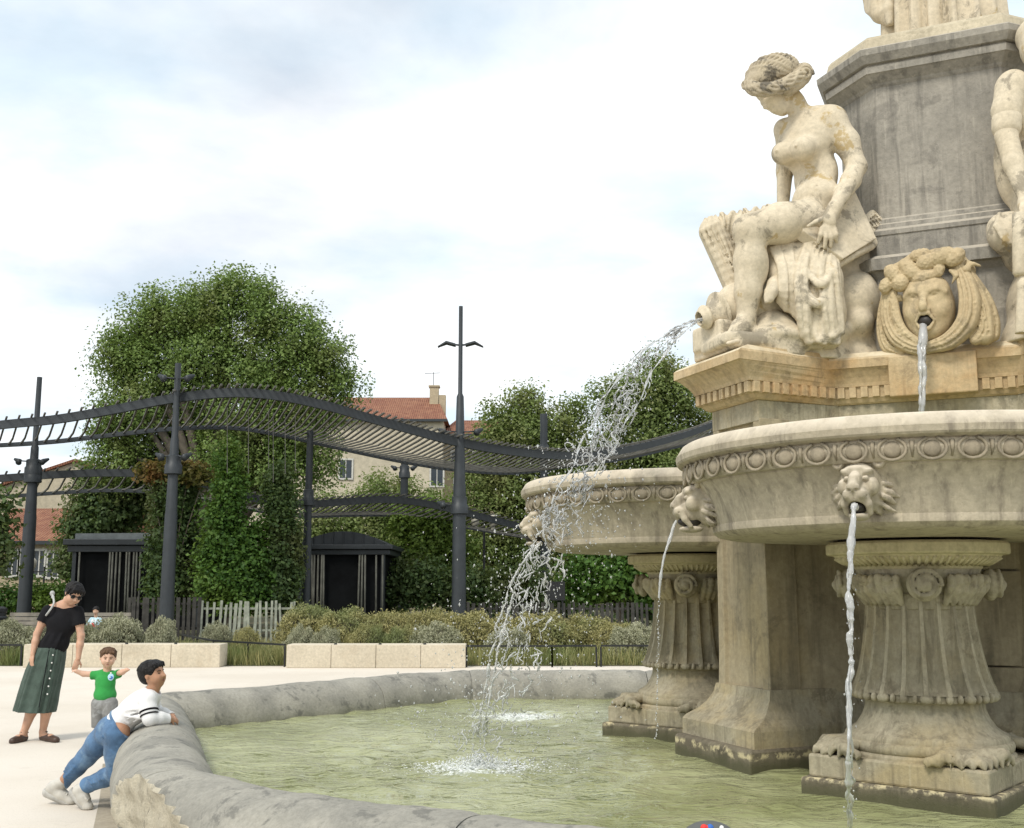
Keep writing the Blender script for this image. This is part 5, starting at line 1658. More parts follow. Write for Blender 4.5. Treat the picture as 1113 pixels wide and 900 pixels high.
# the large plane tree behind the pergola
sp = [(235, 330, 42), (285, 340, 42), (190, 348, 44), (148, 362, 38), (130, 395, 30), (160, 405, 48), (325, 362, 42), (352, 392, 34), (372, 418, 20), (220, 385, 60), (285, 395, 58), (335, 425, 42), (150, 450, 48), (205, 450, 56, 50, 2), (265, 455, 58), (320, 470, 44), (130, 500, 36), (190, 500, 50, 40, 2), (250, 500, 50), (300, 510, 44), (345, 500, 30), (168, 335, 20), (252, 310, 20), (122, 378, 12), (120, 470, 26), (365, 445, 18)]
greenery('plane_tree', 'very large spreading plane tree rising above the wavy pergola at the left', 'tree', [(c, (r[0] * .82, r[1] * .82, r[2] * .84)) for c, r in px_lobes(sp, 50)], 46, 110, .80, .15, M['leaf_plane'], trunk=.55, shell=.35, limbs=18, loc=tuple(map(float, WZ(238, 672, 0) * 0 + np.array((W(238, 660, 50)[0], 50, 0)))))
# trees beyond at the right
sp = [(575, 470, 34), (545, 480, 26), (610, 475, 30), (530, 510, 34), (575, 520, 44), (620, 520, 34), (590, 570, 44), (540, 560, 44), (572, 440, 20), (625, 450, 16), (520, 600, 34), (560, 620, 40), (610, 620, 40), (538, 455, 14)]
greenery('broadleaf_tree', 'rounded mid-green tree to the right of the tallest lamp mast', 'tree', [(c, (r[0] * .9, r[1] * .9, r[2] * .9)) for c, r in px_lobes(sp, 62)], 60, 84, .95, .19, M['leaf_far'], trunk=.35, shell=.4, group='trees behind the pergola', limbs=8)
sp = [(700, 430, 38), (730, 420, 30), (672, 440, 24), (735, 460, 38), (695, 480, 46), (660, 500, 32), (720, 520, 50), (680, 560, 44), (740, 570, 44), (715, 402, 18), (650, 430, 10), (700, 620, 50), (660, 610, 40), (780, 480, 40), (790, 560, 50)]
greenery('broadleaf_tree', 'tall green tree behind the arc of water and the far basin', 'tree', [(c, (r[0] * .9, r[1] * .9, r[2] * .9)) for c, r in px_lobes(sp, 60)], 60, 84, .92, .185, M['leaf_far'], trunk=.35, shell=.4, group='trees behind the pergola', limbs=8)
sp = [(408, 540, 24), (360, 566, 30), (430, 556, 26), (400, 580, 36), (440, 534, 14), (465, 552, 20), (345, 595, 30), (430, 605, 40)]
greenery('broadleaf_tree', 'low dull-green tree behind the lower pergola deck, before the red-roofed house', 'tree', px_lobes(sp, 64), 90, 40, .7, .19, M['leaf_far'], trunk=.25, shell=.4, group='trees behind the pergola', limbs=5)
sp = [(472, 585, 28), (450, 605, 28), (492, 600, 22), (470, 560, 20), (440, 570, 18), (485, 560, 14)]
greenery('broadleaf_tree', 'fresh bright-green young tree left of the tallest lamp mast', 'tree', px_lobes(sp, 46), 100, 18, .5, .18, M['leaf_bright'], trunk=.12, shell=.35, group='trees behind the pergola', limbs=5)
sp = [(460, 632, 32, 26), (430, 640, 26, 22), (490, 640, 26, 24), (515, 640, 22, 26), (545, 645, 30, 30), (580, 640, 28, 34)]
greenery('evergreen_bush', 'dark evergreen bush mass behind the tan shrubs, right of the curved-roof kiosk', 'bush', px_lobes(sp, 43), 120, 18, .5, .16, M['leaf_dark'], group='bushes in the park', trunk=.08, shell=.3)
sp = [(655, 625, 34, 28), (690, 620, 34, 30), (630, 630, 22, 24), (670, 605, 26, 16), (715, 635, 26, 26)]
greenery('evergreen_bush', 'broad-leaved glossy bush seen under the far basin', 'bush', px_lobes(sp, 40), 110, 18, .5, .20, M['leaf_ivy'], group='bushes in the park', trunk=.08, shell=.3)
sp = [(700, 655, 34, 18), (740, 650, 34, 22), (610, 655, 22, 18), (770, 640, 40, 34), (810, 640, 40, 34)]
greenery('evergreen_bush', 'low dark bush beside the picket fence near the far pedestal', 'bush', px_lobes(sp, 44), 70, 14, .5, .22, M['leaf_dark'], group='bushes in the park', trunk=.08, shell=.3)
sp = [(118, 555, 40), (95, 570, 28), (140, 545, 34), (88, 600, 24, 40), (72, 615, 16, 30), (150, 520, 30), (105, 530, 24)]
greenery('broadleaf_tree', 'dark tree standing behind the flat-roofed kiosk at the left', 'tree', px_lobes(sp, 52), 120, 18, .7, .22, M['leaf_dark'], trunk=.25, shell=.35, group='trees behind the pergola', limbs=6)
sp = [(-6, 560, 16, 26), (4, 590, 10, 20), (-14, 590, 20, 30), (2, 610, 8, 10), (8, 545, 5)]
greenery('broadleaf_tree', 'thin dark tree cut by the left edge of the view', 'tree', px_lobes(sp, 34), 34, 10, .5, .2, M['leaf_dark'], trunk=.1, shell=.3, group='trees behind the pergola', limbs=4)
sp = [(5, 652, 18, 15), (35, 650, 22, 14), (65, 651, 22, 14), (-25, 652, 20, 16), (90, 655, 14, 12)]
greenery('clipped_hedge', 'low clipped green hedge behind the bench at the far left', 'hedge', px_lobes(sp, 44), 90, 14, .4, .17, M['leaf_ivy'], trunk=.05, shell=.3)
CC = []; NN = []
for x_, dy_ in ((-330, 0), (-150, 6), (1000, 4), (1250, 0)):     # the park goes on beyond both edges of the view
    sp = [(x_ + a_, 640 - b_, r_2) for a_, b_, r_2 in ((0, 230, 60), (-60, 190, 56), (60, 195, 56), (-20, 140, 70), (50, 130, 60), (-70, 120, 50), (0, 80, 60))]
    C, N = clump_points(px_lobes(sp, 66 + dy_), 44, 1.2, 60, .35); CC.append(C); NN.append(N)
C = np.concatenate(CC); N = np.concatenate(NN)
V, F = leaf_mesh(C, .34 * NPR.uniform(.6, 1.3, len(C)), N)
o = link_mesh('distant_trees', V, F, M['leaf_plane'], None, False); tag(o, 'further park trees beyond the edges of the view', 'greenery', kind='stuff')
# climbers
sp = [(186, 540, 24, 30), (187, 580, 24, 34), (186, 620, 24, 34), (200, 540, 16, 26), (205, 600, 18, 40), (174, 600, 14, 44), (190, 640, 28, 22), (174, 640, 14, 22)]
iv1 = greenery('creeper_column', 'brownish creeper wrapping the pergola between the kiosk and the tall ivy', 'climber', px_lobes(sp, 37.5), 130, 18, .38, .15, M['leaf_dark'], group='climbing plants on the pergola', trunk=.1, shell=.35)
sp = [(180, 512, 26, 7), (205, 514, 22, 8), (160, 513, 14, 6), (222, 518, 10, 8)]
greenery('creeper_column', 'reddening creeper spilling over the edge of the lower pergola deck', 'climber', px_lobes(sp, 37), 60, 12, .3, .17, M['leaf_autumn'], group='climbing plants on the pergola', trunk=.05, shell=.2)
sp = [(247, 500, 12, 20), (250, 530, 17, 24), (245, 560, 22, 28), (248, 595, 28, 30), (240, 630, 28, 28), (268, 620, 28, 34), (275, 590, 18, 26), (262, 645, 34, 20), (228, 600, 12, 34)]
greenery('ivy_column', 'tall tapering pillar of bright ivy, the left one of the pair below the pergola', 'climber', px_lobes(sp, 36), 130, 18, .34, .14, M['leaf_ivy'], group='climbing plants on the pergola', trunk=.1, shell=.4)
sp = [(303, 520, 13, 22), (305, 550, 17, 26), (305, 585, 19, 30), (308, 620, 20, 32), (300, 645, 24, 18), (318, 600, 10, 40)]
greenery('ivy_column', 'dark narrow pillar of ivy, the right one of the pair below the pergola', 'climber', px_lobes(sp, 36.5), 120, 18, .32, .135, M['leaf_dark'], group='climbing plants on the pergola', trunk=.1, shell=.4)

# far belt of planting that closes the view under the trees
sp = [(x, 636 + (i * 7 % 9), 26, 22) for i, x in enumerate(range(-520, 1500, 34))]
C, N = clump_points(px_lobes(sp, 78), 12, 1.0, 46, .3)
V, F = leaf_mesh(C, .42 * NPR.uniform(.6, 1.3, len(C)), N)
o = link_mesh('far_greenery', V, F, M['leaf_dark'], None, False); tag(o, 'dark belt of planting far behind the kiosks', 'greenery', kind='stuff')

# ------------------------------------------------------------------ shrubs in the bed
def shrub_master(mat, n, size, seed, spike=.0):
    """unit dome shrub (radius 1, height about 1) as leaf mesh"""
    global NPR
    NPR = np.random.RandomState(seed)
    d = unit(n); d[:, 2] = np.abs(d[:, 2])
    d = d * ((np.hypot(d[:, 0], d[:, 1]) ** 3 + d[:, 2] ** 3) ** (-1 / 3))[:, None]
    lump = 1 + .10 * np.sin(d[:, 0] * 7 + seed) * np.cos(d[:, 1] * 6) + .07 * np.sin(d[:, 2] * 13 + d[:, 0] * 9)
    r = (NPR.uniform(.72, 1.0, n)) * lump + spike * NPR.random_sample(n) ** 3
    C = d * r[:, None]; C[:, 2] = C[:, 2] * .98
    N = d * .35 + NPR.normal(size=(n, 3)) * .8; N /= np.linalg.norm(N, axis=1)[:, None]
    V, F = leaf_mesh(C, size * NPR.uniform(.6, 1.4, n), N, .34)
    me = link_mesh('foliage', V, F, mat, None, False)
    return me
masters = {}
for key, mat, n, size, sp_ in (('grey', 'leaf_grey', 15000, .085, .05), ('tan', 'leaf_tan', 15000, .085, .12)):
    masters[key] = [shrub_master(M[mat], n, size, 40 + k + len(key), sp_) for k in range(2)]
def shrub(key, px, pyt, pyb, rx, Y, label, k=0, grp=None):
    top = W(px, pyt, Y); m_ = Y / FPX
    h = float(top[2]); r = rx * m_ * 1.04
    root = empty('grey_shrub' if key == 'grey' else 'tan_shrub', (float(top[0]), Y, 0))
    tag(root, label, 'shrub', grp or ('grey-green mounded shrubs' if key == 'grey' else 'tan flowering shrubs'))
    src = masters[key][k % 2]
    o = bpy.data.objects.new('foliage', src.data); COL.objects.link(o); o.parent = root
    o.scale = (r, r * .9, h / 1.02); o.rotation_euler = (0, 0, px * .7)
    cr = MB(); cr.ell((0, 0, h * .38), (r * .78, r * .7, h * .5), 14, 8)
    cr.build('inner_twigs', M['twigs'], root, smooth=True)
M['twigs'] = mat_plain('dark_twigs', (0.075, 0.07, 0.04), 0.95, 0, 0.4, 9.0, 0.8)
SH = [
 ('grey', 8, 676, 31, 25.2, 'grey-green shrub at the far left edge, behind the railing'),
 ('grey', 44, 680, 20, 25.6, 'grey-green shrub half hidden behind the woman in black'),
 ('grey', 92, 678, 18, 25.0, 'grey-green shrub just right of the woman, below the seated child'),
 ('grey', 128, 671, 30, 24.6, 'large domed grey-green shrub over the left stone bench'),
 ('grey', 177, 673, 17.5, 24.4, 'small round grey-green shrub at the right end of the left pair'),
 ('grey', 328, 681, 17, 24.6, 'small grey-green shrub behind the left end of the right stone bench'),
 ('grey', 356, 683, 17, 24.4, 'grey-green shrub, second from the left end of the right stone bench'),
 ('grey', 474, 679, 30, 24.4, 'wide grey-green shrub behind the right end of the right stone bench'),
 ('grey', 552, 682, 24, 24.6, 'grey-green shrub behind the railing, seen through the falling drops'),
 ('grey', 690, 680, 30, 24.4, 'grey-green shrub by the railing next to the far pedestal'),
 ('grey', 740, 676, 30, 24.4, 'grey-green shrub mostly hidden behind the far pedestal'),
 ('grey', 236, 678, 18, 26.4, 'pale shrub in front of the whitewashed pickets'),
 ('tan', 335, 660, 34, 27.0, 'tan shrub at the left end of the long tan hedge'),
 ('tan', 378, 664, 36, 26.4, 'tan shrub, second from the left end of the tan hedge'),
 ('tan', 424, 667, 36, 27.0, 'tan shrub in the middle of the hedge behind the right stone bench'),
 ('tan', 468, 665, 34, 27.6, 'tan shrub left of the tallest mast foot'),
 ('tan', 512, 667, 36, 26.8, 'tan shrub at the foot of the tallest mast'),
 ('tan', 552, 670, 34, 27.4, 'tan shrub behind the double strand of water'),
 ('tan', 592, 668, 36, 26.6, 'tan shrub behind the falling drops of the arc'),
 ('tan', 634, 671, 34, 27.2, 'tan shrub right of the falling drops'),
 ('tan', 668, 678, 26, 26.4, 'last tan shrub at the right end of the hedge'),
 ('tan', 268, 684, 16, 25.6, 'loose dry shrub between the two stone benches'),
 ('tan', 400, 680, 22, 25.4, 'low tan shrub just above the right stone bench'),
 ('tan', 440, 682, 20, 25.2, 'low tan shrub above the right half of the right stone bench'),
]
for i, (key, px, pyt, rx, Y, lab) in enumerate(SH): shrub(key, px, pyt, 0, rx, Y, lab, i)
for key in masters:
    for o in masters[key]: bpy.data.objects.remove(o)
# grass and weeds of the bed
def blades(name, areas, h0, h1, mat):
    Vs = []; Fs = []; nb = 0
    for (x0, x1, y0, y1, n) in areas:
        x = NPR.uniform(x0, x1, n); y = NPR.uniform(y0, y1, n); h = NPR.uniform(h0, h1, n); w = NPR.uniform(.006, .014, n)
        a = NPR.uniform(0, 6.28, n); lx = NPR.normal(0, .25, n) * h; ly = NPR.normal(0, .25, n) * h
        dx = np.cos(a) * w; dy = np.sin(a) * w
        V = np.stack([np.stack([x - dx, y - dy, np.zeros(n)], 1), np.stack([x + dx, y + dy, np.zeros(n)], 1), np.stack([x + dx * .3 + lx, y + dy * .3 + ly, h], 1), np.stack([x - dx * .3 + lx, y - dy * .3 + ly, h], 1)], 1)
        Vs.append(V.reshape(-1, 3)); Fs.append(np.arange(4 * n).reshape(n, 4) + nb); nb += 4 * n
    o = link_mesh(name, np.concatenate(Vs), np.concatenate(Fs), mat, None, False)
    tag(o, 'dry grass and weeds growing in the planting bed', 'grass', kind='stuff')
blades('bed_grass', [(-14, 6, 23.2, 24.3, 9000), (-8, -4.2, 23.4, 27, 5000), (-14, 8, 24.3, 29, 6000), (6, 11, 22.5, 28, 2500)], .10, .42, M['leaf_grass'])

# ------------------------------------------------------------------ stone benches, railings
def stone_bench(x0, x1, Y, top, label, nblk):
    a = WZ(x0, 725, 0); xa = W(x0, 715, Y)[0]; xb = W(x1, 715, Y)[0]
    root = empty('stone_bench', (float((xa + xb) / 2), Y, 0)); tag(root, label, 'bench', 'long stone benches before the planting')
    L = (xb - xa) / nblk; mx = float((xa + xb) / 2)
    for k in range(nblk):
        mb = MB(); mb.box((xa + L * (k + .5) - mx, .30, top / 2), (L - .006, .60, top))
        mb.build('block', M['wallblock'], root, bevel=.012)
    for k in range(1, nblk):
        mb = MB(); mb.lathe([(.028, -.02), (.032, 0), (.028, .022), (.012, .028)], 12, c=(xa + L * (k + (.0 if nblk > 4 else -.05)) - mx + .12, .06, top + .002))
        mb.build('stud', M['rail'], root, smooth=True)
stone_bench(25, 239, 22.75, .455, 'long pale stone bench of blocks behind the woman and toddler', 4)
stone_bench(311, 506, 22.6, .455, 'long pale stone bench of blocks in front of the tan hedge', 4)
def railing(pts, h, label, step):
    root = empty('low_railing', (float(pts[0][0]), float(pts[0][1]), 0)); tag(root, label, 'railing', 'low black railings of the planting bed')
    b0 = np.array((pts[0][0], pts[0][1], 0))
    mb = MB()
    for a, b in zip(pts[:-1], pts[1:]):
        a3 = np.array((a[0], a[1], h)) - b0; b3 = np.array((b[0], b[1], h)) - b0
        mb.bar(a3, b3, .05, .035)
    mb.build('top_bar', M['rail'], root)
    for a, b in zip(pts[:-1], pts[1:]):
        a = np.array(a); b = np.array(b); L = np.linalg.norm(b - a); n = max(1, round(L / step))
        for k in range(n + 1):
            c = a + (b - a) * k / n
            mb = MB(); mb.box((c[0] - b0[0], c[1] - b0[1], h / 2 - .012), (.035, .035, h - .02))
            mb.build('post', M['rail'], root)
def xy(px, py, Y): return tuple(W(px, py, Y)[:2])
railing([xy(-30, 700, 23.2), xy(24, 700, 23.2)], .42, 'low black railing left of the left stone bench', 1.2)
railing([xy(198, 700, 27.5), xy(232, 700, 24.6), xy(310, 700, 22.9)], .44, 'low black railing angling back between the two stone benches', 1.5)
railing([xy(507, 700, 22.8), xy(600, 700, 22.8), xy(648, 700, 22.9)], .42, 'low black railing right of the right stone bench, behind the arc of water', 1.75)
railing([xy(653, 700, 22.9), xy(712, 700, 22.9), xy(790, 700, 23.2)], .42, 'low black railing running behind the far pedestal', 1.0)

# ------------------------------------------------------------------ masts and the wavy pergola
def spot(mb, c, dx, sc=1.0):
    """small floodlight with a rounded hood"""
    c = np.array(c)
    mb.tube([tuple(c + np.array((dx * .22 * sc, 0, .10 * sc))), tuple(c), tuple(c + np.array((dx * -.02, -.12 * sc, -.07 * sc)))], [.05 * sc, .12 * sc, .13 * sc], 10)
def mast(px, pyb, pyt, Y, wb, wt_, label, collars=(), lights=(), arms=None):
    x = float(W(px, pyb, Y)[0]); z1 = float(W(px, pyt, Y)[2]); m_ = Y / FPX
    root = empty('lamp_mast', (x, Y, 0)); tag(root, label, 'lamp mast', 'tall dark masts of the pergola')
    rb, rt = wb * m_ / 2, wt_ * m_ / 2
    mb = MB(); mb.tube([(0, 0, 0), (0, 0, z1 * .45), (0, 0, z1 * .46), (0, 0, z1 * .72), (0, 0, z1 * .73), (0, 0, z1)], [rb, rb * .86, rb * .80, (rb * .72 + rt) / 2 * 1.0, rt * 1.1, rt], 14)
    mb.build('pole', M['steel'], root, angle=40)
    for py in collars:
        z = float(W(px, py, Y)[2])
        mb = MB(); mb.lathe([(rb * .9, -.32), (rb * 1.22, -.30), (rb * 1.22, -.05), (rb * 1.05, 0), (rb * 1.05, .22), (rb * .8, .25)], 14, c=(0, 0, z))
        mb.build('collar', M['steel'], root, angle=40)
    for py, dx in lights:
        z = float(W(px, py, Y)[2])
        mb = MB()
        mb.bar((0, -.05, z), (dx, -.15, z + .02), .04, .04)
        spot(mb, (dx, -.2, z), 1 if dx > 0 else -1, .8)
        mb.build('floodlight', M['steel'], root, smooth=True)
    if arms:
        z = float(W(px, arms, Y)[2])
        for sx in (-1, 1):
            mb = MB(); mb.bar((0, 0, z + .02), (sx * .25, 0, z + .05), .06, .05)
            mb.loft([[(sx * .16, -.16, z - .01), (sx * .16, .16, z - .01), (sx * .16, .16, z + .05), (sx * .16, -.16, z + .05)], [(sx * .45, -.17, z + .07), (sx * .45, .17, z + .07), (sx * .45, .17, z + .13), (sx * .45, -.17, z + .13)], [(sx * .72, -.08, z - .05), (sx * .72, .08, z - .05), (sx * .72, .08, z - .02), (sx * .72, -.08, z - .02)]])
            mb.build('lamp_head', M['steel'], root)
    return root
mast(26, 664, 410, 38.0, 15, 5.5, 'dark lamp mast at the far left, rising above both pergola decks', (507, 515), ((502, -.42), (502, .42)))
mast(181, 665, 395, 32.0, 15.5, 6.5, 'thick dark lamp mast before the creepers, left part of the pergola', (504,), ((412, -.34), (412, .38), (497, -.3), (497, .4)))
mast(332, 655, 468, 37.8, 11, 7, 'dark mast beside the curved-roof kiosk, under the pergola crest', (540,))
mast(438, 620, 502, 48.0, 10, 8, 'short dark mast behind the lower pergola deck, left of the tallest mast', (512,), ((509, -.4), (509, .4)))
mast(498.5, 664, 333, 34.2, 16, 4.5, 'tallest dark mast with a T of two lamp heads, centre of the view', (548,), ((470, -.5), (470, .55), (549, -.5)), arms=376)
mast(592, 660, 450, 46.0, 11, 8, 'dark mast behind the arc of water and the falling drops', (490,))
def pergola(label, front, rear, spacing, shift, x_from, x_to, slat, beam_h):
    F_ = np.array(sorted(front)); R_ = np.array(sorted(rear))
    F3 = spline(np.array([W(*p) for p in F_]), 120); R3 = spline(np.array([W(*p) for p in R_]), 120)
    base = F3[60].copy(); base[2] = 0
    root = empty('wavy_pergola', tuple(map(float, base))); tag(root, label, 'pergola', 'wavy pergola decks')
    inv = Matrix.Translation([-float(q) for q in base])
    for nm, P3, bh in (('front_beam', F3, beam_h), ('rear_beam', R3, beam_h * .55)):
        mb = MB(); rings = []
        for i in range(len(P3)):
            tn = P3[min(i + 1, len(P3) - 1)] - P3[max(i - 1, 0)]; tn[2] = 0; tn /= np.linalg.norm(tn)
            sd = np.array((-tn[1], tn[0], 0)) * .06
            z = np.array((0, 0, bh / 2))
            rings.append([tuple(P3[i] - sd - z), tuple(P3[i] + sd - z), tuple(P3[i] + sd + z), tuple(P3[i] - sd + z)])
        mb.loft(rings)
        part_w(mb.build(nm, M['steel'], root), inv)
    mb = MB()
    xs = []; x = x_from
    while x < x_to:
        xs.append(x); x += np.interp(x, spacing[0], spacing[1])
    def on(Fp, x):
        py = np.interp(x, Fp[:, 0], Fp[:, 1]); Y = np.interp(x, Fp[:, 0], Fp[:, 2]); return W(x, py, Y)
    def curve(P3, pxs, x): return np.array([np.interp(x, pxs, P3[:, k]) for k in range(3)])
    def pxof(P3):
        out = []
        for p in P3:
            dz = p[2] - CAMH; d = p[1] * CT + dz * ST; out.append(556.5 + FPX * p[0] / d)
        return np.array(out)
    pf, pr = pxof(F3), pxof(R3)
    for x in xs:
        a = curve(F3, pf, x); xr = x - np.interp(x, shift[0], shift[1])
        if xr < pr[0] + 1: continue
        b = curve(R3, pr, xr)
        v = (b - a); ext = v / np.linalg.norm(v) * .55
        up = np.array((0, 0, beam_h / 2 + .03))
        mid = (a + b) / 2 + np.array((0, 0, -.22))
        P = spline([a - ext + up, a + up, mid + up * .5, b + up * .2, b + ext * .7 + up * .2], 9)
        for i in range(8): mb.bar(P[i], P[i + 1], slat[0], slat[1])
    part_w(mb.build('slats', M['slat'], root), inv)
    return root
M['slat'] = mat_plain('weathered_slat', (0.115, 0.112, 0.100), 0.75, 0, 0.3, 2.0)
upF = [(-420, 492, 44), (-200, 482, 39.5), (-60, 470, 36.5), (0, 462, 35.2), (60, 456, 34.2), (120, 446, 33.2), (190, 433, 32.3), (250, 427, 32.2), (300, 430, 32.4), (350, 440, 32.8), (400, 454, 33.2), (450, 468, 33.6), (500, 481, 34.2), (560, 491, 36), (620, 495, 39), (680, 489, 43), (740, 474, 47), (800, 455, 51), (900, 440, 56)]
upR = [(-440, 512, 50), (-220, 500, 45), (-80, 487, 41), (0, 484, 40), (60, 480, 39.4), (120, 473, 38.7), (190, 466, 39), (250, 465, 40.2), (300, 472, 41), (350, 483, 42), (400, 494, 42.6), (450, 504, 43.2), (500, 511, 43.6), (560, 514, 44.2), (620, 506, 45), (680, 498, 48), (760, 480, 53), (880, 455, 60)]
pergola('upper deck of the wavy dark slatted pergola, arching over the ivy', upF, upR, ((0, 150, 250, 350, 450, 800), (14, 12.5, 8.5, 7.2, 6.4, 5.5)), ((0, 200, 320, 430, 550, 800), (10, 20, 32, 62, 70, 60)), -400, 880, (.055, .05), .27)
loF = [(-420, 545, 46), (-200, 532, 42), (-60, 524, 40), (0, 520, 39.6), (60, 516, 39.2), (120, 514, 39), (180, 517, 39), (240, 531, 39.2), (290, 545, 39.5), (333, 548, 40), (380, 545, 40.6), (420, 543, 41.2), (460, 547, 42), (500, 556, 42.8), (540, 566, 43.6), (580, 576, 44.4), (640, 588, 46)]
loR = [(-440, 560, 54), (-220, 552, 49), (-90, 543, 46), (0, 540, 45.4), (60, 536, 45), (120, 533, 44.6), (180, 536, 44.6), (240, 546, 45), (290, 557, 45.4), (333, 561, 45.8), (380, 560, 46.5), (420, 560, 47), (460, 564, 48), (500, 572, 49), (560, 582, 50), (640, 592, 52)]
pergola('lower deck of the wavy dark slatted pergola, crossing behind the tallest mast', loF, loR, ((0, 150, 250, 350, 450, 800), (14, 13, 9.5, 8, 7, 6)), ((0, 200, 320, 430, 640), (14, 24, 40, 52, 40)), -400, 610, (.055, .05), .26)
# hanging wires with climbers' strings
mb = MB()
for px in (247, 270, 292, 297, 310, 321):
    a = W(px, 440 + (px - 240) * .15, 34.5); b = W(px, 505 + (px * 7 % 20), 34.5)
    mb.bar(a, b, .018, .018)
o = mb.build('hanging_wires', M['slat']); tag(o, 'thin wires hanging from the pergola crest above the ivy', 'wires')

# ------------------------------------------------------------------ picket fences
M['picket_pale'] = mat_plain('silvered_wood', (0.27, 0.29, 0.235), 0.85, 0, 0.3, 5.0, 0.4)
M['picket_dark'] = mat_plain('dark_wood', (0.045, 0.043, 0.038), 0.85, 0, 0.35, 5.0, 0.4)
def picket_fence(x0, x1, Y, pyt, step, w, mat, label, seed, lean=.03, jag=.06):
    q_ = random.Random(seed); m_ = Y / FPX
    xa = float(W(x0, 670, Y)[0]); xb = float(W(x1, 670, Y)[0]); h = float(W(x0, pyt, Y)[2])
    root = empty('picket_fence', ((xa + xb) / 2, Y, 0)); tag(root, label, 'fence', 'picket fences of the park')
    mx = (xa + xb) / 2
    mb = MB(); x = xa
    while x < xb:
        hh = h + q_.uniform(-jag, jag); l = q_.gauss(0, lean); ww = w * q_.uniform(.7, 1.2)
        dy = q_.uniform(-.03, .0)
        mb.bar((x - mx, dy, -.02), (x - mx + l, dy, hh), ww, .03, up=(0, 1, 0))
        x += step * q_.uniform(.75, 1.3)
    mb.build('pickets', mat, root)
    for z in (.3, .85):
        mb = MB(); mb.bar((xa - mx, .035, h * z), (xb - mx, .035, h * z), .04, .06)
        mb.build('rail', mat, root)
picket_fence(140, 219, 33.5, 649, .155, .10, M['picket_dark'], 'dark stained picket fence behind the thick mast, left of the whitewashed one', 1, .01, .02)
picket_fence(219, 322, 33.0, 655, .15, .075, M['picket_pale'], 'pale silvered fence of crooked split pickets below the ivy', 2, .06, .07)
picket_fence(500, 720, 36.0, 656, .17, .10, M['picket_dark'], 'dark picket fence behind the tan hedge and the falling drops', 3, .015, .05)

# ------------------------------------------------------------------ kiosks
M['black'] = mat_plain('black_boards', (0.008, 0.009, 0.010), 0.9, 0, 0.3, 2.0, 0, .15)
M['zinc'] = mat_plain('zinc_roof', (0.16, 0.18, 0.185), 0.5, 0.3, 0.2, 2.0)
M['pole'] = mat_plain('pale_poles', (0.15, 0.15, 0.125), 0.8, 0, 0.3, 3.0)
def kiosk(x0, x1, Y, y_eave0, y_eave1, y_top, curved, label, poles, depth=5.0):
    m_ = Y / FPX
    xa = float(W(x0, 640, Y)[0]); xb = float(W(x1, 640, Y)[0]); mx = (xa + xb) / 2; w = xb - xa
    z0 = float(W(x0, y_eave1, Y)[2]); z1 = float(W(x0, y_eave0, Y)[2]); z2 = float(W(x0, y_top, Y)[2])
    root = empty('kiosk', (mx, Y + depth / 2, 0)); tag(root, label, 'kiosk', 'dark park kiosks')
    mb = MB(); mb.box((0, 0, z0 / 2), (w - .5, depth - .4, z0)); mb.build('walls', M['black'], root)
    mb = MB()
    hh = (z1 - z0)
    mb.box((0, 0, z0 + hh * .25), (w, depth + .1, hh * .5)); mb.box((0, -.06, z0 + hh * .76), (w + .25, depth + .3, hh * .46))
    rf = mb.build('roof', M['steel'], root, bevel=.02)
    mb = MB(); rings = []
    for k in range(13):
        t_ = k / 12; x = (t_ - .5) * (w * .95)
        zz = z1 + (z2 - z1) * (math.sin(math.pi * t_) ** .85 if curved else 1 - .15 * abs(t_ - .5)) + .004
        rings.append([(x, -depth / 2 + .3, z1 - .02), (x, depth / 2 - .3, z1 - .02), (x, depth / 2 - .3, zz), (x, -depth / 2 + .3, zz)])
    mb.loft(rings); mb.build('roof_cap', M['zinc'] if not curved else M['steel'], rf)
    if curved:
        for k in range(9):
            t_ = (k + .5) / 9; x = (t_ - .5) * (w * .95); zz = z1 + (z2 - z1) * math.sin(math.pi * t_) ** .85
            mb = MB(); mb.bar((x, -depth / 2 + .27, z1), (x, -depth / 2 + .27, zz), .03, .05); mb.build('seam', M['steel'], rf)
    for k, (pa, pb) in enumerate(poles):
        xa_ = float(W(pa, 660, Y)[0]) - mx; xb_ = float(W(pb, y_eave1, Y)[0]) - mx
        mb = MB(); mb.tube([(xa_, -depth / 2 - .02, 0), (xb_, -depth / 2 - .02, z0)], .035, 7)
        mb.build('pole', M['pole'], root, smooth=True)
    for x in (-w / 2 + .25, w / 2 - .25):
        mb = MB(); mb.box((x, -depth / 2 + .1, z0 / 2), (.14, .14, z0)); mb.build('corner_post', M['steel'], root)
kiosk(71, 222, 42.0, 586, 600, 579, False, 'black flat-roofed kiosk behind the woman, between hedge and creeper', [(117, 120), (120, 123), (124, 127), (129, 131), (136, 138), (139, 141), (143, 146), (147, 149), (151, 153), (84, 87)])
kiosk(318, 423, 41.0, 592, 603, 577, True, 'black kiosk with a low curved roof, under the lower pergola deck', [(341, 342), (345, 346), (349, 350), (352, 352), (389, 391), (393, 394), (397, 397), (409, 409), (416, 416), (341, 339), (337, 337)])

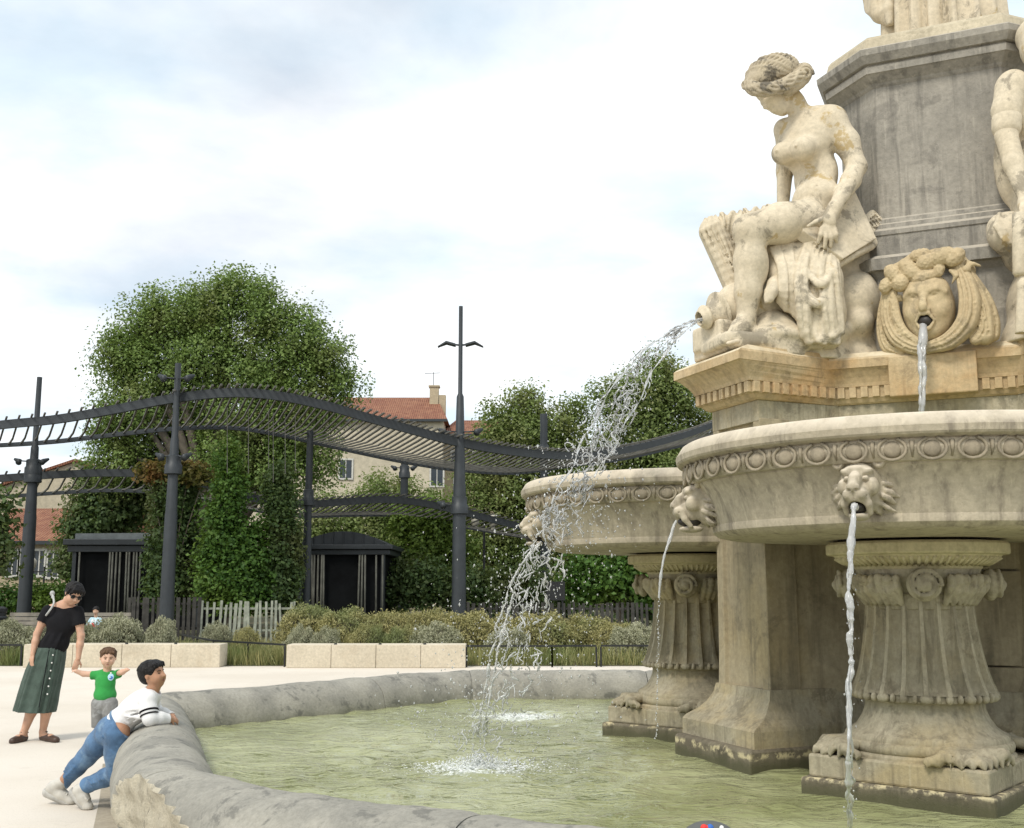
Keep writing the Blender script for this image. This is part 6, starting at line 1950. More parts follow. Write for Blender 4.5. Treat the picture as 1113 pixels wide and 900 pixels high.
# ------------------------------------------------------------------ houses
M['plaster'] = mat_stone('cream_plaster', (0.50, 0.42, 0.29), (0.43, 0.36, 0.25), dark=(0.26, 0.21, 0.15), streak=0.25, spots=0.15, scale=.15, bump=.05, seed=31)
M['plaster_pale'] = mat_stone('pale_plaster', (0.62, 0.56, 0.44), (0.54, 0.485, 0.375), dark=(0.34, 0.30, 0.23), streak=0.2, spots=0.15, scale=.12, bump=.05, seed=33)
M['pane'] = mat_plain('window_glass', (0.03, 0.04, 0.05), 0.15)
M['frame'] = mat_plain('white_frame', (0.55, 0.54, 0.50), 0.6)
t = NT('roof_tiles')
p = t.pos()
wv = t.n('TexWave', {'Vector': p, 'Scale': 1.7, 'Distortion': 1.2, 'Detail': 2.0}); wv.bands_direction = 'X'
col = t.mix(t.mr(t.noise(p, 1.4, 7, 0.7), 0.3, 0.7), (0.235, 0.085, 0.05), (0.37, 0.175, 0.10))
col = t.mix(t.mr(t.noise(p, 6.5, 5, 0.7), 0.5, 0.7, 0, .55), col, (0.17, 0.09, 0.06))
t.bsdf(Base_Color=col, Roughness=0.9, Normal=t.bump(wv.outputs['Fac'], 0.9, 0.12)); M['tiles'] = t.m
def quad3(mb, a, b, c, d): mb.add([a, b, c, d], [(0, 1, 2, 3)])
def window(root, px, py, Y, w, h, y_off=-.05):
    c = W(px, py, Y); b = root.location
    lx, ly, lz = c[0] - b.x, c[1] - b.y + y_off, c[2] - b.z
    mb = MB()
    for sx in (-1, 1): mb.box((lx + sx * w / 2, ly, lz), (.14, .12, h + .14))
    for sz in (-1, 1): mb.box((lx, ly - .003, lz + sz * h / 2), (w + .1, .12, .14))
    mb.box((lx, ly, lz), (.07, .08, h))
    f = mb.build('window', M['frame'], root)
    mb = MB(); mb.box((lx, ly + .02, lz), (w, .04, h)); mb.build('pane', M['pane'], f)
def house(x0, x1, y_eave, Y, depth, y_ridge, mat, label, name='house', overhang=.4, hip=True):
    xa = float(W(x0, 600, Y)[0]); xb = float(W(x1, 600, Y)[0]); ze = float(W((x0 + x1) / 2, y_eave, Y)[2]); w = xb - xa
    root = empty(name, ((xa + xb) / 2, Y, 0)); tag(root, label, 'house', 'houses beyond the park')
    mb = MB(); mb.box((0, depth / 2, ze / 2), (w, depth, ze)); mb.build('wall', mat, root)
    zr = ze + (float(W((x0 + x1) / 2, y_ridge, Y + depth * .45)[2]) - ze)
    o = overhang
    mb = MB()
    e = [(-w / 2 - o, -o, ze), (w / 2 + o, -o, ze), (w / 2 + o, depth + o, ze), (-w / 2 - o, depth + o, ze)]
    ins = depth * .12 if hip else 0
    r = [(-w / 2 - o + ins, depth / 2, zr), (w / 2 + o - ins, depth / 2, zr)]
    mb.add(e + r, [(0, 1, 5, 4), (2, 3, 4, 5), (1, 2, 5), (3, 0, 4), (3, 2, 1, 0)])
    rf = mb.build('roof', M['tiles'], root)
    mb = MB(); mb.box((0, -o - .02, ze - .12), (w + 2 * o, .12, .22)); mb.build('gutter', M['frame'] if mat is None else M['steel'], root)
    return root, rf
h1, rf1 = house(255, 480, 456, 95, 11, 431, M['plaster_pale'], 'cream house with the highest red tiled roof and a chimney, seen past the plane tree', 'town_house')
for px, py in ((376, 510), (475, 518), (278, 508)): window(h1, px, py, 95, 1.15, 1.7)
cw = W(472, 440, 99)
mb = MB(); mb.box((cw[0] - h1.location.x, 4, cw[2]), (.8, .8, 3.2)); mb.box((cw[0] - h1.location.x + .75, 4, cw[2] - .35), (.6, .7, 2.4)); mb.box((cw[0] - h1.location.x, 4, cw[2] + 1.66), (1.0, 1.0, .14))
mb.build('chimney', M['plaster'], rf1)
mb = MB(); mb.bar((cw[0] - h1.location.x - .1, 4, cw[2] + 1.7), (cw[0] - h1.location.x - .1, 4, cw[2] + 3.0), .05, .05); mb.bar((cw[0] - h1.location.x - .9, 4, cw[2] + 2.9), (cw[0] - h1.location.x + .5, 4, cw[2] + 2.95), .04, .04); mb.build('aerial', M['rail'], rf1)
h2, rf2 = house(481, 560, 472, 97, 10, 456, M['plaster'], 'lower cream house with red tiled roof right of the chimney', 'town_house')
for px, py in ((497, 500), (520, 500), (500, 530)): window(h2, px, py, 97, 1.1, 1.6)
# left: tall blank gable with a lower tiled wing before it
def gable():
    Y = 84
    xa = float(W(-60, 600, Y)[0]); xb = float(W(150, 600, Y)[0]); xp = float(W(77, 600, Y)[0]); mx = (xa + xb) / 2
    za = float(W(-60, 548, Y)[2]); zb = float(W(150, 535, Y)[2]); zp = float(W(77, 502, Y)[2])
    root = empty('town_house', (mx, Y, 0)); tag(root, 'tall blank cream gable wall rising at the far left behind the pergola', 'house', 'houses beyond the park')
    mb = MB(); P = [(xa - mx, 0), (xb - mx, 0), (xb - mx, zb), (xp - mx, zp), (xa - mx, za)]
    mb.loft([[(x, 0, z) for x, z in P], [(x, 14, z) for x, z in P]]); mb.build('wall', M['plaster_pale'], root)
    mb = MB()
    for (a, b) in ((P[3], P[2]), (P[4], P[3])):
        mb.loft([[(a[0], -.3, a[1] + .02), (b[0], -.3, b[1] + .02), (b[0], -.3, b[1] + .22), (a[0], -.3, a[1] + .22)], [(a[0], 14.3, a[1] + .02), (b[0], 14.3, b[1] + .02), (b[0], 14.3, b[1] + .22), (a[0], 14.3, a[1] + .22)]])
    mb.build('roof', M['tiles'], root)
gable()
h4, rf4 = house(-30, 120, 588, 68, 12, 552, M['plaster'], 'low beige house with an orange tiled roof behind the far left mast', 'town_house', hip=False)
for px, py in ((14, 612), (43, 612), (58, 614), (28, 612)): window(h4, px, py, 68, .75, 1.6)

# ------------------------------------------------------------------ park furniture
M['wood'] = mat_plain('grey_bench_wood', (0.23, 0.21, 0.175), 0.85, 0, 0.25, 4.0, 0.3)
xa = float(W(4, 670, 30)[0]); xb = float(W(137, 670, 30)[0])
bn = empty('park_bench', ((xa + xb) / 2, 30.0, 0)); tag(bn, 'long grey wooden slatted bench behind the woman, with a child sitting on it', 'bench')
bw = xb - xa
mb = MB()
for k in range(4): mb.box((0, .32 + .02 * k, .52 + .115 * k), (bw, .035, .095))
mb.build('backrest', M['wood'], bn)
mb = MB()
for k in range(4): mb.box((0, -.14 + .12 * k, .44), (bw, .10, .035))
mb.build('seat', M['wood'], bn)
for x in (-bw / 2 + .3, 0, bw / 2 - .3):
    mb = MB(); mb.box((x, .06, .21), (.08, .42, .42)); mb.bar((x, .35, .40), (x, .43, .92), .06, .04); mb.build('leg', M['steel'], bn)
def lantern(px, pyt, Y, arm, label):
    x = float(W(px, 640, Y)[0]); z = float(W(px, pyt, Y)[2])
    root = empty('street_lamp', (x, Y, 0)); tag(root, label, 'street lamp', 'old double street lamps')
    mb = MB(); mb.tube([(0, 0, 0), (0, 0, .6), (0, 0, .65), (0, 0, z)], [.13, .11, .06, .05], 10)
    mb.bar((-arm, 0, z - .25), (arm, 0, z - .25), .06, .06); mb.build('post', M['rail'], root)
    for sx in (-1, 1):
        mb = MB(); mb.lathe([(.05, -.30), (.10, -.24), (.09, -.10), (.16, -.02), (.20, .30), (.10, .42), (.03, .50)], 12, c=(sx * arm, 0, z)); mb.build('lamp_head', M['lampglass'], root, smooth=True)
M['lampglass'] = mat_plain('milky_lamp_glass', (0.36, 0.34, 0.28), 0.4)
lantern(47, 616, 56, .62, 'old street lamp with two lanterns before the low beige house')
lantern(526, 570, 50, .40, 'old street lamp with two globes among the bushes right of the tallest mast')
bx = W(604, 646, 33)
ib = empty('notice_board', (float(bx[0]), 33.0, 0)); tag(ib, 'small dark notice board on two legs behind the falling drops', 'notice board')
mb = MB(); mb.box((0, 0, float(bx[2]) + .1), (.55, .05, .55)); mb.build('panel', M['rail'], ib)
for sx in (-.2, .2):
    mb = MB(); mb.box((sx, .03, .75), (.05, .05, 1.5)); mb.build('leg', M['rail'], ib)
bi = W(1, 676, 29)
lb_ = empty('litter_bin', (float(bi[0]) - .08, 29.0, 0)); tag(lb_, 'narrow black litter bin cut by the left edge, beside the bench', 'bin')
mb = MB(); mb.lathe([(.17, 0), (.19, .05), (.19, .95), (.21, .97), (.21, 1.05), (.12, 1.10)], 16); mb.build('body', M['rail'], lb_, angle=35)
mb = MB(); mb.lathe([(.205, .80), (.215, .81), (.215, .85), (.205, .86)], 16, caps=False); mb.build('band', M['steel'], lb_)
# ------------------------------------------------------------------ people
M['skin_w'] = mat_skin('skin', (0.52, 0.31, 0.21))
M['skin_t'] = mat_skin('fair_skin', (0.60, 0.38, 0.27))
M['skin_b'] = mat_skin('brown_skin', (0.42, 0.225, 0.135))
M['hair_black'] = mat_cloth('black_hair', (0.010, 0.009, 0.009), .3, .55, 90, .8, None, 0)
M['hair_brown'] = mat_cloth('brown_hair', (0.10, 0.055, 0.030), .4, .6, 90, .8, None, 0)
M['tee_black'] = mat_cloth('black_jersey', (0.008, 0.008, 0.010), .2, .95, 300, .25, None, 0)
M['skirt'] = mat_cloth('green_linen', (0.060, 0.088, 0.072), .18, .9, 260, .5)
M['sandal'] = mat_plain('brown_leather', (0.055, 0.030, 0.020), .5)
M['tee_green'] = mat_cloth('green_jersey', (0.035, 0.29, 0.065), .12)
M['shorts'] = mat_cloth('grey_shorts', (0.20, 0.20, 0.195), .2, .9, 300, .4, (0.34, 0.35, 0.35))
M['shirt_white'] = mat_cloth('white_jersey', (0.74, 0.74, 0.74), .05)
M['denim'] = mat_cloth('blue_denim', (0.085, 0.165, 0.29), .25, .9, 220, .6, (0.21, 0.32, 0.44))
M['trainer'] = mat_plain('off_white_trainer', (0.50, 0.48, 0.43), .6, 0, .12, 14.0)
M['sole'] = mat_plain('trainer_sole', (0.42, 0.41, 0.38), .7, 0, .2, 12.0)
M['shoe_dark'] = mat_plain('dark_shoe', (0.02, 0.022, 0.03), .6)
M['glass_dark'] = mat_plain('dark_lens', (0.004, 0.004, 0.005), .12)
M['badge'] = mat_plain('pale_blue_print', (0.42, 0.66, 0.86), .8, 0, .05)
M['badge_dark'] = mat_plain('deep_blue_print', (0.05, 0.20, 0.55), .8, 0, .05)
M['strap'] = mat_cloth('grey_strap', (0.42, 0.43, 0.42), .15)
M['lip'] = mat_plain('lip', (0.30, 0.11, 0.085), .5)
def N3(v): v = np.array(v, float); return v / np.linalg.norm(v)
def hand(s, wrist, pdir, ndir, L, curl=.35, spread=1.0, thumb=1, k=.006):
    """palm and five fingers; pdir = along the fingers, ndir = out of the back of the hand, L = hand length"""
    p = N3(pdir); n = N3(np.array(ndir) - p * (np.array(ndir) @ p)); t = np.cross(p, n)
    pc = wrist + p * L * .26
    s.ell(pc, (L * .20, L * .095, L * .30), k * 1.5, R=np.stack([t, n, p], 1))
    for i, (off, ln) in enumerate(((-.145, .40), (-.05, .47), (.045, .45), (.135, .36))):
        b = wrist + p * L * .50 + t * L * off
        d1 = N3(p - n * curl * .6 + t * off * .25 * spread); d2 = N3(p - n * curl * 1.6 + t * off * .2 * spread)
        m = b + d1 * L * ln * .5; e = m + d2 * L * ln * .5
        s.tube([b - p * L * .12, b, m, e], [L * .050, L * .050, L * .046, L * .036], k * .4)
    tb = wrist + p * L * .16 - t * L * .16 * thumb
    m = tb + N3(p * .8 - t * .75 * thumb - n * .35) * L * .22; e = m + N3(p * 1.0 - t * .15 * thumb - n * .4) * L * .18
    s.tube([tb, m, e], [L * .062, L * .055, L * .042], k * .7)
def head(s, c, fd, up, h, child=False, mouth_open=False):
    """skull and face, h = head height; returns local-to-world function"""
    fd = N3(fd); up = N3(np.array(up) - fd * (np.array(up) @ fd)); sd = np.cross(fd, up)
    R = np.stack([sd, fd, up], 1); u = h / 2
    def L(x, y, z): return c + sd * x * u + fd * y * u + up * z * u
    cw = .80 if child else .70
    s.ell(L(0, -.10, .18), (cw * u, .84 * u, .80 * u), 0.01, R=R)
    s.ell(L(0, .18, -.30), ((.62 if child else .52) * u, .56 * u, .62 * u), .03 * h / .2, R=R)
    s.ell(L(0, .42, -.78), (.22 * u, .22 * u, .17 * u), .03 * h / .2, R=R)
    for x in (-1, 1):
        s.ell(L(x * .30, .44, -.38), (.28 * u, .28 * u, .28 * u), .03 * h / .2, R=R)
        s.ell(L(x * .29, .70, -.02), (.15 * u, .12 * u, .09 * u), .012 * h / .2, R=R, sub=True)
        s.ell(L(x * .29, .60, -.03), (.115 * u, .09 * u, .08 * u), .002, R=R)
        s.ell(L(x * (cw + .0), -.06, -.08), (.06 * u, .16 * u, .22 * u), .006 * h / .2, R=R)
    s.tube([L(0, .70, .08), L(0, .80, -.12), L(0, .93, -.30)], [.08 * u, .085 * u, .10 * u], .012 * h / .2)
    for x in (-1, 1): s.ell(L(x * .11, .80, -.33), (.09 * u, .09 * u, .07 * u), .01 * h / .2, R=R)
    s.ell(L(0, .70, -.52), (.22 * u, .10 * u, .055 * u), .006 * h / .2, R=R)
    s.ell(L(0, .67, -.62), (.18 * u, .10 * u, .065 * u), .006 * h / .2, R=R)
    if mouth_open: s.ell(L(0, .78, -.57), (.13 * u, .14 * u, .075 * u), .004, R=R, sub=True)
    else: s.cap(L(-.18, .78, -.565), L(.18, .78, -.565), .02 * u, .02 * u, .003, sub=True)
    return L, R, u
def face_bits(root, inv, L, R, u, mat_brow, closed=False):
    RM = Matrix([[float(q) for q in r] for r in R])
    for x in (-1, 1):
        mb = MB(); mb.ell(L(x * .29, .665, -.03), (.085 * u, .035 * u, .05 * u), 10, 6, RM)
        part_w(mb.build('eye', M['glass_dark'], root, smooth=True), inv)
        mb = MB(); mb.tube([tuple(L(x * .13, .76, .13)), tuple(L(x * .28, .75, .19)), tuple(L(x * .45, .66, .14))], [.022 * u, .03 * u, .016 * u], 6)
        part_w(mb.build('eyebrow', mat_brow, root, smooth=True), inv)
    mb = MB(); mb.ell(L(0, .745, -.575), (.17 * u, .06 * u, .055 * u), 10, 6, RM)
    part_w(mb.build('lips', M['lip'], root, smooth=True), inv)

def locks(s, L, u, n, seed, back=-1.0, front=.5, low=-.2, r=.05, wid=.84):
    q_ = random.Random(seed)
    for k in range(n):
        a = q_.uniform(0, 2 * math.pi); y = math.cos(a); x = math.sin(a)
        if y > front: continue
        pts = []
        z1 = q_.uniform(low, .35)
        for g in (0, .35, .7, 1):
            el = math.radians(82 - g * q_.uniform(60, 100)); el = max(el, math.radians(-25))
            pts.append(L(x * wid * math.cos(el) * 1.05 + q_.uniform(-.04, .04), -.16 + y * .94 * math.cos(el) * 1.03, max(z1, .28 + .80 * math.sin(el) * 1.03)))
        s.tube(pts, [r * u * .7, r * u, r * u, r * u * .4], .004)
        m = [p + (L(.0, 0, 0) - p) * -.02 + np.array((q_.uniform(-.006, .006), q_.uniform(-.006, .006), 0)) for p in pts]
        if k % 2: s.tube(m, [r * u * .35] * 4, .002, sub=True)
# ---- woman
YW = 12.0
def PW_(px, py, dy=0.0): return W(px, py, YW + dy)
wb_ = WZ(40, 803, 0)
wo = empty('person', (float(wb_[0]), float(wb_[1]), 0)); tag(wo, 'woman in black T-shirt, long green buttoned skirt and sunglasses holding the toddler by the hand', 'person')
WI = Matrix.Translation((-float(wb_[0]), -float(wb_[1]), 0))
_a = PW_(8, 812); _b = PW_(100, 625)
s = Sculpt((_a[0], YW - .40, -.01), (_b[0], YW + .36, _b[2] + .03), .0075)
s.ell(PW_(67, 676, .02), (.155, .095, .17), 0.0); s.ell(PW_(60, 699, .02), (.125, .09, .14), .05); s.ell(PW_(54, 716, .02), (.125, .10, .12), .05)
s.tube([PW_(53, 662, .0), PW_(69, 659, .02), PW_(84, 664, -.0)], [.045, .06, .045], .04)
s.tube([PW_(70, 661, .01), PW_(74, 651, -.03)], [.052, .046], .03)
HL, HR, hu_ = head(s, PW_(80, 645.5, -.06), (.64, -.66, -.44), (.26, .05, 1), .225)
# her right arm hangs, her left arm reaches down to the child
a1 = [PW_(52, 664, .0), PW_(40.5, 689, -.02), PW_(35.5, 711, -.10)]
s.tube([a1[0], (a1[0] + a1[1]) / 2, a1[1], a1[1] * .6 + a1[2] * .4, a1[2]], [.050, .044, .037, .037, .025], .02)
hand(s, a1[2], PW_(34, 722, -.12) - a1[2], (-.5, -.8, 0), .165, .5, thumb=-1)
a2 = [PW_(84.5, 665, .0), PW_(88, 691, -.03), PW_(85, 716, -.08)]
s.tube([a2[0], (a2[0] + a2[1]) / 2, a2[1], a2[1] * .6 + a2[2] * .4, a2[2]], [.050, .044, .037, .037, .026], .02)
hand(s, a2[2], PW_(80.5, 728, -.10) - a2[2], (.3, -.9, .2), .165, .9, thumb=1)
for hp_, kn_, an_, toe in ((PW_(49, 722, .02), PW_(37, 762, -.03), PW_(25.5, 797, .0), PW_(15, 804.5, -.17)), (PW_(56, 722, .02), PW_(51, 762, -.03), PW_(46.5, 795.5, .05), PW_(60, 803.5, -.10))):
    s.tube([hp_, (hp_ + kn_) / 2, kn_], [.075, .068, .052], .03)
    s.tube([kn_, kn_ * .65 + an_ * .35 + np.array((0, .02, 0)), an_], [.053, .056, .034], .02)
    hl = an_ + np.array((0, .015, 0)); hl[2] = .045
    t2 = toe.copy(); t2[2] = .03
    s.tube([an_, hl], [.036, .036], .02); s.tube([hl, hl * .4 + t2 * .6, t2], [.036, .038, .030], .02)
s.plane_cut((0, 0, .006), (0, 0, -1))
part_w(s.build('body', M['skin_w'], wo), WI)
# shirt
s = Sculpt((_a[0], YW - .30, PW_(0, 715)[2]), (_b[0], YW + .32, _b[2]), .0075)
s.ell(PW_(67, 677, .02), (.175, .115, .165), 0.0); s.ell(PW_(60.5, 697, .02), (.148, .108, .12), .05)
s.tube([PW_(54, 664, .0), PW_(69, 662, .02), PW_(83, 666, .0)], [.060, .068, .060], .03)
for a, e in ((PW_(52, 664, .0), PW_(45.5, 677, -.01)), (PW_(84.5, 665, .0), PW_(87, 681, -.015))):
    s.cap(a, e, .064, .066, .02)
    d = N3(e - a); s.plane_cut  # (sleeve end trimmed below)
    s.cap(e + d * .048, e + d * .16, .085, .085, .004, sub=True)
s.ell(PW_(57, 703, .02), (.148, .125, .10), .04)
s.plane_cut(PW_(56, 708.5, 0), (-.10, 0, -1))
s.ell(PW_(73, 652, -.045), (.095, .085, .062), .015, sub=True)
for k in range(9):
    x = 46 + 2.5 * k
    if k % 3 == 0: s.tube([PW_(x + 6, 690, -.07), PW_(x + 2, 698, -.082), PW_(x, 704, -.085)], [.004, .007, .004], .03)
part_w(s.build('shirt', M['tee_black'], wo), WI)
# skirt with fine folds
mb = MB(); rings = []
sk = [(703.5, 43, 69.5), (707, 41.5, 70.5), (715, 36.5, 70), (727, 31, 68.2), (740, 27, 65.5), (753, 23.5, 62.5), (763, 21, 60.6), (770.5, 19.0, 58.5), (771.5, 20.0, 58.0)]
for j, (y, xl, xr) in enumerate(sk):
    a = PW_(xl, y + (0), .03); b = PW_(xr, y + 1.2 * j / 4, .03); c = (a + b) / 2; rx = abs(b[0] - a[0]) / 2
    ring = []
    for k in range(96):
        an = 2 * math.pi * k / 96
        fo = .012 * (j / 8) * (math.sin(an * 9 + 1) + .7 * math.sin(an * 16 + j * .1) + .5 * math.sin(an * 5 + 2)) + .004 * math.sin(an * 23 + j * .5)
        ca = math.copysign(abs(math.cos(an)) ** .72, math.cos(an)); sa = math.copysign(abs(math.sin(an)) ** .72, math.sin(an))
        ring.append((c[0] + (rx - .004 + fo) * ca, c[1] + (max(rx * .80, .135 + .010 * j) + fo) * sa, c[2] + .5 * (b[2] - a[2]) * math.cos(an)))
    rings.append(ring)
mb.loft(rings)
sko = part_w(mb.build('skirt', M['skirt'], wo, smooth=True), WI)
for k in range(6):      # buttons down the placket
    q = PW_(57.5 - 1.2 * k, 712 + 8.5 * k, -.115 - .018 * k)
    mb = MB(); mb.ell(q, (.009, .006, .009), 8, 5); mb.build('button', M['white'], sko, smooth=True)
mb = MB(); mb.tube([tuple(PW_(53.5 - 1.6 * k, 706 + 9 * k, -.11 - .016 * k)) for k in range(8)], .005, 5)
mb.build('placket', M['tee_black'], sko)
# sandals
for an_, toe in ((PW_(25.5, 797, .0), PW_(15, 804.5, -.17)), (PW_(46.5, 795.5, .05), PW_(60, 803.5, -.10))):
    hl = an_ + np.array((0, .02, 0)); hl[2] = .03; t2 = toe.copy(); t2[2] = .022; d = N3(t2 - hl)
    ss = Sculpt(np.minimum(hl, t2) - .09, np.maximum(hl, t2) + np.array((.09, .09, .12)), .005)
    ss.tube([hl, hl * .45 + t2 * .55, t2 + d * .015], [.043, .048, .040], .02)
    mid = hl * .72 + t2 * .28
    ss.cap(mid + np.array((0, 0, .035)) - d * .012, mid + np.array((0, 0, .075)) - d * .05, .034, .030, .01, sub=True)
    ss.cap(mid + np.array((0, 0, .05)) + d * .03, mid + np.array((0, 0, .07)) + d * .05, .02, .02, .01, sub=True)
    ss.tube([hl + np.array((-.04, -.01, .055)), hl + d * .055 + np.array((0, 0, .062)), hl + np.array((.04, .0, .055))], .008, .004)
    ss.plane_cut((0, 0, .003), (0, 0, -1))
    part_w(ss.build('sandal', M['sandal'], wo), WI)
# hair: bob tied back with a fringe
s = Sculpt(PW_(80, 645, -.06) - .2, PW_(80, 645, -.06) + .2, .005)
s.ell(HL(0, -.16, .28), (.80 * hu_, .92 * hu_, .80 * hu_), 0.0, R=HR)
s.ell(HL(0, -.45, -.10), (.66 * hu_, .55 * hu_, .62 * hu_), .02, R=HR)
s.ell(HL(0, .80, -.30), (.62 * hu_, .50 * hu_, .74 * hu_), .01, R=HR, sub=True)
for x in (-.5, -.25, 0, .25, .5): s.tube([HL(x * .6, .30, .95), HL(x, .68, .62), HL(x * 1.15, .74, .36)], [.13 * hu_, .15 * hu_, .08 * hu_], .008)
for x in (-1, 1): s.tube([HL(x * .70, .25, .5), HL(x * .76, .18, .1), HL(x * .72, .10, -.25)], [.12 * hu_, .10 * hu_, .04 * hu_], .008)
locks(s, HL, hu_, 70, 5, front=.45, wid=.80, low=-.3)
part_w(s.build('hair', M['hair_black'], wo, 0), WI)
RM = Matrix([[float(q) for q in r] for r in HR])
sg = MB()
for x in (-1, 1): sg.ell(HL(x * .32, .74, -.02), (.25 * hu_, .07 * hu_, .20 * hu_), 14, 8, RM); sg.bar(HL(x * .52, .66, .05), HL(x * .74, .0, .04), .008, .012)
sg.bar(HL(-.12, .80, .05), HL(.12, .80, .05), .008, .01)
part_w(sg.build('sunglasses', M['glass_dark'], wo, smooth=True), WI)
mb = MB(); mb.ell(HL(0, .715, -.575), (.17 * hu_, .06 * hu_, .05 * hu_), 10, 6, RM); part_w(mb.build('lips', M['lip'], wo, smooth=True), WI)
mb = MB(); mb.tube([tuple(q) for q in spline([PW_(56.5, 645, .07), PW_(58, 650, .0), PW_(58.5, 656, -.065), PW_(54.5, 663, -.10), PW_(50, 669, -.07)], 16)], .011, 7)
mb.ell(PW_(56.8, 645, .06), (.028, .022, .030), 10, 8); mb.ell(PW_(57.5, 649, .05), (.020, .018, .02), 8, 6)
part_w(mb.build('bag_strap', M['strap'], wo, smooth=True), WI)

# ---- toddler
YT = 11.85
def PT(px, py, dy=0.0): return W(px, py, YT + dy)
tb_ = WZ(113, 806, 0)
to = empty('person', (float(PT(113, 800)[0]), YT, 0)); tag(to, 'toddler in green T-shirt and grey shorts with arms spread, led by the woman', 'person')
TI = Matrix.Translation((-float(PT(113, 800)[0]), -YT, 0))
zf = 0.0
_a = PT(76, 812); _b = PT(146, 700)
s = Sculpt((_a[0], YT - .22, -.01), (_b[0], YT + .22, _b[2] + .02), .0055)
s.ell(PT(114, 745), (.095, .075, .13), 0.0); s.ell(PT(114, 762), (.10, .08, .09), .04)
s.tube([PT(116, 732), PT(117, 725, -.01)], [.045, .042], .02)
TL, TR, tu = head(s, PT(117.5, 715, -.015), (.35, -.93, -.08), (.03, 0, 1), .195, True)
l1 = [PT(104, 733), PT(91, 732.5, -.02), PT(82.5, 729.5, -.05)]
s.tube(l1, [.033, .028, .021], .015); hand(s, l1[2], (-1, -.3, .25), (0, -.3, 1), .085, .8, thumb=1, k=.004)
l2 = [PT(125, 733), PT(133, 730.5, -.06), PT(138, 728, -.10)]
s.tube(l2, [.033, .028, .021], .015); hand(s, l2[2], (.9, -.4, .05), (0, .2, 1), .088, .25, thumb=-1, k=.004)
for hx, kx, ax_, dy in ((107.5, 107, 106.5, .0), (120, 120.5, 121, -.02)):
    hp_, kn_, an_ = PT(hx, 764, dy), PT(kx, 781, dy - .01), PT(ax_, 797, dy); an_[2] = max(an_[2], .07)
    s.tube([hp_, kn_, kn_ * .6 + an_ * .4 + np.array((0, .01, 0)), an_], [.058, .046, .046, .032], .02)
    f = an_.copy(); f[2] = .035
    s.tube([an_, f, f + np.array((-.01, -.07, -.005))], [.032, .032, .028], .015)
part_w(s.build('body', M['skin_t'], to), TI)
s = Sculpt((_a[0], YT - .2, PT(0, 768)[2]), (_b[0], YT + .2, PT(0, 720)[2]), .0055)
s.ell(PT(114.5, 742), (.105, .088, .12), 0.0)
s.tube([PT(104.5, 733.5), PT(115, 732), PT(124.5, 733.5)], [.042, .05, .042], .02)
s.cap(PT(104, 734), PT(99.5, 734, -.005), .043, .046, .012); s.cap(PT(125, 734), PT(128.5, 732.5, -.03), .043, .046, .012)
s.cap(PT(95.4, 734), PT(91, 734), .06, .06, .002, sub=True); s.cap(PT(132, 731.5, -.06), PT(136, 730, -.09), .055, .055, .002, sub=True)
s.ell(PT(114.2, 755), (.118, .095, .09), .04)
s.plane_cut(PT(114, 762.5), (0, 0, -1)); s.ell(PT(117, 726.5, -.015), (.05, .055, .04), .006, sub=True)
gt = part_w(s.build('shirt', M['tee_green'], to), TI)
bp = PT(120.5, 736, -.108)
mb = MB(); mb.ell(bp, (.033, .010, .036), 16, 8); mb.build('print', M['badge'], gt, smooth=True)
mb = MB(); mb.ell(bp + np.array((.003, -.008, -.004)), (.020, .006, .018), 14, 6); mb.build('print', M['badge_dark'], gt, smooth=True)
mb = MB(); mb.ell(bp + np.array((-.004, -.013, -.001)), (.011, .005, .008), 10, 6); mb.ell(bp + np.array((.0, -.004, .040)), (.010, .006, .010), 8, 6); mb.build('print', M['white'], gt, smooth=True)
s = Sculpt((_a[0], YT - .2, PT(0, 796)[2]), (_b[0], YT + .2, PT(0, 755)[2]), .0055)
s.ell(PT(114, 765), (.118, .10, .075), 0.0)
for hx, kx, dy in ((107.5, 107, 0), (119.8, 120, -.025)): s.tube([PT(hx, 765, dy), PT(kx, 791, dy - .005)], [.078, .070], .012)
s.plane_cut(PT(113, 790.5), (0, 0, -1)); s.tube([PT(113.6, 775, -.1), PT(113.6, 795, -.1)], .012, .008, sub=True)
part_w(s.build('shorts', M['shorts'], to), TI)
s = Sculpt(PT(117, 715) - .16, PT(117, 715) + .16, .005)
s.ell(TL(0, -.15, .26), (.86 * tu, .88 * tu, .80 * tu), 0.0, R=TR); s.ell(TL(0, .72, -.25), (.78 * tu, .46 * tu, .78 * tu), .012, R=TR, sub=True)
for x in (-.5, -.2, .15, .5): s.tube([TL(x * .5, .25, .98), TL(x, .62, .62), TL(x * 1.1, .68, .50)], [.10 * tu, .11 * tu, .05 * tu], .01)
s.plane_cut(TL(0, 0, -.35), -TR[:, 2])
locks(s, TL, tu, 60, 6, front=.35, wid=.86, low=-.1, r=.06)
part_w(s.build('hair', M['hair_brown'], to, 0), TI)
face_bits(to, TI, TL, TR, tu, M['hair_brown'])
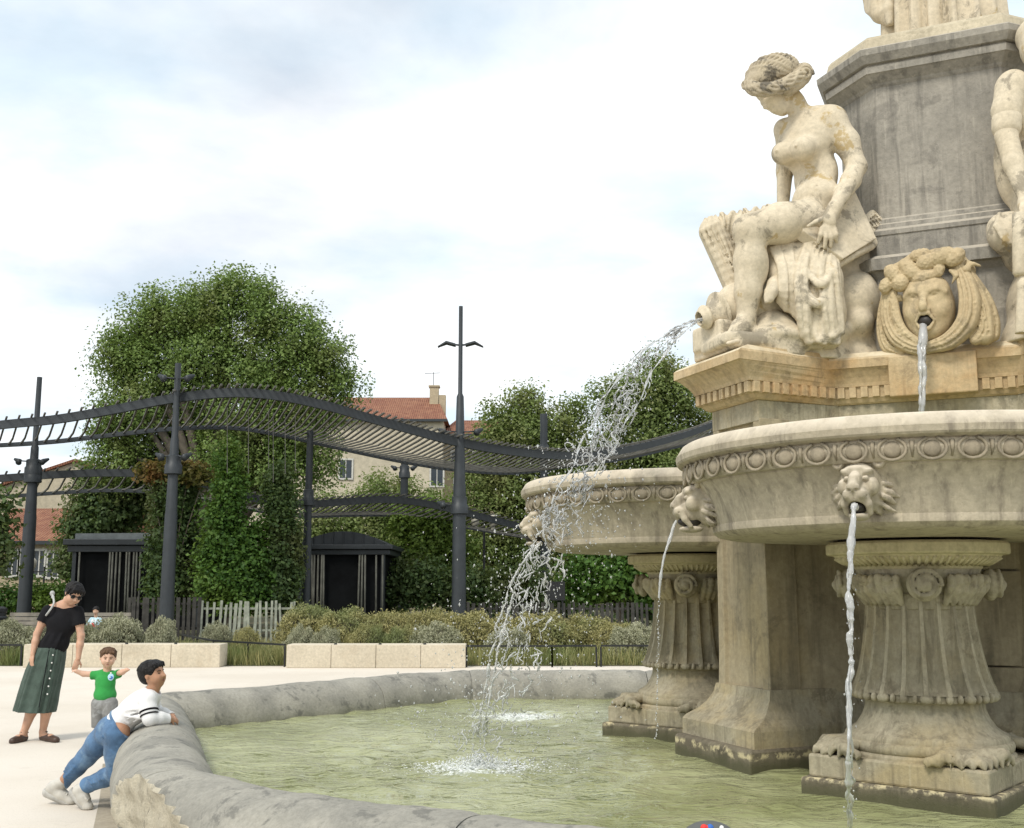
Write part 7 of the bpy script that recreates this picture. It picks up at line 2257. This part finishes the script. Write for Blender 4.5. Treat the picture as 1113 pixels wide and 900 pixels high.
for ax_, dy in ((106.5, .0), (121, -.02)):
    q = PT(ax_, 799, dy)
    s = Sculpt((q[0] - .08, q[1] - .17, -.01), (q[0] + .08, q[1] + .09, .13), .005)
    s.tube([(q[0], q[1] + .02, .04), (q[0] - .005, q[1] - .05, .035), (q[0] - .01, q[1] - .10, .03)], [.044, .046, .040], .02)
    s.cap((q[0], q[1], .05), (q[0], q[1], .085), .04, .038, .01); s.plane_cut((0, 0, .002), (0, 0, -1))
    sh_ = part_w(s.build('shoe', M['shoe_dark'], to), TI)
    mb = MB(); mb.tube([(q[0], q[1] + .03, .012), (q[0] - .005, q[1] - .05, .010), (q[0] - .01, q[1] - .105, .010)], [.046, .050, .042], 12)
    mb2 = MB()
    mb2.add([(x, y, min(z, .018) if z > .002 else .002) for x, y, z in mb.v], mb.f); mb2.build('sole', M['sole'], sh_, smooth=True)

# ---- boy leaning over the rim
YB = 8.28
def PB(px, py, dy=0.0): return W(px, py, YB + dy)
bb = WZ(75, 874, 0)
bo = empty('person', (float(bb[0]), float(bb[1]), 0)); tag(bo, 'boy in white sweater and blue jeans leaning on the pool rim', 'person')
BI = Matrix.Translation((-float(bb[0]), -float(bb[1]), 0))
_a = PB(42, 885); _b = PB(206, 708)
s = Sculpt((_a[0], YB - .28, -.01), (_b[0], YB + .50, _b[2] + .02), .006)
hip = PB(126, 789, .02); wai = PB(136, 780, .02); che = PB(153, 766, .02); nck = PB(166, 752, .01)
sideb = np.array((0, 1., 0)); axb = N3(che - hip); nrb = np.cross(sideb, axb)
RB = np.stack([sideb, nrb, axb], 1)
s.ell(hip, (.115, .085, .10), 0.0, R=RB); s.ell(wai, (.10, .075, .12), .04, R=RB); s.ell(che, (.125, .085, .13), .04, R=RB)
s.tube([PB(160, 757, .01), PB(167, 748, .0)], [.055, .048], .025)
BL, BR, bu = head(s, PB(166.5, 733, .0), (.94, -.24, .24), (-.26, 0, 1), .198, True, True)
na = [PB(160, 761, -.11), PB(163, 785, -.15), PB(184, 786.5, -.05)]
fa = [PB(163, 760, .14), PB(168, 782, .22), PB(187, 783.5, .08)]
for q in (na, fa):
    q[1][2] = max(q[1][2], .668); q[2][2] = max(q[2][2], .655)
s.tube(na, [.046, .038, .027], .02); s.tube(fa, [.046, .038, .027], .02)
hand(s, na[2], PB(197, 784, .03) - na[2], (.15, -.75, .55), .115, .85, thumb=-1, k=.004)
hand(s, fa[2], PB(197, 783, -.02) - fa[2], (.1, .6, .7), .115, .8, thumb=1, k=.004)
legs = [(PB(120, 793, .09), PB(94, 823, .20), PB(68, 850, .28), (PB(56, 858, .30), PB(76, 872, .30))), (PB(128, 796, -.06), PB(127, 840, -.02), PB(96, 853, .12), (PB(85, 860, .12), PB(95, 873, .10)))]
for hp_, kn_, an_, _ in legs:
    s.tube([hp_, (hp_ + kn_) / 2, kn_], [.085, .075, .058], .03); s.tube([kn_, kn_ * .6 + an_ * .4, an_], [.056, .052, .036], .02)
    s.tube([an_, an_ + N3(an_ - kn_) * .05], [.036, .034], .01)
part_w(s.build('body', M['skin_b'], bo), BI)
# sweater
s = Sculpt(np.array((PB(112, 800)[0], YB - .28, PB(0, 802)[2])), np.array((PB(200, 740)[0], YB + .40, PB(0, 738)[2])), .006)
s.ell(che, (.142, .102, .135), 0.0, R=RB); s.ell(PB(142, 775, .02), (.122, .098, .13), .04, R=RB); s.ell(PB(133, 783, .02), (.118, .095, .07), .03, R=RB)
s.tube([PB(161, 760, -.10), PB(164, 756, .01), PB(164, 759, .13)], [.062, .066, .062], .03)
for q in (na, fa):
    s.tube([q[0], (q[0] + q[1]) / 2, q[1] + np.array((0, 0, .004)), q[1] * .5 + q[2] * .5 + np.array((0, 0, .006)), q[2]], [.064, .058, .052, .045, .036], .02)
    d = N3(q[2] - q[1]); s.cap(q[2] + d * .035, q[2] + d * .09, .05, .05, .002, sub=True)
s.ell(PB(131, 786, .02), (.120, .098, .06), .03, R=RB)
s.ell(PB(128, 789, .02), (.126, .100, .045), .03, R=RB)
s.plane_cut(hip + axb * .002, -axb)
s.ell(PB(167.5, 748, .0), (.06, .062, .045), .008, R=RB, sub=True)
r_ = random.Random(6)
for k in range(12):     # creases at elbow, armpit and waist
    c = PB(r_.uniform(136, 160), r_.uniform(764, 786), -.11); d = PB(r_.uniform(150, 170), r_.uniform(764, 784), -.15)
    s.tube([c, (c + d) / 2 + np.array((0, -.006, .0)), d], [.004, .008, .004], .012)
for k in range(5):
    g = k / 4
    s.tube([PB(133 + 5 * k, 782 - 4 * k, -.09), PB(140 + 5 * k, 786 - 4 * k, -.075)], [.006, .010], .012)
sw = part_w(s.build('sweater', M['shirt_white'], bo), BI)
dv = N3(na[1] - na[0]); cs = [na[0] * .42 + na[1] * .58, na[0] * .22 + na[1] * .78]
for c, w_ in zip(cs, (.008, .006)):
    Rr = frame(dv); ring = [tuple(c + Rr @ np.array((math.cos(a) * .0605, math.sin(a) * .0605, 0))) for a in np.linspace(0, 2 * math.pi, 25)]
    mb = MB(); mb.tube(ring, w_, 6, caps=False); mb.build('stripe', M['tee_black'], sw, smooth=True)
# jeans
s = Sculpt(np.array((PB(56, 860)[0], YB - .25, 0.03)), np.array((PB(146, 770)[0], YB + .42, PB(0, 766)[2])), .006)
s.ell(hip, (.128, .098, .09), 0.0, R=RB)
s.ell(PB(121, 796, .03), (.115, .13, .10), .04)
for (hp_, kn_, an_, _) in legs:
    s.tube([hp_, (hp_ + kn_) / 2, kn_], [.102, .088, .072], .03); s.tube([kn_, kn_ * .6 + an_ * .4, an_], [.070, .066, .054], .02)
    d = N3(an_ - kn_); s.tube([an_ - d * .01, an_ + d * .012], [.060, .060], .006)
    s.cap(an_ + d * .055, an_ + d * .12, .06, .06, .003, sub=True)
    for k in range(7):
        c = kn_ + (an_ - kn_) * (.35 + .1 * k) if k < 5 else hp_ + (kn_ - hp_) * (.2 + .5 * (k - 5))
        s.tube([c + np.array((-.04, -.055, .03)), c + np.array((.0, -.072, .0)), c + np.array((.045, -.05, -.015))], [.005, .009, .005], .010)
s.plane_cut(hip + axb * .055, axb)
jn = part_w(s.build('jeans', M['denim'], bo), BI)
Rr = RB; ring = [tuple(hip + axb * .045 + sideb * math.cos(a) * .124 + nrb * math.sin(a) * .094) for a in np.linspace(0, 2 * math.pi, 33)]
mb = MB(); mb.tube(ring, .012, 6, caps=False); mb.build('waistband', M['denim'], jn, smooth=True)
mb = MB(); mb.box(PB(119, 799, -.115), (.085, .02, .09), R=Matrix.Rotation(.6, 3, 'Y')); mb.build('pocket', M['denim'], jn, bevel=.008)
# hair
s = Sculpt(PB(166, 733) - .17, PB(166, 733) + .17, .005)
s.ell(BL(0, -.16, .30), (.90 * bu, .96 * bu, .82 * bu), 0.0, R=BR); s.ell(BL(0, -.52, -.08), (.70 * bu, .50 * bu, .56 * bu), .02, R=BR)
s.ell(BL(0, .74, -.32), (.95 * bu, .52 * bu, .78 * bu), .012, R=BR, sub=True)
for x in (-1, 1): s.ell(BL(x * .86, .0, -.16), (.22 * bu, .26 * bu, .24 * bu), .006, R=BR, sub=True)
for x in (-.6, -.3, 0, .3, .6): s.tube([BL(x * .6, .30, .92), BL(x, .58, .66), BL(x * 1.1, .66, .42)], [.10 * bu, .10 * bu, .05 * bu], .014)
locks(s, BL, bu, 90, 7, front=.4, wid=.90, low=-.25)
part_w(s.build('hair', M['hair_black'], bo, 0), BI)
face_bits(bo, BI, BL, BR, bu, M['hair_black'])
mb = MB(); mb.ell(BL(0, .70, -.57), (.11 * bu, .10 * bu, .075 * bu), 10, 6, Matrix([[float(q) for q in r] for r in BR])); part_w(mb.build('mouth', M['glass_dark'], bo, smooth=True), BI)
# trainers
for (hp_, kn_, an_, (hl, tip)) in legs:
    hl = hl.copy(); tip = tip.copy(); tip[2] = .028
    if hl[2] < .07: hl[2] = .07
    d = N3(tip - hl); up = N3(np.cross(np.cross(d, (0, 0, 1)), d))
    s = Sculpt(np.minimum(np.minimum(hl, tip), an_) - .10, np.maximum(np.maximum(hl, tip), an_) + .10, .005)
    s.tube([hl, hl * .5 + tip * .5 + up * .005, tip], [.042, .044, .036], .02); s.cap(hl + up * .02, an_, .044, .044, .02)
    s.ell(tip + d * .012, (.037, .037, .030), .015)
    for k in range(4): c = hl * (.55 - .1 * k) + tip * (.45 + .1 * k) + up * .043; s.tube([c + np.array((0, -.03, -.01)), c, c + np.array((0, .03, -.01))], .006, .003)
    s.plane_cut((0, 0, .004), (0, 0, -1))
    tr = part_w(s.build('trainer', M['trainer'], bo), BI)
    s = Sculpt(np.minimum(hl, tip) - .10, np.maximum(hl, tip) + .10, .005)
    s.tube([hl - up * .03 - d * .012, tip - up * .012 + d * .02], [.041, .036], .0)
    s.plane_cut(hl - up * .018, up); s.plane_cut((0, 0, .002), (0, 0, -1))
    s.build('sole', M['sole'], tr)

# ---- child on the far bench
YC = 29.75
def PC(px, py, dy=0.0): return W(px, py, YC + dy)
cb_ = PC(103, 690)
ci = empty('person', (float(cb_[0]), YC, 0)); tag(ci, 'small dark-haired child in pale blue top sitting on the far bench', 'person')
CI = Matrix.Translation((-float(cb_[0]), -YC, 0))
sx_ = float(PC(103.5, 672)[0])
s = Sculpt((sx_ - .3, YC - .55, 0), (sx_ + .3, YC + .3, 1.25), .011)
s.ell((sx_, YC + .05, .62), (.13, .10, .17), 0); s.tube([(sx_, YC + .04, .80), (sx_, YC + .02, .90)], [.045, .042], .02)
CL, CR, cu = head(s, np.array((sx_ + .01, YC + .0, .985)), (.1, -.95, -.25), (0, 0, 1), .20, True)
for x in (-1, 1):
    s.tube([(sx_ + x * .12, YC + .04, .74), (sx_ + x * .17, YC - .05, .58), (sx_ + x * .06, YC - .20, .56)], [.04, .034, .025], .02)
    hand(s, np.array((sx_ + x * .06, YC - .20, .56)), (-x * .5, -.6, -.1), (0, 0, 1), .10, .6, thumb=x)
    s.tube([(sx_ + x * .07, YC + .02, .50), (sx_ + x * .09, YC - .32, .47), (sx_ + x * .09, YC - .36, .12), (sx_ + x * .09, YC - .46, .05)], [.07, .05, .035, .035], .02)
part_w(s.build('body', M['skin_t'], ci), CI)
s = Sculpt((sx_ - .3, YC - .3, .35), (sx_ + .3, YC + .3, 1.0), .011)
s.ell((sx_, YC + .05, .63), (.155, .12, .19), 0)
for x in (-1, 1): s.tube([(sx_ + x * .11, YC + .04, .75), (sx_ + x * .17, YC - .03, .61)], [.055, .055], .02)
part_w(s.build('shirt', mat_cloth('pale_blue_top', (0.42, 0.62, 0.72), .3, .9, 200, .2, (0.75, 0.78, 0.78)), ci), CI)
s = Sculpt((sx_ - .3, YC - .5, .2), (sx_ + .3, YC + .3, .7), .011)
for x in (-1, 1): s.tube([(sx_ + x * .07, YC + .04, .50), (sx_ + x * .09, YC - .30, .475)], [.085, .07], .02)
part_w(s.build('shorts', M['blue'], ci), CI)
s = Sculpt((sx_ - .2, YC - .2, .8), (sx_ + .2, YC + .2, 1.2), .008)
s.ell(CL(0, -.15, .25), (.88 * cu, .92 * cu, .85 * cu), 0, R=CR); s.ell(CL(0, .75, -.3), (.8 * cu, .5 * cu, .75 * cu), .01, R=CR, sub=True)
part_w(s.build('hair', M['hair_black'], ci), CI)
ty = empty('toy_ball', (sx_, YC - .26, .575)); tag(ty, 'red and white toy ball on the lap of the child on the bench', 'ball')
for i in range(6):
    mb = MB(); V = []; F = []
    for j in range(9):
        ph = math.pi * j / 8
        for k in range(4):
            an = 2 * math.pi * (i + k / 3) / 6; V.append((.10 * math.sin(ph) * math.cos(an), .10 * math.sin(ph) * math.sin(an), .10 * math.cos(ph)))
    for j in range(8):
        for k in range(3): F.append((j * 4 + k, (j + 1) * 4 + k, (j + 1) * 4 + k + 1, j * 4 + k + 1))
    mb.add(V, F); mb.build('panel', M['red'] if i % 2 else M['white'], ty, smooth=True)
